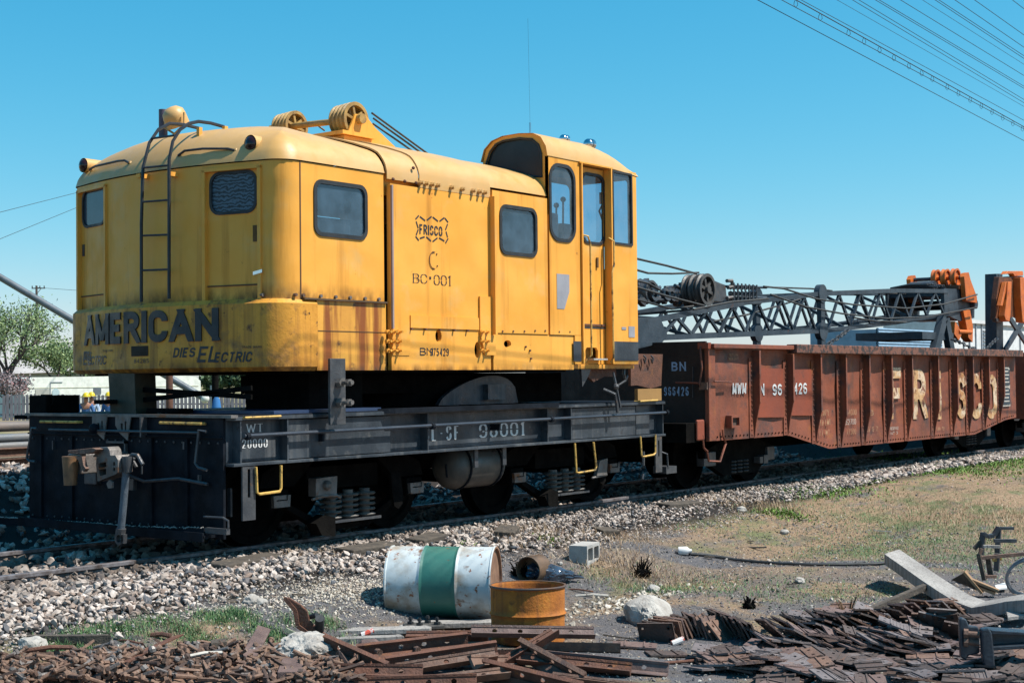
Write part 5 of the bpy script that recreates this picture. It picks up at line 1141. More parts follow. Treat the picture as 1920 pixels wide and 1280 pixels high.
for k in range(44):
    px_ = rb.uniform(1196, 1292); py_ = rb.uniform(533, 566)+ (px_-1240)*.05; p = oY(px_, py_, rb.uniform(-.4, .2))
    a = rb.uniform(0, 6.28)
    if k % 3 == 0: m_.lathe([(.05, -.03), (.10, -.03), (.10, .03), (.05, .03), (.05, -.03)], T(*p) @ RX(90+rb.uniform(-30, 30)), 12)
    elif k % 3 == 1: m_.tube([p, p+Vector((.35, rb.uniform(-.1, .1), rb.uniform(-.1, .08)))], .028, 6)
    else: m_.bx(-.09, .09, -.04, .04, -.05, .05, T(*p) @ RY(rb.uniform(-40, 40)))
m_.build('shackles', GRS, jb_, kind='stuff')
sheave(jb_, tuple(oY(1216, 548, -.35)), .17, .12, GRS)
# boom rest on the gondola
rest = thing('boom_rest', (27.2, 0, 1.4), 'grey steel A shaped boom rest standing in the gondola', 'boom rest')
for y in (-.72, .6):
    a, b, c_, t = oY(1730, 655, y), oY(1790, 655, y), oY(1783, 606, y), oY(1768, 594, y)
    MB().bar(Vector((a.x, y, 1.2)), Vector((t.x, y, t.z)), .12, .22).bar(Vector((b.x+.1, y, 1.2)), Vector((t.x+.1, y, t.z-.05)), .12, .2).build('rest_leg', BOOM, rest)
MB().bx(26.2, 27.8, -.72, .62, 2.22, 2.36).build('rest_beam', BOOM, rest)
def chain(pl, y, n, name, label):
    P_ = [oY(a, b, y) for a, b in pl]; m_ = MB(); tot = []
    for a, b in zip(P_[:-1], P_[1:]):
        k = max(1, int(n/(len(P_)-1)))
        tot += [a.lerp(b, t/k) for t in range(k)]
    for i, c in enumerate(tot):
        M_ = T(*c) @ RX(90*(i % 2)); d = (P_[-1]-P_[0]).normalized()*.06; u_ = Vector((0, 0, .03)) if i % 2 else Vector((0, .03, 0))
        m_.tube([c-d, c-d*.6+u_, c+d*.6+u_, c+d, c+d*.6-u_, c-d*.6-u_, c-d], .012, 5)
    return tag(m_.build(name, GRS), label, 'chain')
chain(((1787, 637), (1803, 643), (1822, 653), (1830, 654)), -1.3, 14, 'lashing_chain', 'lashing chain from the boom rest down to the gondola side')
chain(((1868, 636), (1858, 645), (1850, 655)), -1.3, 9, 'lashing_chain', 'lashing chain beside the dark steel post')
chain(((1588, 620), (1575, 630), (1555, 644), (1552, 646)), -1.3, 12, 'lashing_chain', 'lashing chain slanting from the boom underside to the wagon top')
# orange machine on its steel post
om = thing('orange_sheave_frame', (31.2, -.6, 1.2), 'orange and brown sheave frame hung on a dark steel post, at the right edge', 'machine')
def OP(pl, y, t, nm, mt):
    return MB().prism([(oY(a, b, y).x, oY(a, b, y).z) for a, b in pl], FY(y), -t, 0).build(nm, mt, om, bevel=.01)
OP(((1868, 513), (1880, 513), (1882, 700), (1869, 700)), -.5, .25, 'steel_post', BOOM)
OP(((1874, 519), (1918, 517), (1925, 600), (1914, 597), (1905, 592), (1884, 601), (1867, 598), (1869, 560)), -.9, .12, 'frame_plate', ORGD)
OP(((1890, 528), (1897, 528), (1895, 590), (1893, 603), (1886, 600), (1884, 592), (1888, 560)), -1.05, .14, 'orange_arm', ORG)
OP(((1887, 528), (1890, 530), (1880, 574), (1877, 573)), -1.02, .1, 'orange_arm', ORG)
OP(((1913, 520), (1935, 520), (1935, 606), (1918, 604), (1914, 560)), -1.05, .16, 'orange_arm', ORG)
OP(((1886, 514), (1890, 508), (1918, 508), (1919, 516), (1903, 518), (1900, 513)), -.95, .12, 'top_clevis', ORG)
for s in ((1884, 657, 1925, 590), (1893, 596, 1925, 645)):
    a = oY(s[0], s[1], -.55); b = oY(s[2], s[3], -.55); MB().bar(a, b, .05, .13).build('cross_brace', BOOM, om)
OP(((1868, 596), (1882, 600), (1882, 600), (1880, 605), (1869, 603)), -.92, .1, 'bracket', GRS)
# far side freight cars
bc = thing('white_boxcar', (60, 22, 0), 'white boxcar with ribbed door on the far track behind the post', 'freight car')
yy = 16.0
def fa(a, b): return oY(a, b, yy)
L_, R_ = fa(1762, 600), fa(1990, 618)
WB = simple('white_wagon_paint', (.78, .79, .80)); WBL = simple('grey_seam', (.35, .38, .42))  # white paint of the wagon sides and roof
zt_ = fa(1850, 608).z
MB().bx(L_.x, R_.x, yy, yy+3, .9, zt_).build('wagon_body', WB, bc)
MB().bx(L_.x, R_.x, yy-.15, yy+3, zt_, zt_+.18).build('wagon_roof', WB, bc)
for px_ in (1806, 1817, 1829, 1840, 1867, 1912): x = fa(px_, 640).x; MB().bx(x-.05, x+.05, yy-.06, yy, .9, zt_).build('side_rib', WBL, bc)
for k in range(6):
    a = fa(1842, 619+k*6.5); b = fa(1863, 619+k*6.5); MB().bx(a.x, b.x, yy-.08, yy, a.z-.06, a.z).build('door_rib', WBL, bc)
bb = thing('blue_boxcar', (40, 14, 0), 'blue corrugated wagon seen under the boom', 'freight car')
yy2 = 13.0; a = oY(1645, 617, yy2); b = oY(1764, 617, yy2)
MB().bx(a.x, b.x, yy2, yy2+3, .5, a.z).build('wagon_body', simple('dusty_blue_paint', (.22, .36, .50)), bb)
for k in range(7):
    z = oY(1700, 620+k*5, yy2).z; MB().tube([(a.x, yy2, z), (b.x, yy2, z)], .07, 6).build('corrugation', simple('dusty_blue_paint', (.22, .36, .50)), bb)
# ================================================================== GROUND
_H0 = H
def H(x, y):
    z = _H0(x, y)
    if y > 8: z -= .31*sstep(8, 24, y)
    return z
def axisvals(segs):
    out = []
    for a, b, st in segs:
        n = max(1, int(round((b-a)/st))); out += [a+(b-a)*k/n for k in range(n)]
    out.append(segs[-1][1]); return out
xs = axisvals([(-1500, -300, 300), (-300, -60, 40), (-60, 0, 8), (0, 4, .5), (4, 30, .16), (30, 60, 1), (60, 300, 24), (300, 2500, 300)])
ys = axisvals([(-600, -60, 90), (-60, -14, 6), (-14, -9, .5), (-9, 0, .12), (0, 4, .3), (4, 30, 1.5), (30, 300, 20), (300, 2500, 300)])
me = bpy.data.meshes.new('ground'); nx, ny = len(xs), len(ys)
me.from_pydata([(x, y, H(x, y)) for x in xs for y in ys], [], [(i*ny+j, (i+1)*ny+j, (i+1)*ny+j+1, i*ny+j+1) for i in range(nx-1) for j in range(ny-1)])
me.polygons.foreach_set('use_smooth', [True]*len(me.polygons))
GM = bpy.data.materials.new('yard_ground'); GM.use_nodes = True; n = GM.node_tree.nodes; L = GM.node_tree.links; b = n['Principled BSDF']; b.inputs['Roughness'].default_value = .95; b.inputs['Specular IOR Level'].default_value = .1
geo = n.new('ShaderNodeNewGeometry')
def nz(sc, det=8, off=0, mp=None):
    t = n.new('ShaderNodeTexNoise'); t.inputs['Scale'].default_value = sc; t.inputs['Detail'].default_value = det; t.inputs['Roughness'].default_value = .65
    q = n.new('ShaderNodeMapping'); q.inputs['Location'].default_value = (off, off*2, 0)
    if mp: q.inputs['Scale'].default_value = mp
    L.new(geo.outputs['Position'], q.inputs[0]); L.new(q.outputs[0], t.inputs['Vector']); return t.outputs[0]
def mr(s, a, c, lo=0, hi=1):
    r = n.new('ShaderNodeMapRange'); r.inputs[1].default_value = a; r.inputs[2].default_value = c; r.inputs[3].default_value = lo; r.inputs[4].default_value = hi; L.new(s, r.inputs[0]); return r.outputs[0]
def mx(f, a, c):
    x = n.new('ShaderNodeMix'); x.data_type = 'RGBA'; L.new(f, x.inputs[0])
    for k, v in ((6, a), (7, c)):
        if isinstance(v, tuple): x.inputs[k].default_value = (*v, 1)
        else: L.new(v, x.inputs[k])
    return x.outputs[2]
def ma(op, a, c):
    m_ = n.new('ShaderNodeMath'); m_.operation = op; m_.use_clamp = True
    for k, v in ((0, a), (1, c)):
        if isinstance(v, (int, float)): m_.inputs[k].default_value = v
        else: L.new(v, m_.inputs[k])
    return m_.outputs[0]
sep = n.new('ShaderNodeSeparateXYZ'); L.new(geo.outputs['Position'], sep.inputs[0])
vor = n.new('ShaderNodeTexVoronoi'); vor.inputs['Scale'].default_value = 42; L.new(geo.outputs['Position'], vor.inputs['Vector'])
grit = mx(mr(vor.outputs['Distance'], .05, .5), (.21, .20, .205), (.09, .088, .094))
grit = mx(mr(nz(70, 5), .55, .72), grit, (.30, .28, .26))
grit = mx(mr(nz(1.3), .42, .62), grit, (.12, .116, .124))
straw = mx(mr(nz(26, 8, 3), .35, .65), (.34, .235, .15), (.17, .115, .075))
straw = mx(mr(nz(60, 6, 5), .55, .7), straw, (.46, .35, .24))
dirt = (.035, .030, .028)
# dry grass zone to the right and beyond; patches by noise
_ga, _gb = G(1330, 1052), G(1800, 1062); _sl = (_gb.y-_ga.y)/(_gb.x-_ga.x)
fx = mr(sep.outputs[0], 11.0, 15.0); fy = mr(sep.outputs[1], -5.8, -4.2)
zone = ma('MULTIPLY', fx, ma('MAXIMUM', fy, mr(sep.outputs[0], 14.5, 18)))
pn = mr(nz(.9, 6, 8, (1, 1.8, 1)), .40, .52)
f_str = ma('MAXIMUM', ma('MULTIPLY', zone, mr(nz(.7, 6, 8, (1, 2.6, 1)), .34, .46)), ma('MULTIPLY', mr(nz(.8, 6, 21), .50, .60), .85))
_ln = ma('MULTIPLY', 1, 1); _m1 = n.new('ShaderNodeMath'); _m1.operation = 'MULTIPLY_ADD'; L.new(sep.outputs[0], _m1.inputs[0]); _m1.inputs[1].default_value = -_sl; _m1.inputs[2].default_value = _ga.x*_sl-_ga.y
_m2 = n.new('ShaderNodeMath'); _m2.operation = 'ADD'; L.new(_m1.outputs[0], _m2.inputs[0]); L.new(sep.outputs[1], _m2.inputs[1])
_m3 = n.new('ShaderNodeMath'); _m3.operation = 'ABSOLUTE'; L.new(_m2.outputs[0], _m3.inputs[0])
_m4 = n.new('ShaderNodeMath'); _m4.operation = 'MULTIPLY_ADD'; L.new(nz(1.1, 5, 44), _m4.inputs[0]); _m4.inputs[1].default_value = 1.2; L.new(_m3.outputs[0], _m4.inputs[2])
f_str = ma('MULTIPLY', f_str, mr(_m4.outputs[0], .85, 1.05))
col = mx(f_str, grit, straw)
grn = mr(nz(.9, 7, 33, (1, 1.8, 1)), .50, .62)
col = mx(ma('MULTIPLY', ma('MULTIPLY', grn, f_str), .8), col, (.11, .14, .065))
col = mx(ma('MULTIPLY', mr(nz(2.6, 8, 51), .56, .66), .7), col, (.10, .085, .072))
# dirt between the ballast stones
bed = ma('MULTIPLY', mr(sep.outputs[1], -2.5, -2.15), mr(sep.outputs[1], 6.4, 5.6))
col = mx(bed, col, dirt)
farg = mr(sep.outputs[1], 10, 16)
col = mx(farg, col, mx(mr(nz(.3), .4, .6), (.16, .17, .08), (.24, .19, .12)))
L.new(col, b.inputs['Base Color'])
bp = n.new('ShaderNodeBump'); bp.inputs['Strength'].default_value = .9; bp.inputs['Distance'].default_value = .03; L.new(nz(45, 6), bp.inputs['Height']); L.new(bp.outputs[0], b.inputs['Normal'])
me.materials.append(GM); go = bpy.data.objects.new('ground', me); COL.objects.link(go); go['kind'] = 'structure'
# ------------------------------------------------------------------ track
def curve_y(x):   # the track bends away very gently at its near end
    return .03*max(0, 9.5-x)**1.35
def rail(y0, name, label, x0=-30, x1=120):
    prof = [(-.07, -.18), (.07, -.18), (.07, -.165), (.012, -.145), (.012, -.045), (.036, -.032), (.036, -.004), (.028, 0), (-.028, 0), (-.036, -.004), (-.036, -.032), (-.012, -.045), (-.012, -.145), (-.07, -.165)]
    xs_ = [x0, -10, 0]+[k*.8 for k in range(1, 14)]+[16, 22, 30, 50, x1]
    m_ = MB(); N = len(prof)
    for x in xs_:
        for a, b_ in prof: m_.v.append((x, y0+curve_y(x)+a, b_))
    for i in range(len(xs_)-1): m_.f += [(i*N+k, i*N+(k+1) % N, (i+1)*N+(k+1) % N, (i+1)*N+k) for k in range(N)]
    return tag(m_.build(name, RAILM), label, 'rail')
rail(-.755, 'steel_rail', 'near running rail of the track, its end in the sun at lower left')
rail(.755, 'steel_rail', 'far running rail of the track, beneath the rail cars')
tie_me = MB().bx(-.115, .115, -1.30, 1.30, -.17, 0)
t0 = tie_me.build('wooden_tie', TIM, bevel=.01)
rt = random.Random(9); k = 0
x = 2.2
while x < 34:
    o = t0 if k == 0 else t0.copy()
    if k: COL.objects.link(o)
    o.location = (x, -.12+curve_y(x)+rt.uniform(-.1, .06), -.135+rt.uniform(-.01, .01)); o.rotation_euler = (rt.uniform(-.006, .02), 0, rt.uniform(-.03, .03))
    tag(o, 'creosoted wooden tie bedded in the white ballast under the track', 'railway tie', 'ties under the track'); k += 1; x += .56
# old tie ends poking out of the ballast on the near shoulder
for px_, py_, ln, rz, lb in ((462, 1062, .8, 8, 'broken dark timber on the ballast left of the white drum'), (690, 1036, .7, 4, 'short dark timber end just above the white drum'), (800, 1018, .5, 12, 'dark timber stub in the ballast right of the drum top'), (1275, 952, .75, -5, 'dark tie end on the ballast shoulder, right of the cinder block'), (950, 1003, .45, 30, 'small dark wood chunk in the ballast'), (1135, 1003, .3, 60, 'charred wood scrap above the cinder block')):
    p = G(px_, py_); o = MB().bx(-ln/2, ln/2, -.11, .11, -.10, .09).build('timber_scrap', TIM, bevel=.012); o.location = p+Vector((0, 0, -.015)); o.rotation_euler = (.06, rt.uniform(-.1, .1), math.radians(rz)); tag(o, lb, 'timber')
# ------------------------------------------------------------------ rocks
def ico():
    bm = bmesh.new(); bmesh.ops.create_icosphere(bm, subdivisions=1, radius=1); v = np.array([x.co[:] for x in bm.verts]); f = np.array([[q.index for q in p.verts] for p in bm.faces]); bm.free(); return v, f
IV, IF = ico()
def rocks(name, P, S, mt, label, seed=1, flat=.65, kind='stuff', cat='gravel'):
    r = np.random.default_rng(seed); N = len(P)
    base = IV[None]*(1+r.uniform(-.42, .42, (N, len(IV), 1)))
    sc = np.stack([r.uniform(.75, 1.5, N), r.uniform(.6, 1.1, N), r.uniform(.40, .85, N)*flat/.65], 1)[:, None]
    base = base*sc*S[:, None, None]
    q = r.normal(size=(N, 4)); q[:, 1:3] *= .45; q /= np.linalg.norm(q, axis=1)[:, None]
    w, x, y, z = q.T
    R_ = np.stack([1-2*(y*y+z*z), 2*(x*y-z*w), 2*(x*z+y*w), 2*(x*y+z*w), 1-2*(x*x+z*z), 2*(y*z-x*w), 2*(x*z-y*w), 2*(y*z+x*w), 1-2*(x*x+y*y)], 1).reshape(N, 3, 3)
    V = np.einsum('nij,nkj->nki', R_, base)+P[:, None]
    F = (IF[None]+(np.arange(N)*len(IV))[:, None, None]).reshape(-1, 3)
    me = bpy.data.meshes.new(name); nv = N*len(IV); nf = len(F)
    me.vertices.add(nv); me.vertices.foreach_set('co', V.astype(np.float32).ravel())
    me.loops.add(nf*3); me.loops.foreach_set('vertex_index', F.astype(np.int32).ravel())
    me.polygons.add(nf); me.polygons.foreach_set('loop_start', np.arange(0, nf*3, 3, dtype=np.int32)); me.polygons.foreach_set('loop_total', np.full(nf, 3, dtype=np.int32))
    at = me.color_attributes.new('tone', 'FLOAT_COLOR', 'POINT'); t = np.repeat(r.uniform(0, 1, N), len(IV)); at.data.foreach_set('color', np.stack([t, t, t, np.ones_like(t)], 1).astype(np.float32).ravel())
    me.update(); me.shade_flat(); me.materials.append(mt); o = bpy.data.objects.new(name, me); COL.objects.link(o); return tag(o, label, cat, kind=kind)
def stonemat(name, cols, rough=.9, oil=False):
    M_ = bpy.data.materials.new(name); M_.use_nodes = True; n = M_.node_tree.nodes; L = M_.node_tree.links; b = n['Principled BSDF']; b.inputs['Roughness'].default_value = rough; b.inputs['Specular IOR Level'].default_value = .2
    a = n.new('ShaderNodeAttribute'); a.attribute_name = 'tone'; cr = n.new('ShaderNodeValToRGB'); el = cr.color_ramp.elements
    el[0].position = 0; el[0].color = (*cols[0][1], 1); el[1].position = 1; el[1].color = (*cols[-1][1], 1)
    for p_, c in cols[1:-1]: e = el.new(p_); e.color = (*c, 1)
    L.new(a.outputs['Color'], cr.inputs[0])
    g = n.new('ShaderNodeNewGeometry'); t = n.new('ShaderNodeTexNoise'); t.inputs['Scale'].default_value = 38; t.inputs['Detail'].default_value = 6; L.new(g.outputs['Position'], t.inputs['Vector'])
    m_ = n.new('ShaderNodeMix'); m_.data_type = 'RGBA'; m_.blend_type = 'MULTIPLY'; m_.inputs[0].default_value = .7; L.new(cr.outputs[0], m_.inputs[6])
    r = n.new('ShaderNodeMapRange'); r.inputs[1].default_value = .35; r.inputs[2].default_value = .6; r.inputs[3].default_value = .55; r.inputs[4].default_value = 1.05; L.new(t.outputs[0], r.inputs[0]); L.new(r.outputs[0], m_.inputs[7])
    out = m_.outputs[2]
    if oil:   # oil and brake dust stain the stones close to the rails
        sp = n.new('ShaderNodeSeparateXYZ'); L.new(g.outputs['Position'], sp.inputs[0]); ab = n.new('ShaderNodeMath'); ab.operation = 'ABSOLUTE'; L.new(sp.outputs[1], ab.inputs[0])
        r1 = n.new('ShaderNodeMapRange'); r1.inputs[1].default_value = .8; r1.inputs[2].default_value = 1.75; r1.inputs[3].default_value = .85; r1.inputs[4].default_value = 0; L.new(ab.outputs[0], r1.inputs[0])
        t2 = n.new('ShaderNodeTexNoise'); t2.inputs['Scale'].default_value = 1.6; t2.inputs['Detail'].default_value = 5; L.new(g.outputs['Position'], t2.inputs['Vector'])
        r2 = n.new('ShaderNodeMapRange'); r2.inputs[1].default_value = .35; r2.inputs[2].default_value = .6; L.new(t2.outputs[0], r2.inputs[0])
        mm = n.new('ShaderNodeMath'); mm.operation = 'MULTIPLY'; L.new(r1.outputs[0], mm.inputs[0]); L.new(r2.outputs[0], mm.inputs[1])
        m3 = n.new('ShaderNodeMix'); m3.data_type = 'RGBA'; L.new(mm.outputs[0], m3.inputs[0]); L.new(out, m3.inputs[6]); m3.inputs[7].default_value = (.09, .065, .05, 1); out = m3.outputs[2]
    L.new(out, b.inputs['Base Color']); return M_
BAL = stonemat('ballast_stone', oil=True, cols=[(0, (.07, .06, .055)), (.12, (.14, .145, .16)), (.25, (.25, .18, .145)), (.45, (.35, .29, .25)), (.7, (.46, .39, .345)), (1, (.58, .50, .45))])
GRV = stonemat('yard_grit', [(0, (.05, .05, .055)), (.35, (.12, .115, .12)), (.6, (.22, .20, .185)), (.85, (.36, .32, .27)), (1, (.50, .47, .43))])
def hv(X, Y): return np.array([H(a, b) for a, b in zip(X, Y)])
r = np.random.default_rng(4)
def toe(x): return -2.22+.16*np.sin(x*.9)+.10*np.sin(x*2.3+1)+np.where(x > 13, .12, 0)
# near shoulder, dense
N = 27000; X = 4.2+(r.uniform(0, 1, N)**1.35)*17; Y = r.uniform(-3.0, -.55, N); th = toe(X); keep = r.uniform(0, 1, N) < 1/(1+np.exp((th-Y)*16)); X, Y = X[keep], Y[keep]
m1 = ~((Y > -.81) & (Y < -.70)); X, Y = X[m1], Y[m1]
Z = hv(X, Y)+r.uniform(-.005, .05, len(X)); S = r.uniform(.014, .036, len(X))*(1-.25*(X > 12))
rocks('ballast', np.stack([X, Y, Z], 1), S, BAL, 'pale crushed stone ballast along the near shoulder of the track', 2)
N = 11000; X = r.uniform(3, 26, N); Y = r.uniform(-.6, 4.6, N); m1 = ~((np.abs(Y-.755) < .05) | (np.abs(Y+.755) < .05)); X, Y = X[m1], Y[m1]
Z = hv(X, Y)+r.uniform(-.02, .03, len(X)); rocks('ballast', np.stack([X, Y, Z], 1), r.uniform(.03, .055, len(X)), BAL, 'crushed stone ballast between and behind the rails', 3)
N = 6500; X = r.uniform(20, 42, N); Y = r.uniform(-2.1, -.5, N); Z = hv(X, Y)+r.uniform(-.01, .04, N); rocks('ballast', np.stack([X, Y, Z], 1), r.uniform(.03, .06, N), BAL, 'pale ballast beside the gondola in the distance', 4)
N = 12000; X = 4.2+(r.uniform(0, 1, N)**1.3)*12; Y = r.uniform(-2.7, -.6, N); Z = hv(X, Y)+r.uniform(0, .03, N); rocks('ballast_fines', np.stack([X, Y, Z], 1), r.uniform(.005, .012, N), BAL, 'small broken fines between the ballast stones', 12)
N = 700; X = 11+(r.uniform(0, 1, N)**1.1)*14; Y = r.uniform(-7.5, -2.5, N); Z = hv(X, Y)+.004; rocks('loose_stones', np.stack([X, Y, Z], 1), .006+.02*r.uniform(0, 1, N)**3, BAL, 'loose pale stones strewn through the dry grass', 13)
# grit and chips over the yard
N = 26000; X = 4.5+(r.uniform(0, 1, N)**1.3)*13; Y = r.uniform(-8.2, -2.3, N); Z = hv(X, Y)+.002; S = .004+.011*r.uniform(0, 1, N)**2.5
rocks('yard_grit', np.stack([X, Y, Z], 1), S, GRV, 'dark cinders and small stone chips over the yard ground', 5)
# pale chip drift between ballast and the drum
def blob(px_, py_, sx, sy, n, s0, s1, mt, name, label, seed):
    r = np.random.default_rng(seed); c = G(px_, py_); X = c.x+r.normal(0, sx, n); Y = c.y+r.normal(0, sy, n); Z = hv(X, Y)+.004; return rocks(name, np.stack([X, Y, Z], 1), r.uniform(s0, s1, n), mt, label, seed)
CHP = stonemat('pale_chips', [(0, (.22, .18, .14)), (.4, (.42, .36, .29)), (1, (.60, .55, .48))])
blob(640, 1108, .7, .28, 3200, .006, .014, CHP, 'stone_chips', 'pale fine chips left of the white drum', 6)
blob(1160, 1128, .55, .18, 260, .01, .03, CHP, 'stone_chips', 'scattered pale pebbles right of the rusty drum', 7)
rs_ = random.Random(21)
STM = [CONL, stonemat]
for i, (px_, py_, s, lb) in enumerate(((1213, 1163, .20, 'pale rounded boulder left of the tie plate heap'), (1058, 1232, .0, ''), (755, 1178, .03, 'small white pebble by the plank'), (742, 1196, .05, 'chalky stone lying on the grey plank end'), (925, 1190, .05, 'pointed pale stone against the rusty drum foot'), (1390, 958, .06, 'whitish stone on the dry grass edge'), (1470, 1000, .05, 'pale stone alone on the dry grass'), (1225, 1108, .06, 'flat cream stone by the green tuft'), (1096, 1188, .035, 'round pebble right of the rusty drum'), (1500, 1092, .05, 'grey stone on the dirt track at centre right'), (1705, 1186, .09, 'cream coloured stone lying among the tie plates'), (1050, 1058, .03, 'tiny pale stone near the block'), (488, 1133, .05, 'white stone on the bare dirt'), (472, 1131, .07, 'larger white stone beside it on the bare dirt'), (60, 1215, .08, 'bluish stone at lower left below the ballast'))):
    if not lb: continue
    bm = bmesh.new(); bmesh.ops.create_icosphere(bm, subdivisions=3, radius=1)
    sd = rs_.uniform(0, 99)
    for v in bm.verts: v.co *= 1+.30*pnoise(v.co*1.3+Vector((sd, 0, 0)))+.10*pnoise(v.co*4+Vector((sd, 0, 0)))
    me = bpy.data.meshes.new('stone'); bm.to_mesh(me); bm.free(); me.materials.append(CONL)
    o = bpy.data.objects.new('stone', me); COL.objects.link(o); o.scale = (s*1.2, s, s*.7); o.rotation_euler = (0, 0, rs_.uniform(0, 6)); p = G(px_, py_); o.location = p+Vector((0, 0, s*.35)); tag(o, lb, 'stone')
# ------------------------------------------------------------------ grass
def blades(name, X, Y, hmin, hmax, lean, wid, mt, label, seed, seg=2):
    r = np.random.default_rng(seed); N = len(X); Z = hv(X, Y)-.005
    h = r.uniform(hmin, hmax, N); az = r.uniform(0, 2*np.pi, N); le = r.uniform(lean[0], lean[1], N); w = wid*r.uniform(.6, 1.4, N)
    dx, dy = np.cos(az), np.sin(az); px_, py_ = -dy*w, dx*w
    b0 = np.stack([X, Y, Z], 1); mid = b0+np.stack([dx*h*np.sin(le)*.45, dy*h*np.sin(le)*.45, h*np.cos(le)*.6+.002], 1); tip = b0+np.stack([dx*h*np.sin(le*1.0)*1.0, dy*h*np.sin(le)*1.0, np.maximum(h*np.cos(le)*.95, .006)], 1)
    o_ = np.stack([px_, py_, np.zeros(N)], 1)
    V = np.stack([b0-o_, b0+o_, mid+o_*.8, mid-o_*.8, tip], 1).reshape(-1, 3)
    k = np.arange(N)*5; me = bpy.data.meshes.new(name); me.vertices.add(N*5); me.vertices.foreach_set('co', V.astype(np.float32).ravel())
    LV = np.stack([k, k+1, k+2, k+3, k+3, k+2, k+4], 1).astype(np.int32); me.loops.add(N*7); me.loops.foreach_set('vertex_index', LV.ravel())
    ls = np.stack([np.arange(N)*7, np.arange(N)*7+4], 1).astype(np.int32).ravel(); lt = np.tile(np.array([4, 3], dtype=np.int32), N)
    me.polygons.add(2*N); me.polygons.foreach_set('loop_start', ls); me.polygons.foreach_set('loop_total', lt)
    at = me.color_attributes.new('tone', 'FLOAT_COLOR', 'POINT'); t = np.repeat(r.uniform(0, 1, N), 5); at.data.foreach_set('color', np.stack([t, t, t, np.ones_like(t)], 1).astype(np.float32).ravel())
    me.update(); me.materials.append(mt); o = bpy.data.objects.new(name, me); COL.objects.link(o); return tag(o, label, 'grass', kind='stuff')
STR = stonemat('dry_straw', [(0, (.17, .10, .06)), (.4, (.38, .26, .16)), (.8, (.52, .39, .26)), (1, (.64, .52, .38))], .7)
GRN = stonemat('green_grass', [(0, (.04, .10, .045)), (.5, (.09, .19, .08)), (.85, (.15, .26, .10)), (1, (.34, .30, .15))], .6)
LEAF = stonemat('green_weed', [(0, (.05, .10, .02)), (.5, (.11, .20, .035)), (1, (.20, .30, .06))], .6)
r = np.random.default_rng(8)
N = 42000; X = 12.0+r.uniform(0, 1, N)**1.2*17; Y = r.uniform(-8.5, -2.1, N)
cl = np.array([pnoise(Vector((a*.9, b*1.9, 2.))) for a, b in zip(X, Y)]); inz = (Y > -6.3) | (X > 13.5); k = (cl > -.12) & inz & (r.uniform(0, 1, N) < .85)
blades('dry_grass', X[k], Y[k], .02, .085, (1.15, 1.56), .0030, STR, 'matted dry tan grass over the right half of the yard', 9)
N = 16000; X = r.uniform(5.5, 12, N); Y = r.uniform(-5.8, -2.8, N); cl = np.array([pnoise(Vector((a*1.1, b*1.4, 12.))) for a, b in zip(X, Y)]); k = cl > -.02
blades('dry_grass', X[k], Y[k], .02, .08, (1.25, 1.57), .002, STR, 'thin dead straw scattered over the left yard', 10)
def tufts(spots, name, label, mt, seed, h0=.025, h1=.075, wid=.0020, lean=(.3, 1.35)):
    r = np.random.default_rng(seed); XX = []; YY = []
    for (px_, py_, sx, sy, n) in spots:
        c = G(px_, py_); XX.append(c.x+right.x*r.normal(0, sx, n)+fwd.x*r.normal(0, sy, n)); YY.append(c.y+right.y*r.normal(0, sx, n)+fwd.y*r.normal(0, sy, n))
    return blades(name, np.concatenate(XX), np.concatenate(YY), h0, h1, lean, wid, mt, label, seed)
tufts([(225, 1180, .16, .07, 1500), (150, 1190, .10, .05, 500), (125, 1226, .17, .06, 2600), (400, 1158, .12, .05, 900), (450, 1153, .10, .05, 900), (500, 1186, .13, .05, 1500), (345, 1180, .10, .05, 500), (380, 1210, .14, .04, 1200), (420, 1216, .10, .04, 800), (610, 1168, .10, .05, 700), (215, 1238, .12, .04, 500), (655, 1200, .06, .04, 200), (300, 1165, .12, .05, 500), (540, 1165, .10, .04, 400), (60, 1200, .08, .04, 200), (280, 1200, .5, .12, 500)], 'green_grass', 'green grass tufts between the spike heap and the ballast', GRN, 13)
tufts([(1240, 1106, .22, .1, 900), (1400, 1110, .5, .08, 900), (1290, 1090, .5, .1, 600), (1560, 1110, .6, .1, 1200), (1130, 1085, .3, .1, 500), (1790, 1040, .9, .5, 5200), (1600, 985, 1.2, .5, 3200), (1850, 990, .9, .8, 4200), (1560, 1035, .5, .25, 900), (1700, 950, 1.5, .9, 3000), (1330, 990, .4, .2, 500)], 'green_grass', 'green grass patches among the dry grass on the right', GRN, 14, .02, .065, .0028, (.4, 1.4))
tufts([(1500, 925, .35, .3, 1500), (1530, 918, .5, .3, 1500), (1600, 905, .3, .25, 900), (1850, 865, 1.6, .7, 5200), (1800, 875, 1.8, .6, 4200), (1760, 885, .6, .4, 1400), (1466, 962, .2, .12, 600), (1900, 855, 1.5, 1.0, 3000), (880, 1023, .08, .05, 160), (1030, 1012, .12, .06, 220)], 'leafy_weeds', 'bright green weeds along the foot of the ballast', LEAF, 15, .02, .07, .009, (.4, 1.3))
tufts([(1325, 940, .2, .15, 400), (1010, 1000, .35, .15, 700), (930, 1010, .3, .1, 400), (1150, 1010, .3, .15, 500), (590, 1045, .2, .08, 250), (1420, 950, .4, .2, 900), (1180, 1070, .5, .2, 1500), (1850, 970, .9, .4, 1600)], 'dry_weed_tufts', 'taller dead weed tufts on the ballast shoulder', STR, 16, .05, .15, .0022, (.3, 1.4))
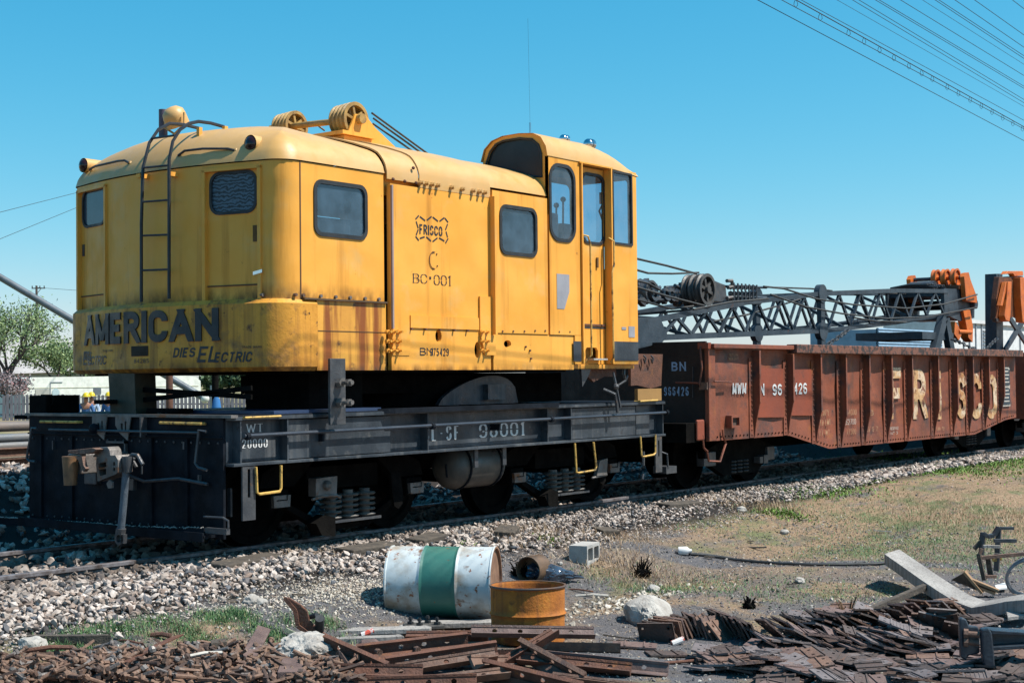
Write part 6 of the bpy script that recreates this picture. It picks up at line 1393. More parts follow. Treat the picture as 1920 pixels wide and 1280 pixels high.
# ================================================================== BACKGROUND LEFT
def P3(px_, py_, d): return oD(px_, py_, d)
FD = 84.0
fence = thing('picket_fence', tuple(P3(240, 788, FD)), 'weathered grey picket fence running behind the workers', 'fence')
WOODP = mat('silver_grey_picket', (.34, .30, .32), (.24, .21, .23), sc=3, rough=.9, bump=.2)
rf = random.Random(2); px_ = 4.0
gz_ = -.65
while px_ < 480:
    top = 740+rf.uniform(-2.0, 1.5)+(2 if px_ > 255 else 0); w_ = 5.6; a = P3(px_, top, FD); b_ = P3(px_+w_, top, FD)
    m_ = MB(); u_ = (b_-a); zz = a.z
    A0 = Vector((a.x, a.y, gz_)); B0 = Vector((b_.x, b_.y, gz_)); f_ = Vector((fwd.x, fwd.y, 0))*.03
    lean = rf.uniform(-.02, .02)
    v = [A0, B0, Vector((b_.x+lean, b_.y, zz-.03)), Vector(((a.x+b_.x)/2+lean, (a.y+b_.y)/2, zz)), Vector((a.x+lean, a.y, zz-.03))]
    m_.add(v+[p+f_ for p in v], [(0, 1, 2, 3, 4), (9, 8, 7, 6, 5), (0, 5, 6, 1), (1, 6, 7, 2), (2, 7, 8, 3), (3, 8, 9, 4), (4, 9, 5, 0)])
    m_.build('picket', WOODP, fence); px_ += 7.3+rf.uniform(-.4, .6)
for yp in (757, 777): MB().bar(P3(0, yp, FD+.1), P3(480, yp, FD+.1), .05, .09).build('fence_rail', WOODP, fence)
# trailer
TD = 92.0; WH = simple('white_trailer_skin', (.80, .82, .76)); rgt = Vector((right.x, right.y, 0)).normalized(); fw = Vector((fwd.x, fwd.y, 0)).normalized()
tr = thing('mobile_home', tuple(P3(210, 790, TD)), 'long white mobile home with rounded end behind the fence', 'trailer')
_ty = P3(45, 717, TD).y; sca = TD/FPX
def TR(u, v, d): return Vector((oY(u, 717, _ty).x, _ty-d, 1.565-(v-717)*sca))
prof = [(42, 785), (44, 735), (52, 712), (62, 706), (345, 704), (368, 708), (376, 716), (378, 790)]
MB().prism([(u, v) for u, v in prof], TR, -3, 0).build('trailer_body', WH, tr)
for q in (726, 744): MB().prism([(50, q), (372, q), (372, q+.8), (50, q+.8)], TR, 0, .03).build('trim_line', simple('cream_trim', (.62, .60, .42)), tr)
DKG = mat('dark_window', (.12, .15, .18), rough=.2, bump=0)
MB().prism([(93.5, 715), (117, 715), (117, 716), (94.5, 716), (94.5, 742), (93.5, 742)], TR, 0, .05).build('door_outline', simple('grey_seam', (.35, .38, .42)), tr)
for a, b_, c_, d_ in ((175, 189, 728, 740), (66, 92, 729, 742), (256, 267, 730, 742), (285, 289, 734, 740)): MB().prism([(a, c_), (b_, c_), (b_, d_), (a, d_)], TR, 0, .04).build('window', DKG if a != 66 else simple('pale_grille', (.42, .42, .38)), tr)
MB().prism([(98+7+7*math.cos(t)-1, 737+8*math.sin(t)-1) for t in [2*math.pi*k/16 for k in range(16)]], TR, 0, .05).build('round_window', simple('pale_round_window', (.45, .58, .62)), tr)
MB().prism([(256+7+6*math.cos(t)-1, 737+6*math.sin(t)-1) for t in [2*math.pi*k/16 for k in range(16)]], TR, 0, .05).build('tank', simple('pale_round_window', (.45, .58, .62)), tr)
# house with pale roof
hs_ = thing('low_house', tuple(P3(80, 785, 125)), 'low house with a pale shingle roof behind the trees', 'house')
s2 = 125/FPX; O2 = P3(0, 717, 125); O2.z = 0
def HR(u, v, d): return O2+rgt*(u*s2)+Vector((0, 0, 1.565-(v-716)*s2))-fw*d
MB().add([HR(-60, 640, -4), HR(190, 632, -4), HR(200, 694, 0), HR(-60, 700, 0)], [(0, 1, 2, 3)]).build('house_roof', simple('pale_shingles', (.60, .56, .54), c2=(.42, .38, .37), sc=1.2, lo=.3, hi=.7), hs_)
MB().prism([(-60, 697), (195, 693), (195, 790), (-60, 790)], HR, -5, -.3).build('house_wall', simple('dull_cream_wall', (.42, .38, .30)), hs_)  # wall in a dull cream colour
# utility pole
def upole(px_, ptop, D, label, r_=.14, arm=True):
    base = P3(px_, 800, D); top = P3(px_, ptop, D); o = thing('utility_pole', (base.x, base.y, gz_), label, 'utility pole')
    MB().cyl((base.x, base.y, gz_), (base.x, base.y, top.z), r_*1.2, 10, r2=r_*.8).build('pole_shaft', simple('grey_brown_pole', (.12, .09, .08)), o, smooth=True)
    if arm:
        c = Vector((base.x, base.y, top.z-.3)); MB().bar(c-rgt*.70, c+rgt*.70, .1, .12).build('crossarm', simple('grey_brown_pole', (.12, .09, .08)), o)
        for k in (-.64, -.0, .3, .62): q = c+rgt*k; MB().cyl(q, q+Vector((0, 0, .22)), .05, 6).build('insulator', GRS, o)
        MB().bar(c-Vector((0, 0, .9)), c+rgt*.55, .04, .04).build('arm_brace', GRS, o)
    return o
upole(70, 534, 150, 'thin utility pole with crossarm behind the trees at far left', .16) if False else None
def upole2():
    D = 150; s3 = D/FPX; base = P3(69, 800, D); o = thing('utility_pole', (base.x, base.y, gz_), 'thin utility pole with crossarm behind the trees at far left', 'utility pole')
    pm = simple('grey_brown_pole', (.12, .09, .08)); zt = P3(69, 535, D).z
    MB().cyl((base.x, base.y, gz_), (base.x, base.y, zt), .14, 10, r2=.11).build('pole_shaft', pm, o, smooth=True)
    c = Vector((base.x, base.y, P3(69, 540, D).z)); MB().bar(c-rgt*.5, c+rgt*.9, .10, .10).build('crossarm', pm, o)
    for k in (-.45, .35, .8): q = c+rgt*k; MB().cyl(q, q+Vector((0, 0, .26)), .06, 6).build('insulator', GRS, o)
    MB().bar(c-Vector((0, 0, .6)), c+rgt*.5, .05, .05).build('arm_brace', GRS, o)
upole2()
for px_, lb, mt_, w_ in ((318, 'brown wooden post seen under the counterweight', RST, 13), (404, 'dark post seen under the crane house beside the blue coat', UND, 13)):
    D = 40; base = P3(px_, 800, D); o = tag(MB().cyl((0, 0, 0), (0, 0, 4.2), w_*D/FPX/2, 12).build('wooden_post', mt_, smooth=True), lb, 'post'); o.location = (base.x, base.y, gz_)
# slanting pipe with rounded white end
a = P3(-60, 484, 44); b_ = P3(384, 747, 44)
sp_ = thing('slanting_pipe', tuple(b_), 'long grey pipe slanting down behind the crane from upper left', 'pipe')
MB().tube([a, b_], .105, 14).build('pipe_body', mat('blue_grey_pipe', (.13, .16, .19), (.09, .11, .13), rough=.45), sp_, smooth=True)
MB().ball(b_, .14, 12).build('pipe_end_cap', WH, sp_, smooth=True)
MB().cyl((b_.x+.3, b_.y, gz_), (b_.x+.3, b_.y, b_.z+.4), .07, 10).build('pipe_prop', simple('pale_grey_prop', (.40, .42, .42)), sp_)
# workers
def person(base, face, shirt, hat, label, bend=0, sc=1.0):
    root = thing('person', (0, 0, 0), label, 'person')
    def sk(verts, edges, rad, name, mt, par, root_i=0):
        me = bpy.data.meshes.new(name); me.from_pydata(verts, edges, []); me.materials.append(mt); o = bpy.data.objects.new(name, me); COL.objects.link(o); o.parent = par
        md = o.modifiers.new('skin', 'SKIN')
        for i, r_ in enumerate(rad): me.skin_vertices[0].data[i].radius = (r_[0], r_[1])
        me.skin_vertices[0].data[root_i].use_root = True
        s_ = o.modifiers.new('sub', 'SUBSURF'); s_.levels = 1; s_.render_levels = 1; return o
    V = [(0, 0, .95), (bend*.1, 0, 1.15), (bend*.25, 0, 1.42), (bend*.32, 0, 1.52), (bend*.36+.02, 0, 1.60), (bend*.38+.03, 0, 1.70),
         (bend*.24, .19, 1.40), (bend*.3+.05, .27, 1.15), (.25+bend*.3, .22, 1.0), (.33+bend*.3, .2, .98), (bend*.24, -.19, 1.40), (bend*.3+.02, -.27, 1.14), (.2+bend*.3, -.24, .98), (.28+bend*.3, -.23, .96),
         (0, .10, .90), (.02, .11, .50), (0, .12, .06), (.12, .13, .03), (0, -.10, .90), (.03, -.11, .50), (0, -.12, .06), (.12, -.13, .03)]
    E_ = [(0, 1), (1, 2), (2, 3), (3, 4), (4, 5), (2, 6), (6, 7), (7, 8), (8, 9), (2, 10), (10, 11), (11, 12), (12, 13), (0, 14), (14, 15), (15, 16), (16, 17), (0, 18), (18, 19), (19, 20), (20, 21)]
    Rr = [(.13, .10), (.13, .10), (.15, .10), (.055, .055), (.09, .085), (.09, .08), (.06, .06), (.045, .045), (.035, .035), (.04, .025), (.06, .06), (.045, .045), (.035, .035), (.04, .025), (.085, .085), (.06, .06), (.045, .045), (.04, .035), (.085, .085), (.06, .06), (.045, .045), (.04, .035)]
    body = sk(V, E_, Rr, 'body', SKIN, root)
    iv = [0, 1, 2, 6, 7, 8, 10, 11, 12]; mp = {k: i for i, k in enumerate(iv)}
    sk([V[k] for k in iv], [(mp[a], mp[b]) for a, b in E_ if a in mp and b in mp], [(Rr[k][0]+.018, Rr[k][1]+.018) for k in iv], 'shirt', shirt, root)
    iv = [0, 14, 15, 16, 18, 19, 20]; mp = {k: i for i, k in enumerate(iv)}
    sk([V[k] for k in iv], [(mp[a], mp[b]) for a, b in E_ if a in mp and b in mp], [(Rr[k][0]+.015, Rr[k][1]+.015) for k in iv], 'trousers', simple('dark_work_trousers', (.03, .04, .07)), root)
    hx_, hz_ = bend*.38+.03, 1.72
    MB().lathe([(.001, .13), (.06, .12), (.11, .07), (.125, .0), (.165, -.01), (.165, -.02), (.12, -.02)], T(hx_+.01, 0, hz_), 16).build('hard_hat', hat, root, smooth=True).parent = root
    MB().ball((hx_+.10, 0, 1.63), .018, 6).bx(hx_+.085, hx_+.095, -.045, -.02, 1.655, 1.67).bx(hx_+.085, hx_+.095, .02, .045, 1.655, 1.67).bx(hx_+.085, hx_+.092, -.025, .025, 1.585, 1.595).build('face_features', simple('dark_features', (.12, .05, .035)), root)
    root.location = base; root.rotation_euler = (0, 0, face); root.scale = (sc, sc, sc); return root
B1 = mat('blue_work_shirt', (.05, .15, .36), rough=.8, bump=0); B2 = mat('pale_blue_shirt', (.42, .52, .68), rough=.8, bump=0)
HY = mat('yellow_hard_hat', (.80, .60, .02), rough=.35, bump=0)
for px_, D, sh, f, lb, bd in ((172, 51, B2, 3.9, 'worker in pale blue shirt and yellow hard hat, facing left', 0), (160, 49.5, B1, 4.2, 'worker in dark blue shirt bending forward, yellow hard hat', .5), (205, 52, B1, 3.6, 'worker in blue half hidden behind the support column', 0)):
    p = P3(px_, 790, D); person(Vector((p.x, p.y, H(p.x, p.y))), f, sh, HY, lb, bd)
p = P3(406, 780, 38); bc_ = MB().tube([Vector((p.x, p.y, .35)), Vector((p.x, p.y, .75)), Vector((p.x, p.y, 1.08)), Vector((p.x, p.y, 1.16))], .1, 10, rs=[.16, .14, .09, .04]).build('blue_coat', mat('bright_blue_cloth', (.02, .16, .42), rough=.8, bump=.3), smooth=True); tag(bc_, 'bright blue coat hung on the dark post', 'coat')
# pipes and rails stacked on the far side
rp = random.Random(6)
def stackpipe(py_, D, r_, mt_, lb, nm='steel_pipe', cat='pipe'):
    c = P3(60, py_, D); o = MB().cyl((-7, 0, 0), (1.0, 0, 0), r_, 14).build(nm, mt_, smooth=True); o.location = c; return tag(o, lb, cat)
PG = mat('grey_brown_pipe', (.20, .16, .14), (.12, .11, .11), sc=2, rough=.6); PB = mat('blue_grey_pipe_skin', (.13, .15, .175), (.20, .185, .17), sc=2, rough=.5)
stackpipe(798, 18.3, .062, PG, 'brownish pipe on top of the far left pipe stack')
stackpipe(797, 19.2, .062, PG, 'pipe behind the topmost one of the stack')
stackpipe(819, 18.2, .056, PB, 'blue grey pipe in the middle of the stack')
stackpipe(834, 18.1, .05, PB, 'lowest blue grey pipe of the stack')
for py_, lb in ((845, 'upper rusty steel beam under the pipe stack'), (864, 'lower rusty steel beam under the pipe stack')):
    c = P3(60, py_, 18); o = MB().bx(-7, 1, -.04, .04, -.04, .04).bx(-7, 1, -.08, .08, .041, .052).bx(-7, 1, -.08, .08, -.052, -.041).build('steel_beam', RST2); o.location = c; tag(o, lb, 'steel beam')
c = P3(60, 878, 17.9); o = MB().bx(-2.0, -1.8, -.6, .6, -.08, .02).bx(-.3, -.1, -.6, .6, -.08, .02).build('stack_bearers', TIM); o.location = c; tag(o, 'dark timber bearers below the pipe stack', 'timber')
# trees
def tree(name, label, base, h, spread, nleaf, leafm, seed, lsz=.16, bark=None, cat='tree', bare=0):
    rr = random.Random(seed); root = thing(name, base, label, cat); bark = bark or simple('dark_bark', (.06, .045, .04))
    m_ = MB(); tips = []
    def br_(p, d, ln, r_, lev):
        q = p+d*ln; mid = p+d*ln*.5+Vector((rr.uniform(-1, 1), rr.uniform(-1, 1), 0))*ln*.07
        m_.tube([p, mid, q], r_, 6 if lev < 2 else 4, rs=[r_, r_*.82, r_*.62], cap=False)
        if lev >= 4 or ln < .35: tips.append(q); return
        if lev >= 2: tips.append(q); tips.append(mid)
        for _ in range(3 if lev else 4):
            nd = (d+Vector((rr.uniform(-1, 1)*spread, rr.uniform(-1, 1)*spread, rr.uniform(-.25, .55)))).normalized(); br_(q, nd, ln*rr.uniform(.58, .82), r_*.6, lev+1)
    b0 = Vector(base)
    for s in range(2 if seed % 2 else 1): br_(b0+Vector((s*.4, 0, 0)), Vector((rr.uniform(-.25, .25), rr.uniform(-.2, .2), 1)).normalized(), h*.28, h*.022, 0)
    m_.build('trunk', bark, root)
    r = np.random.default_rng(seed); tp = np.array([t[:] for t in tips]); idx = r.integers(0, len(tp), nleaf); C_ = tp[idx]+r.normal(0, h*.045, (nleaf, 3))
    a = r.normal(size=(nleaf, 3)); a /= np.linalg.norm(a, axis=1)[:, None]; b = np.cross(a, r.normal(size=(nleaf, 3))); b /= np.linalg.norm(b, axis=1)[:, None]; s_ = lsz*r.uniform(.5, 1.3, nleaf)[:, None]
    V = np.stack([C_-a*s_, C_+b*s_*.45, C_+a*s_, C_-b*s_*.45], 1).reshape(-1, 3); me = bpy.data.meshes.new('crown'); me.from_pydata(V.tolist(), [], (np.arange(nleaf*4).reshape(-1, 4)).tolist())
    at = me.color_attributes.new('tone', 'FLOAT_COLOR', 'POINT'); t = np.repeat(r.uniform(0, 1, nleaf), 4); at.data.foreach_set('color', np.stack([t, t, t, np.ones_like(t)], 1).astype(np.float32).ravel())
    me.materials.append(leafm); link('crown', me, root); return root
LF = stonemat('spring_leaves', [(0, (.09, .15, .09)), (.4, (.17, .25, .11)), (.8, (.28, .36, .15)), (1, (.38, .46, .22))], .6)
LT = stonemat('purple_grey_twigs', [(0, (.16, .14, .15)), (.5, (.28, .25, .26)), (.8, (.34, .26, .26)), (1, (.34, .14, .14))], .8)
LD = stonemat('dark_leaves', [(0, (.02, .05, .03)), (.5, (.05, .09, .05)), (1, (.10, .15, .07))], .6)
def tb(px_, D): p = P3(px_, 780, D); return (p.x, p.y, gz_)
tree('leafing_tree', 'tree in fresh spring leaf at the far left', tb(12, 98), 9.4, .85, 7500, LF, 31, .11)
tree('leafing_tree', 'thin green tree in front of the pale roof, just left of the crane', tb(95, 104), 7.4, 1.0, 4600, LF, 42, .12)
tree('leafing_tree', 'green tree behind the utility pole, partly hidden by the counterweight', tb(140, 112), 6.2, .9, 3200, LF, 52, .14)
tree('bare_shrub', 'purplish twiggy shrub by the left end of the fence', tb(12, 89), 3.8, 1.15, 4200, LT, 33, .09, cat='shrub')
tree('bare_shrub', 'second twiggy shrub between the fence and the trailer', tb(50, 96), 2.9, 1.2, 1800, LT, 38, .08, cat='shrub')
for k, (px_, hh) in enumerate(((395, 3.4), (425, 3.8), (455, 4.0), (485, 3.8))): tree('hedge_tree', ['dark green tree right of the white trailer end', 'second dark tree seen through the gap below the counterweight', 'third dark tree in the gap, near the black base', 'dark tree mostly hidden by the black base'][k], tb(px_, 112), hh, 1.0, 2600, LD, 60+k, .22)
# hills line / distant tree line
m_ = MB(); rr = random.Random(4)
far_tree = []
# ================================================================== WIRES
def wire(p0, p1, y0, y1, r_, label, ext=.6, name='overhead_wire', plane=True):
    A = oY(*p0, y0) if plane else oD(*p0, y0); B = oY(*p1, y1) if plane else oD(*p1, y1); D_ = B-A
    return tag(MB().tube([A-D_*ext, A, B, B+D_*ext], r_, 5).build(name, mat('weathered_wire', (.035, .05, .06), rough=.6, bump=0)), label, 'overhead wire'), A, B
WG = 'overhead wires at the upper right'
wl = [((1420, 0), (1920, 264), 'lowest overhead wire at upper right, below the ringed cable'), ((1465, 0), (1920, 242), 'thin wire running through the rings of the ringed cable'), ((1501.6, 0), (1920, 226), 'wire just above the ringed cable'), ((1569, 0), (1920, 200), 'faint wire, first above the ringed cable pair'), ((1598, 0), (1920, 193), 'wire crossing its neighbour near the middle of the bundle'), ((1610, 0), (1920, 187), 'wire of the crossing pair, upper one'), ((1641, 0), (1920, 166), 'lower wire of the closest double wire'), ((1648, 0), (1920, 162), 'upper wire of the closest double wire'), ((1688, 0), (1920, 142), 'single wire above the closest double wire'), ((1729, 0), (1920, 121), 'single wire below the second double wire'), ((1753, 0), (1920, 110), 'lower wire of the second double wire'), ((1760, 0), (1920, 105), 'upper wire of the second double wire'), ((1790, 0), (1920, 89), 'third wire from the upper right corner'), ((1827, 0), (1920, 66), 'second wire from the upper right corner'), ((1898, 0), (1920, 17), 'wire right at the upper right corner')]
for i, (a, b_, lb) in enumerate(wl): wire(a, b_, (-3.8, -3.9)[i] if i < 2 else -5.5-.1*i, (-3.8, -3.9)[i] if i < 2 else -5.5-.1*i, (.0045 if i < 2 else .0028) if i not in (3, 9) else .002, lb, ext=4)
w3, A, B = wire((1492, 0), (1920, 238), -3.9, -3.9, .006, 'brown overhead cable with small rings hanging from it', ext=4)
for q in (1492, 1538, 1591, 1620, 1649, 1676, 1704, 1728, 1748, 1776, 1797, 1819, 1840, 1860, 1880, 1899, 1917):
    t0_, t1_ = 0, 1
    # find the point of the cable at this column
    for _ in range(30):
        t = (t0_+t1_)/2; P_ = A.lerp(B, t)
        v = P_-EYE; cx_ = v.dot(right)/v.dot(fwd)*FPX+960
        if cx_ < q: t0_ = t
        else: t1_ = t
    h_ = .085; u_ = rgt*.022; c = P_
    MB().tube([c+u_*.2, c+u_*.8-Vector((0, 0, .03)), c+u_-Vector((0, 0, .06)), c-Vector((0, 0, h_)), c-u_-Vector((0, 0, .06)), c-u_*.8-Vector((0, 0, .03)), c-u_*.2], .003, 4).build('hanger_ring', mat('weathered_wire', (.035, .05, .06)), w3)
wire((0, 398), (137, 363), 60, 70, .012, 'upper of the two wires at the left edge', ext=3, plane=False)
wire((0, 448), (137, 392), 60, 70, .012, 'lower of the two wires at the left edge', ext=3, plane=False)
wire((0, 537), (62, 540), 152, 150, .02, 'thin wire reaching the utility pole from the left', ext=.0, plane=False)
wire((84, 540), (140, 544), 150, 150, .02, 'thin wire leaving the utility pole to the right', ext=.3, plane=False)
# ================================================================== FOREGROUND OBJECTS
# --- white and green drum lying down
c = G(832, 1156); c2 = G(832, 1150)
axd = (rgt*math.cos(math.radians(9))-fw*math.sin(math.radians(9))).normalized(); rd = .292; Ld = .89
ang = math.atan2(axd.y, axd.x)
dr_ = thing('steel_drum', (c.x, c.y, c.z), 'white steel drum with a green middle band lying on its side', 'drum')
O_ = Vector((c.x, c.y, c.z+rd-.01))+fw*.06
M_ = T(*O_) @ Matrix.Rotation(ang, 4, 'Z') @ RY(90)
def dprof(a, b_):
    out = []
    for k in range(9): out.append((rd-.008 if 0 else rd, a+(b_-a)*k/8))
    return out
L0, L1_, L2_, L3 = -Ld/2, -Ld/6, Ld/6, Ld/2
def ring(z): return [(rd, z-.02), (rd+.007, z-.01), (rd+.010, z), (rd+.007, z+.01), (rd, z+.02)]
MB().lathe([(rd+.006, L0), (rd+.008, L0+.012), (rd, L0+.02)]+dprof(L0+.03, L1_-.025)+ring(L1_)[:3], M_, 40).lathe(ring(L2_)[2:]+dprof(L2_+.025, L3-.05)+[(rd, L3-.02), (rd+.008, L3-.012), (rd+.006, L3)], M_, 40).build('drum_shell', DRW, dr_, smooth=True)
MB().lathe(ring(L1_)[2:]+dprof(L1_+.025, L2_-.025)+ring(L2_)[:3], M_, 40).build('green_band', DRG, dr_, smooth=True)
MB().lathe([(rd+.006, L0), (rd-.01, L0), (rd-.012, L0+.02), (.001, L0+.02)], M_, 40).lathe([(rd+.006, L3), (rd-.01, L3), (rd-.012, L3-.022), (.001, L3-.022)], M_, 40).build('drum_end', mat('rust_stained_drum_end', (.36, .20, .12), (.20, .10, .06), sc=5, rough=.6), dr_, smooth=True)
# --- rusty cut-down drum standing open
c = G(990, 1200); zt_ = 1.565-(1097-708.5)*((c-EYE).dot(fwd))/FPX; hh = zt_-c.z
rdm = thing('cut_down_drum', tuple(c), 'orange rusty drum cut down to half height, standing open in front of the white drum', 'drum')
M_ = T(*c) @ RX(-1.0) @ RY(1.8); rd2 = .288
MB().lathe([(rd2*.985, 0), (rd2*.99, hh*.42), (rd2, hh*.47), (rd2+.012, hh*.505), (rd2, hh*.54), (rd2*.995, hh*.60), (rd2, hh-.02), (rd2+.010, hh-.01), (rd2+.010, hh), (rd2, hh+.004), (rd2-.006, hh-.004), (rd2-.008, hh-.02), (rd2-.01, .02), (.001, .015)], M_, 48).build('drum_shell', ORU, rdm, smooth=True)
MB().lathe([(rd2-.004, hh+.004), (rd2+.011, hh+.006), (rd2+.0135, hh-.002), (rd2+.009, hh-.012)], M_, 48).build('rolled_rim', mat('bluish_rim_steel', (.10, .09, .09), (.16, .075, .04), sc=9, rough=.45), rdm, smooth=True)
# --- small can with crumpled plastic
c = G(1000, 1090); can = thing('rusty_can', tuple(c), 'small rusty can lying with its open end to the camera, behind the orange drum', 'can')
dirc = (fw*.86+rgt*.5).normalized(); M_ = T(c.x, c.y, c.z+.115) @ Matrix.Rotation(math.atan2(dirc.y, dirc.x), 4, 'Z') @ RY(90)
MB().lathe([(.12, -.10), (.128, -.10), (.128, .12), (.001, .12)], M_, 24).lathe([(.12, -.10), (.115, .02), (.001, .03)], M_, 24).build('can_shell', mat('dark_scorched_tin', (.15, .085, .045), (.07, .045, .03), sc=9, rough=.6), can, smooth=True)
bm = bmesh.new(); bmesh.ops.create_icosphere(bm, subdivisions=4, radius=1)
for v in bm.verts:
    p = v.co.copy(); t = (p.x+1)/2; v.co = Vector((p.x*.27, p.y*.13*(1-.75*t), p.z*.12*(1-.8*t)))*(1+.35*pnoise(p*2.6)+.16*abs(pnoise(p*7)))
me = bpy.data.meshes.new('plastic'); bm.to_mesh(me); bm.free(); me.materials.append(mat('dark_blue_crumpled_plastic', (.05, .07, .11), (.02, .03, .05), sc=8, rough=.18, bump=.3, bsc=14, spec=.9))
o = bpy.data.objects.new('plastic_sheet', me); COL.objects.link(o); p = G(1042, 1092); o.location = p+Vector((0, 0, .08)); o.rotation_euler = (0, .16, math.atan2(dirc.y, dirc.x)-.5); tag(o, 'crumpled dark blue plastic sheet trailing from the small can', 'plastic sheet')
# --- cinder block
c = G(1113, 1054); az = math.radians(285.6); blk = thing('concrete_block', tuple(c), 'grey two hole concrete block on the dirt near the ballast', 'concrete block')
cb, sb_ = math.cos(az), math.sin(az)     # outward normal of the hole face
nn = Vector((cb, sb_, 0)); tt_ = Vector((-sb_, cb, 0))
def cbf(u, v, d): return c+tt_*u+Vector((0, 0, v))+nn*d
bl = sheet([(-.195, -.01), (.195, -.01), (.195, .185), (-.195, .185)], [rrect(-.165, -.018, .022, .153, .015, 2), rrect(.018, .165, .022, .153, .015, 2)], cbf, .19, 'block_body', CON, blk)
mb = MB(); mb.prism([(-.19, -.005), (.19, -.005), (.19, .18), (-.19, .18)], cbf, -.191, -.186); mb.build('block_back', CON, blk)
# --- joint bars (angle bars)
def anglebar(L=.9, holes=4, h=.085):
    """rail joint bar: web with round holes, foot flange sloping outwards, local x along the bar"""
    hl = []
    for k in range(holes):
        cx_ = -L/2+L*(k+.9)/(holes+.8); hl.append([(cx_+.018*math.cos(t), h*.62+.016*math.sin(t)) for t in [2*math.pi*j/10 for j in range(10)]])
    m1 = sheet([(-L/2, .022), (L/2, .022), (L/2, h+.03), (-L/2, h+.03)], hl, lambda u, v, d: Vector((u, -d-.0, v)), .02, 'bar_web', RST3, None)
    return m1
def make_bar(L, holes, mt, nm='joint_bar'):
    root = bpy.data.objects.new(nm, None); COL.objects.link(root)
    h = .10; hl = []
    for k in range(holes):
        cx_ = -L/2+L*(k+.9)/(holes+.8); hl.append([(cx_+.019*math.cos(t), h*.60+.017*math.sin(t)) for t in [2*math.pi*j/10 for j in range(10)]])
    w = sheet([(-L/2, .02), (L/2, .02), (L/2, h), (-L/2, h)], hl, lambda u, v, d: Vector((u, -d, v)), .018, 'bar_web', mt, None); w.parent = root
    m_ = MB(); m_.prism([(0, .02), (-.012, .032), (-.075, .008), (-.078, 0), (-.01, 0), (.018, .018)], lambda u, v, d: Vector((d, u, v)), -L/2, L/2)
    m_.prism([(-.006, h-.012), (-.012, h+.004), (.022, h+.012), (.022, h-.004)], lambda u, v, d: Vector((d, u, v)), -L/2, L/2)
    f = m_.build('bar_flange', mt, None); f.parent = root; return root
bars = {('a'): make_bar(.92, 4, RST3), ('b'): make_bar(.62, 3, RST), ('c'): make_bar(.80, 4, RST), ('d'): make_bar(.70, 3, RST2)}
used = set()
def place(rootkey, dct, M_, label, cat, group=None):
    src = dct[rootkey]
    if rootkey not in used: used.add(rootkey); src.matrix_basis = M_; src['label'] = label; src['category'] = cat; o = src
    else: o = dup(src, M_, label)
    o['category'] = cat
    if group: o['group'] = group
    return o
gr_ = 'rail joint bars heaped in front of the rusty drum'
def mbar(px_, py_, dz, yaw, rx_, ry_, key, lb):
    p = G(px_, py_); a0_ = math.atan2(rgt.y, rgt.x)
    place(key, bars, T(p.x, p.y, p.z+dz) @ Matrix.Rotation(a0_+math.radians(yaw), 4, 'Z') @ RY(ry_) @ RX(rx_), lb, 'joint bar', gr_)
for a in ((1000, 1222, .10, 4, -38, 2.2, 'a', 'longest grey joint bar with four round holes, leaning before the orange drum'),
          (838, 1216, .05, 0, -48, 0, 'b', 'brown joint bar with small holes, left of the long four hole bar'),
          (775, 1238, .05, 10, 6, -4, 'c', 'brown bar with two bolts standing out, second row of the heap'),
          (830, 1250, .02, 14, 5, -5, 'c', 'long bar slanting up to the right behind the toothed bar'),
          (840, 1262, .03, 12, -40, -6, 'd', 'bar with a bright worn upper edge in the middle of the heap'),
          (705, 1278, .02, -2, -30, 1, 'b', 'reddish bar at the bottom edge left of the heap'),
          (860, 1290, .02, 14, -50, -3, 'd', 'flat red brown bar at the bottom edge'),
          (935, 1262, .03, 64, -30, 10, 'd', 'notched bar standing crosswise in the middle'),
          (985, 1248, .06, 30, -60, -22, 'b', 'short bar tilted upward to the right'),
          (1040, 1262, .04, -50, 30, 12, 'd', 'bar pointing down right with a stepped end'),
          (1075, 1262, .02, -12, -40, 4, 'c', 'bar running to the right under the stepped one'),
          (1130, 1258, .0, -16, -20, 3, 'a', 'long bar reaching out at the right end of the heap'),
          (1000, 1290, .02, -35, 20, 5, 'c', 'dark bar crossing the bottom edge in the centre'),
          (665, 1256, .05, -38, 10, 12, 'b', 'short bar slanting down over the left side of the heap'),
          (1075, 1222, .0, -4, -80, 1, 'd', 'light edged bar lying flat behind the right end'),
          (925, 1238, .0, 4, -85, 0, 'c', 'bar lying flat underneath the long four hole bar'),
          (1120, 1292, .0, -22, -60, 3, 'd', 'flat bar at the bottom edge, right of centre'),
          (780, 1296, .0, 6, -20, 0, 'c', 'bar cut off by the bottom edge, left of centre')):
    mbar(*a)
# bolts sticking out of the second row
for px_, py_ in ((706, 1243), (778, 1238), (985, 1240)):
    p = G(px_, py_)+Vector((0, 0, .09)); q = p+rgt*.03-fw*.07; o = MB().cyl(p, q, .016, 10).cyl(p+(q-p)*.5, q, .022, 10).build('track_bolt', RST2); tag(o, {706: 'pale rusty bolt stub, left one of the second row bar', 778: 'pale rusty bolt stub, right one of the second row bar', 985: 'upright rusty bolt beside the short tilted bar'}[px_], 'bolt')
# stencilled dark end piece
p = G(692, 1232); o = MB().prism([(-.12, 0), (.14, 0), (.10, .10), (.04, .16), (-.06, .15), (-.11, .08)], lambda u, v, d: Vector((u, d, v)), -.02, .02).build('rail_end_plate', RST3, bevel=.006); o.location = p; o.rotation_euler = (.5, 0, math.atan2(rgt.y, rgt.x)+.2); tag(o, 'dark plate with yellow stencil marks at the left end of the joint bars', 'steel plate')
m_ = MB()
for k in range(6): m_.bx(-.10+k*.024, -.092+k*.024, -.024, -.0215, .03+k*.018, .048+k*.018)
q = m_.build('stencil_marks', YST); q.parent = o
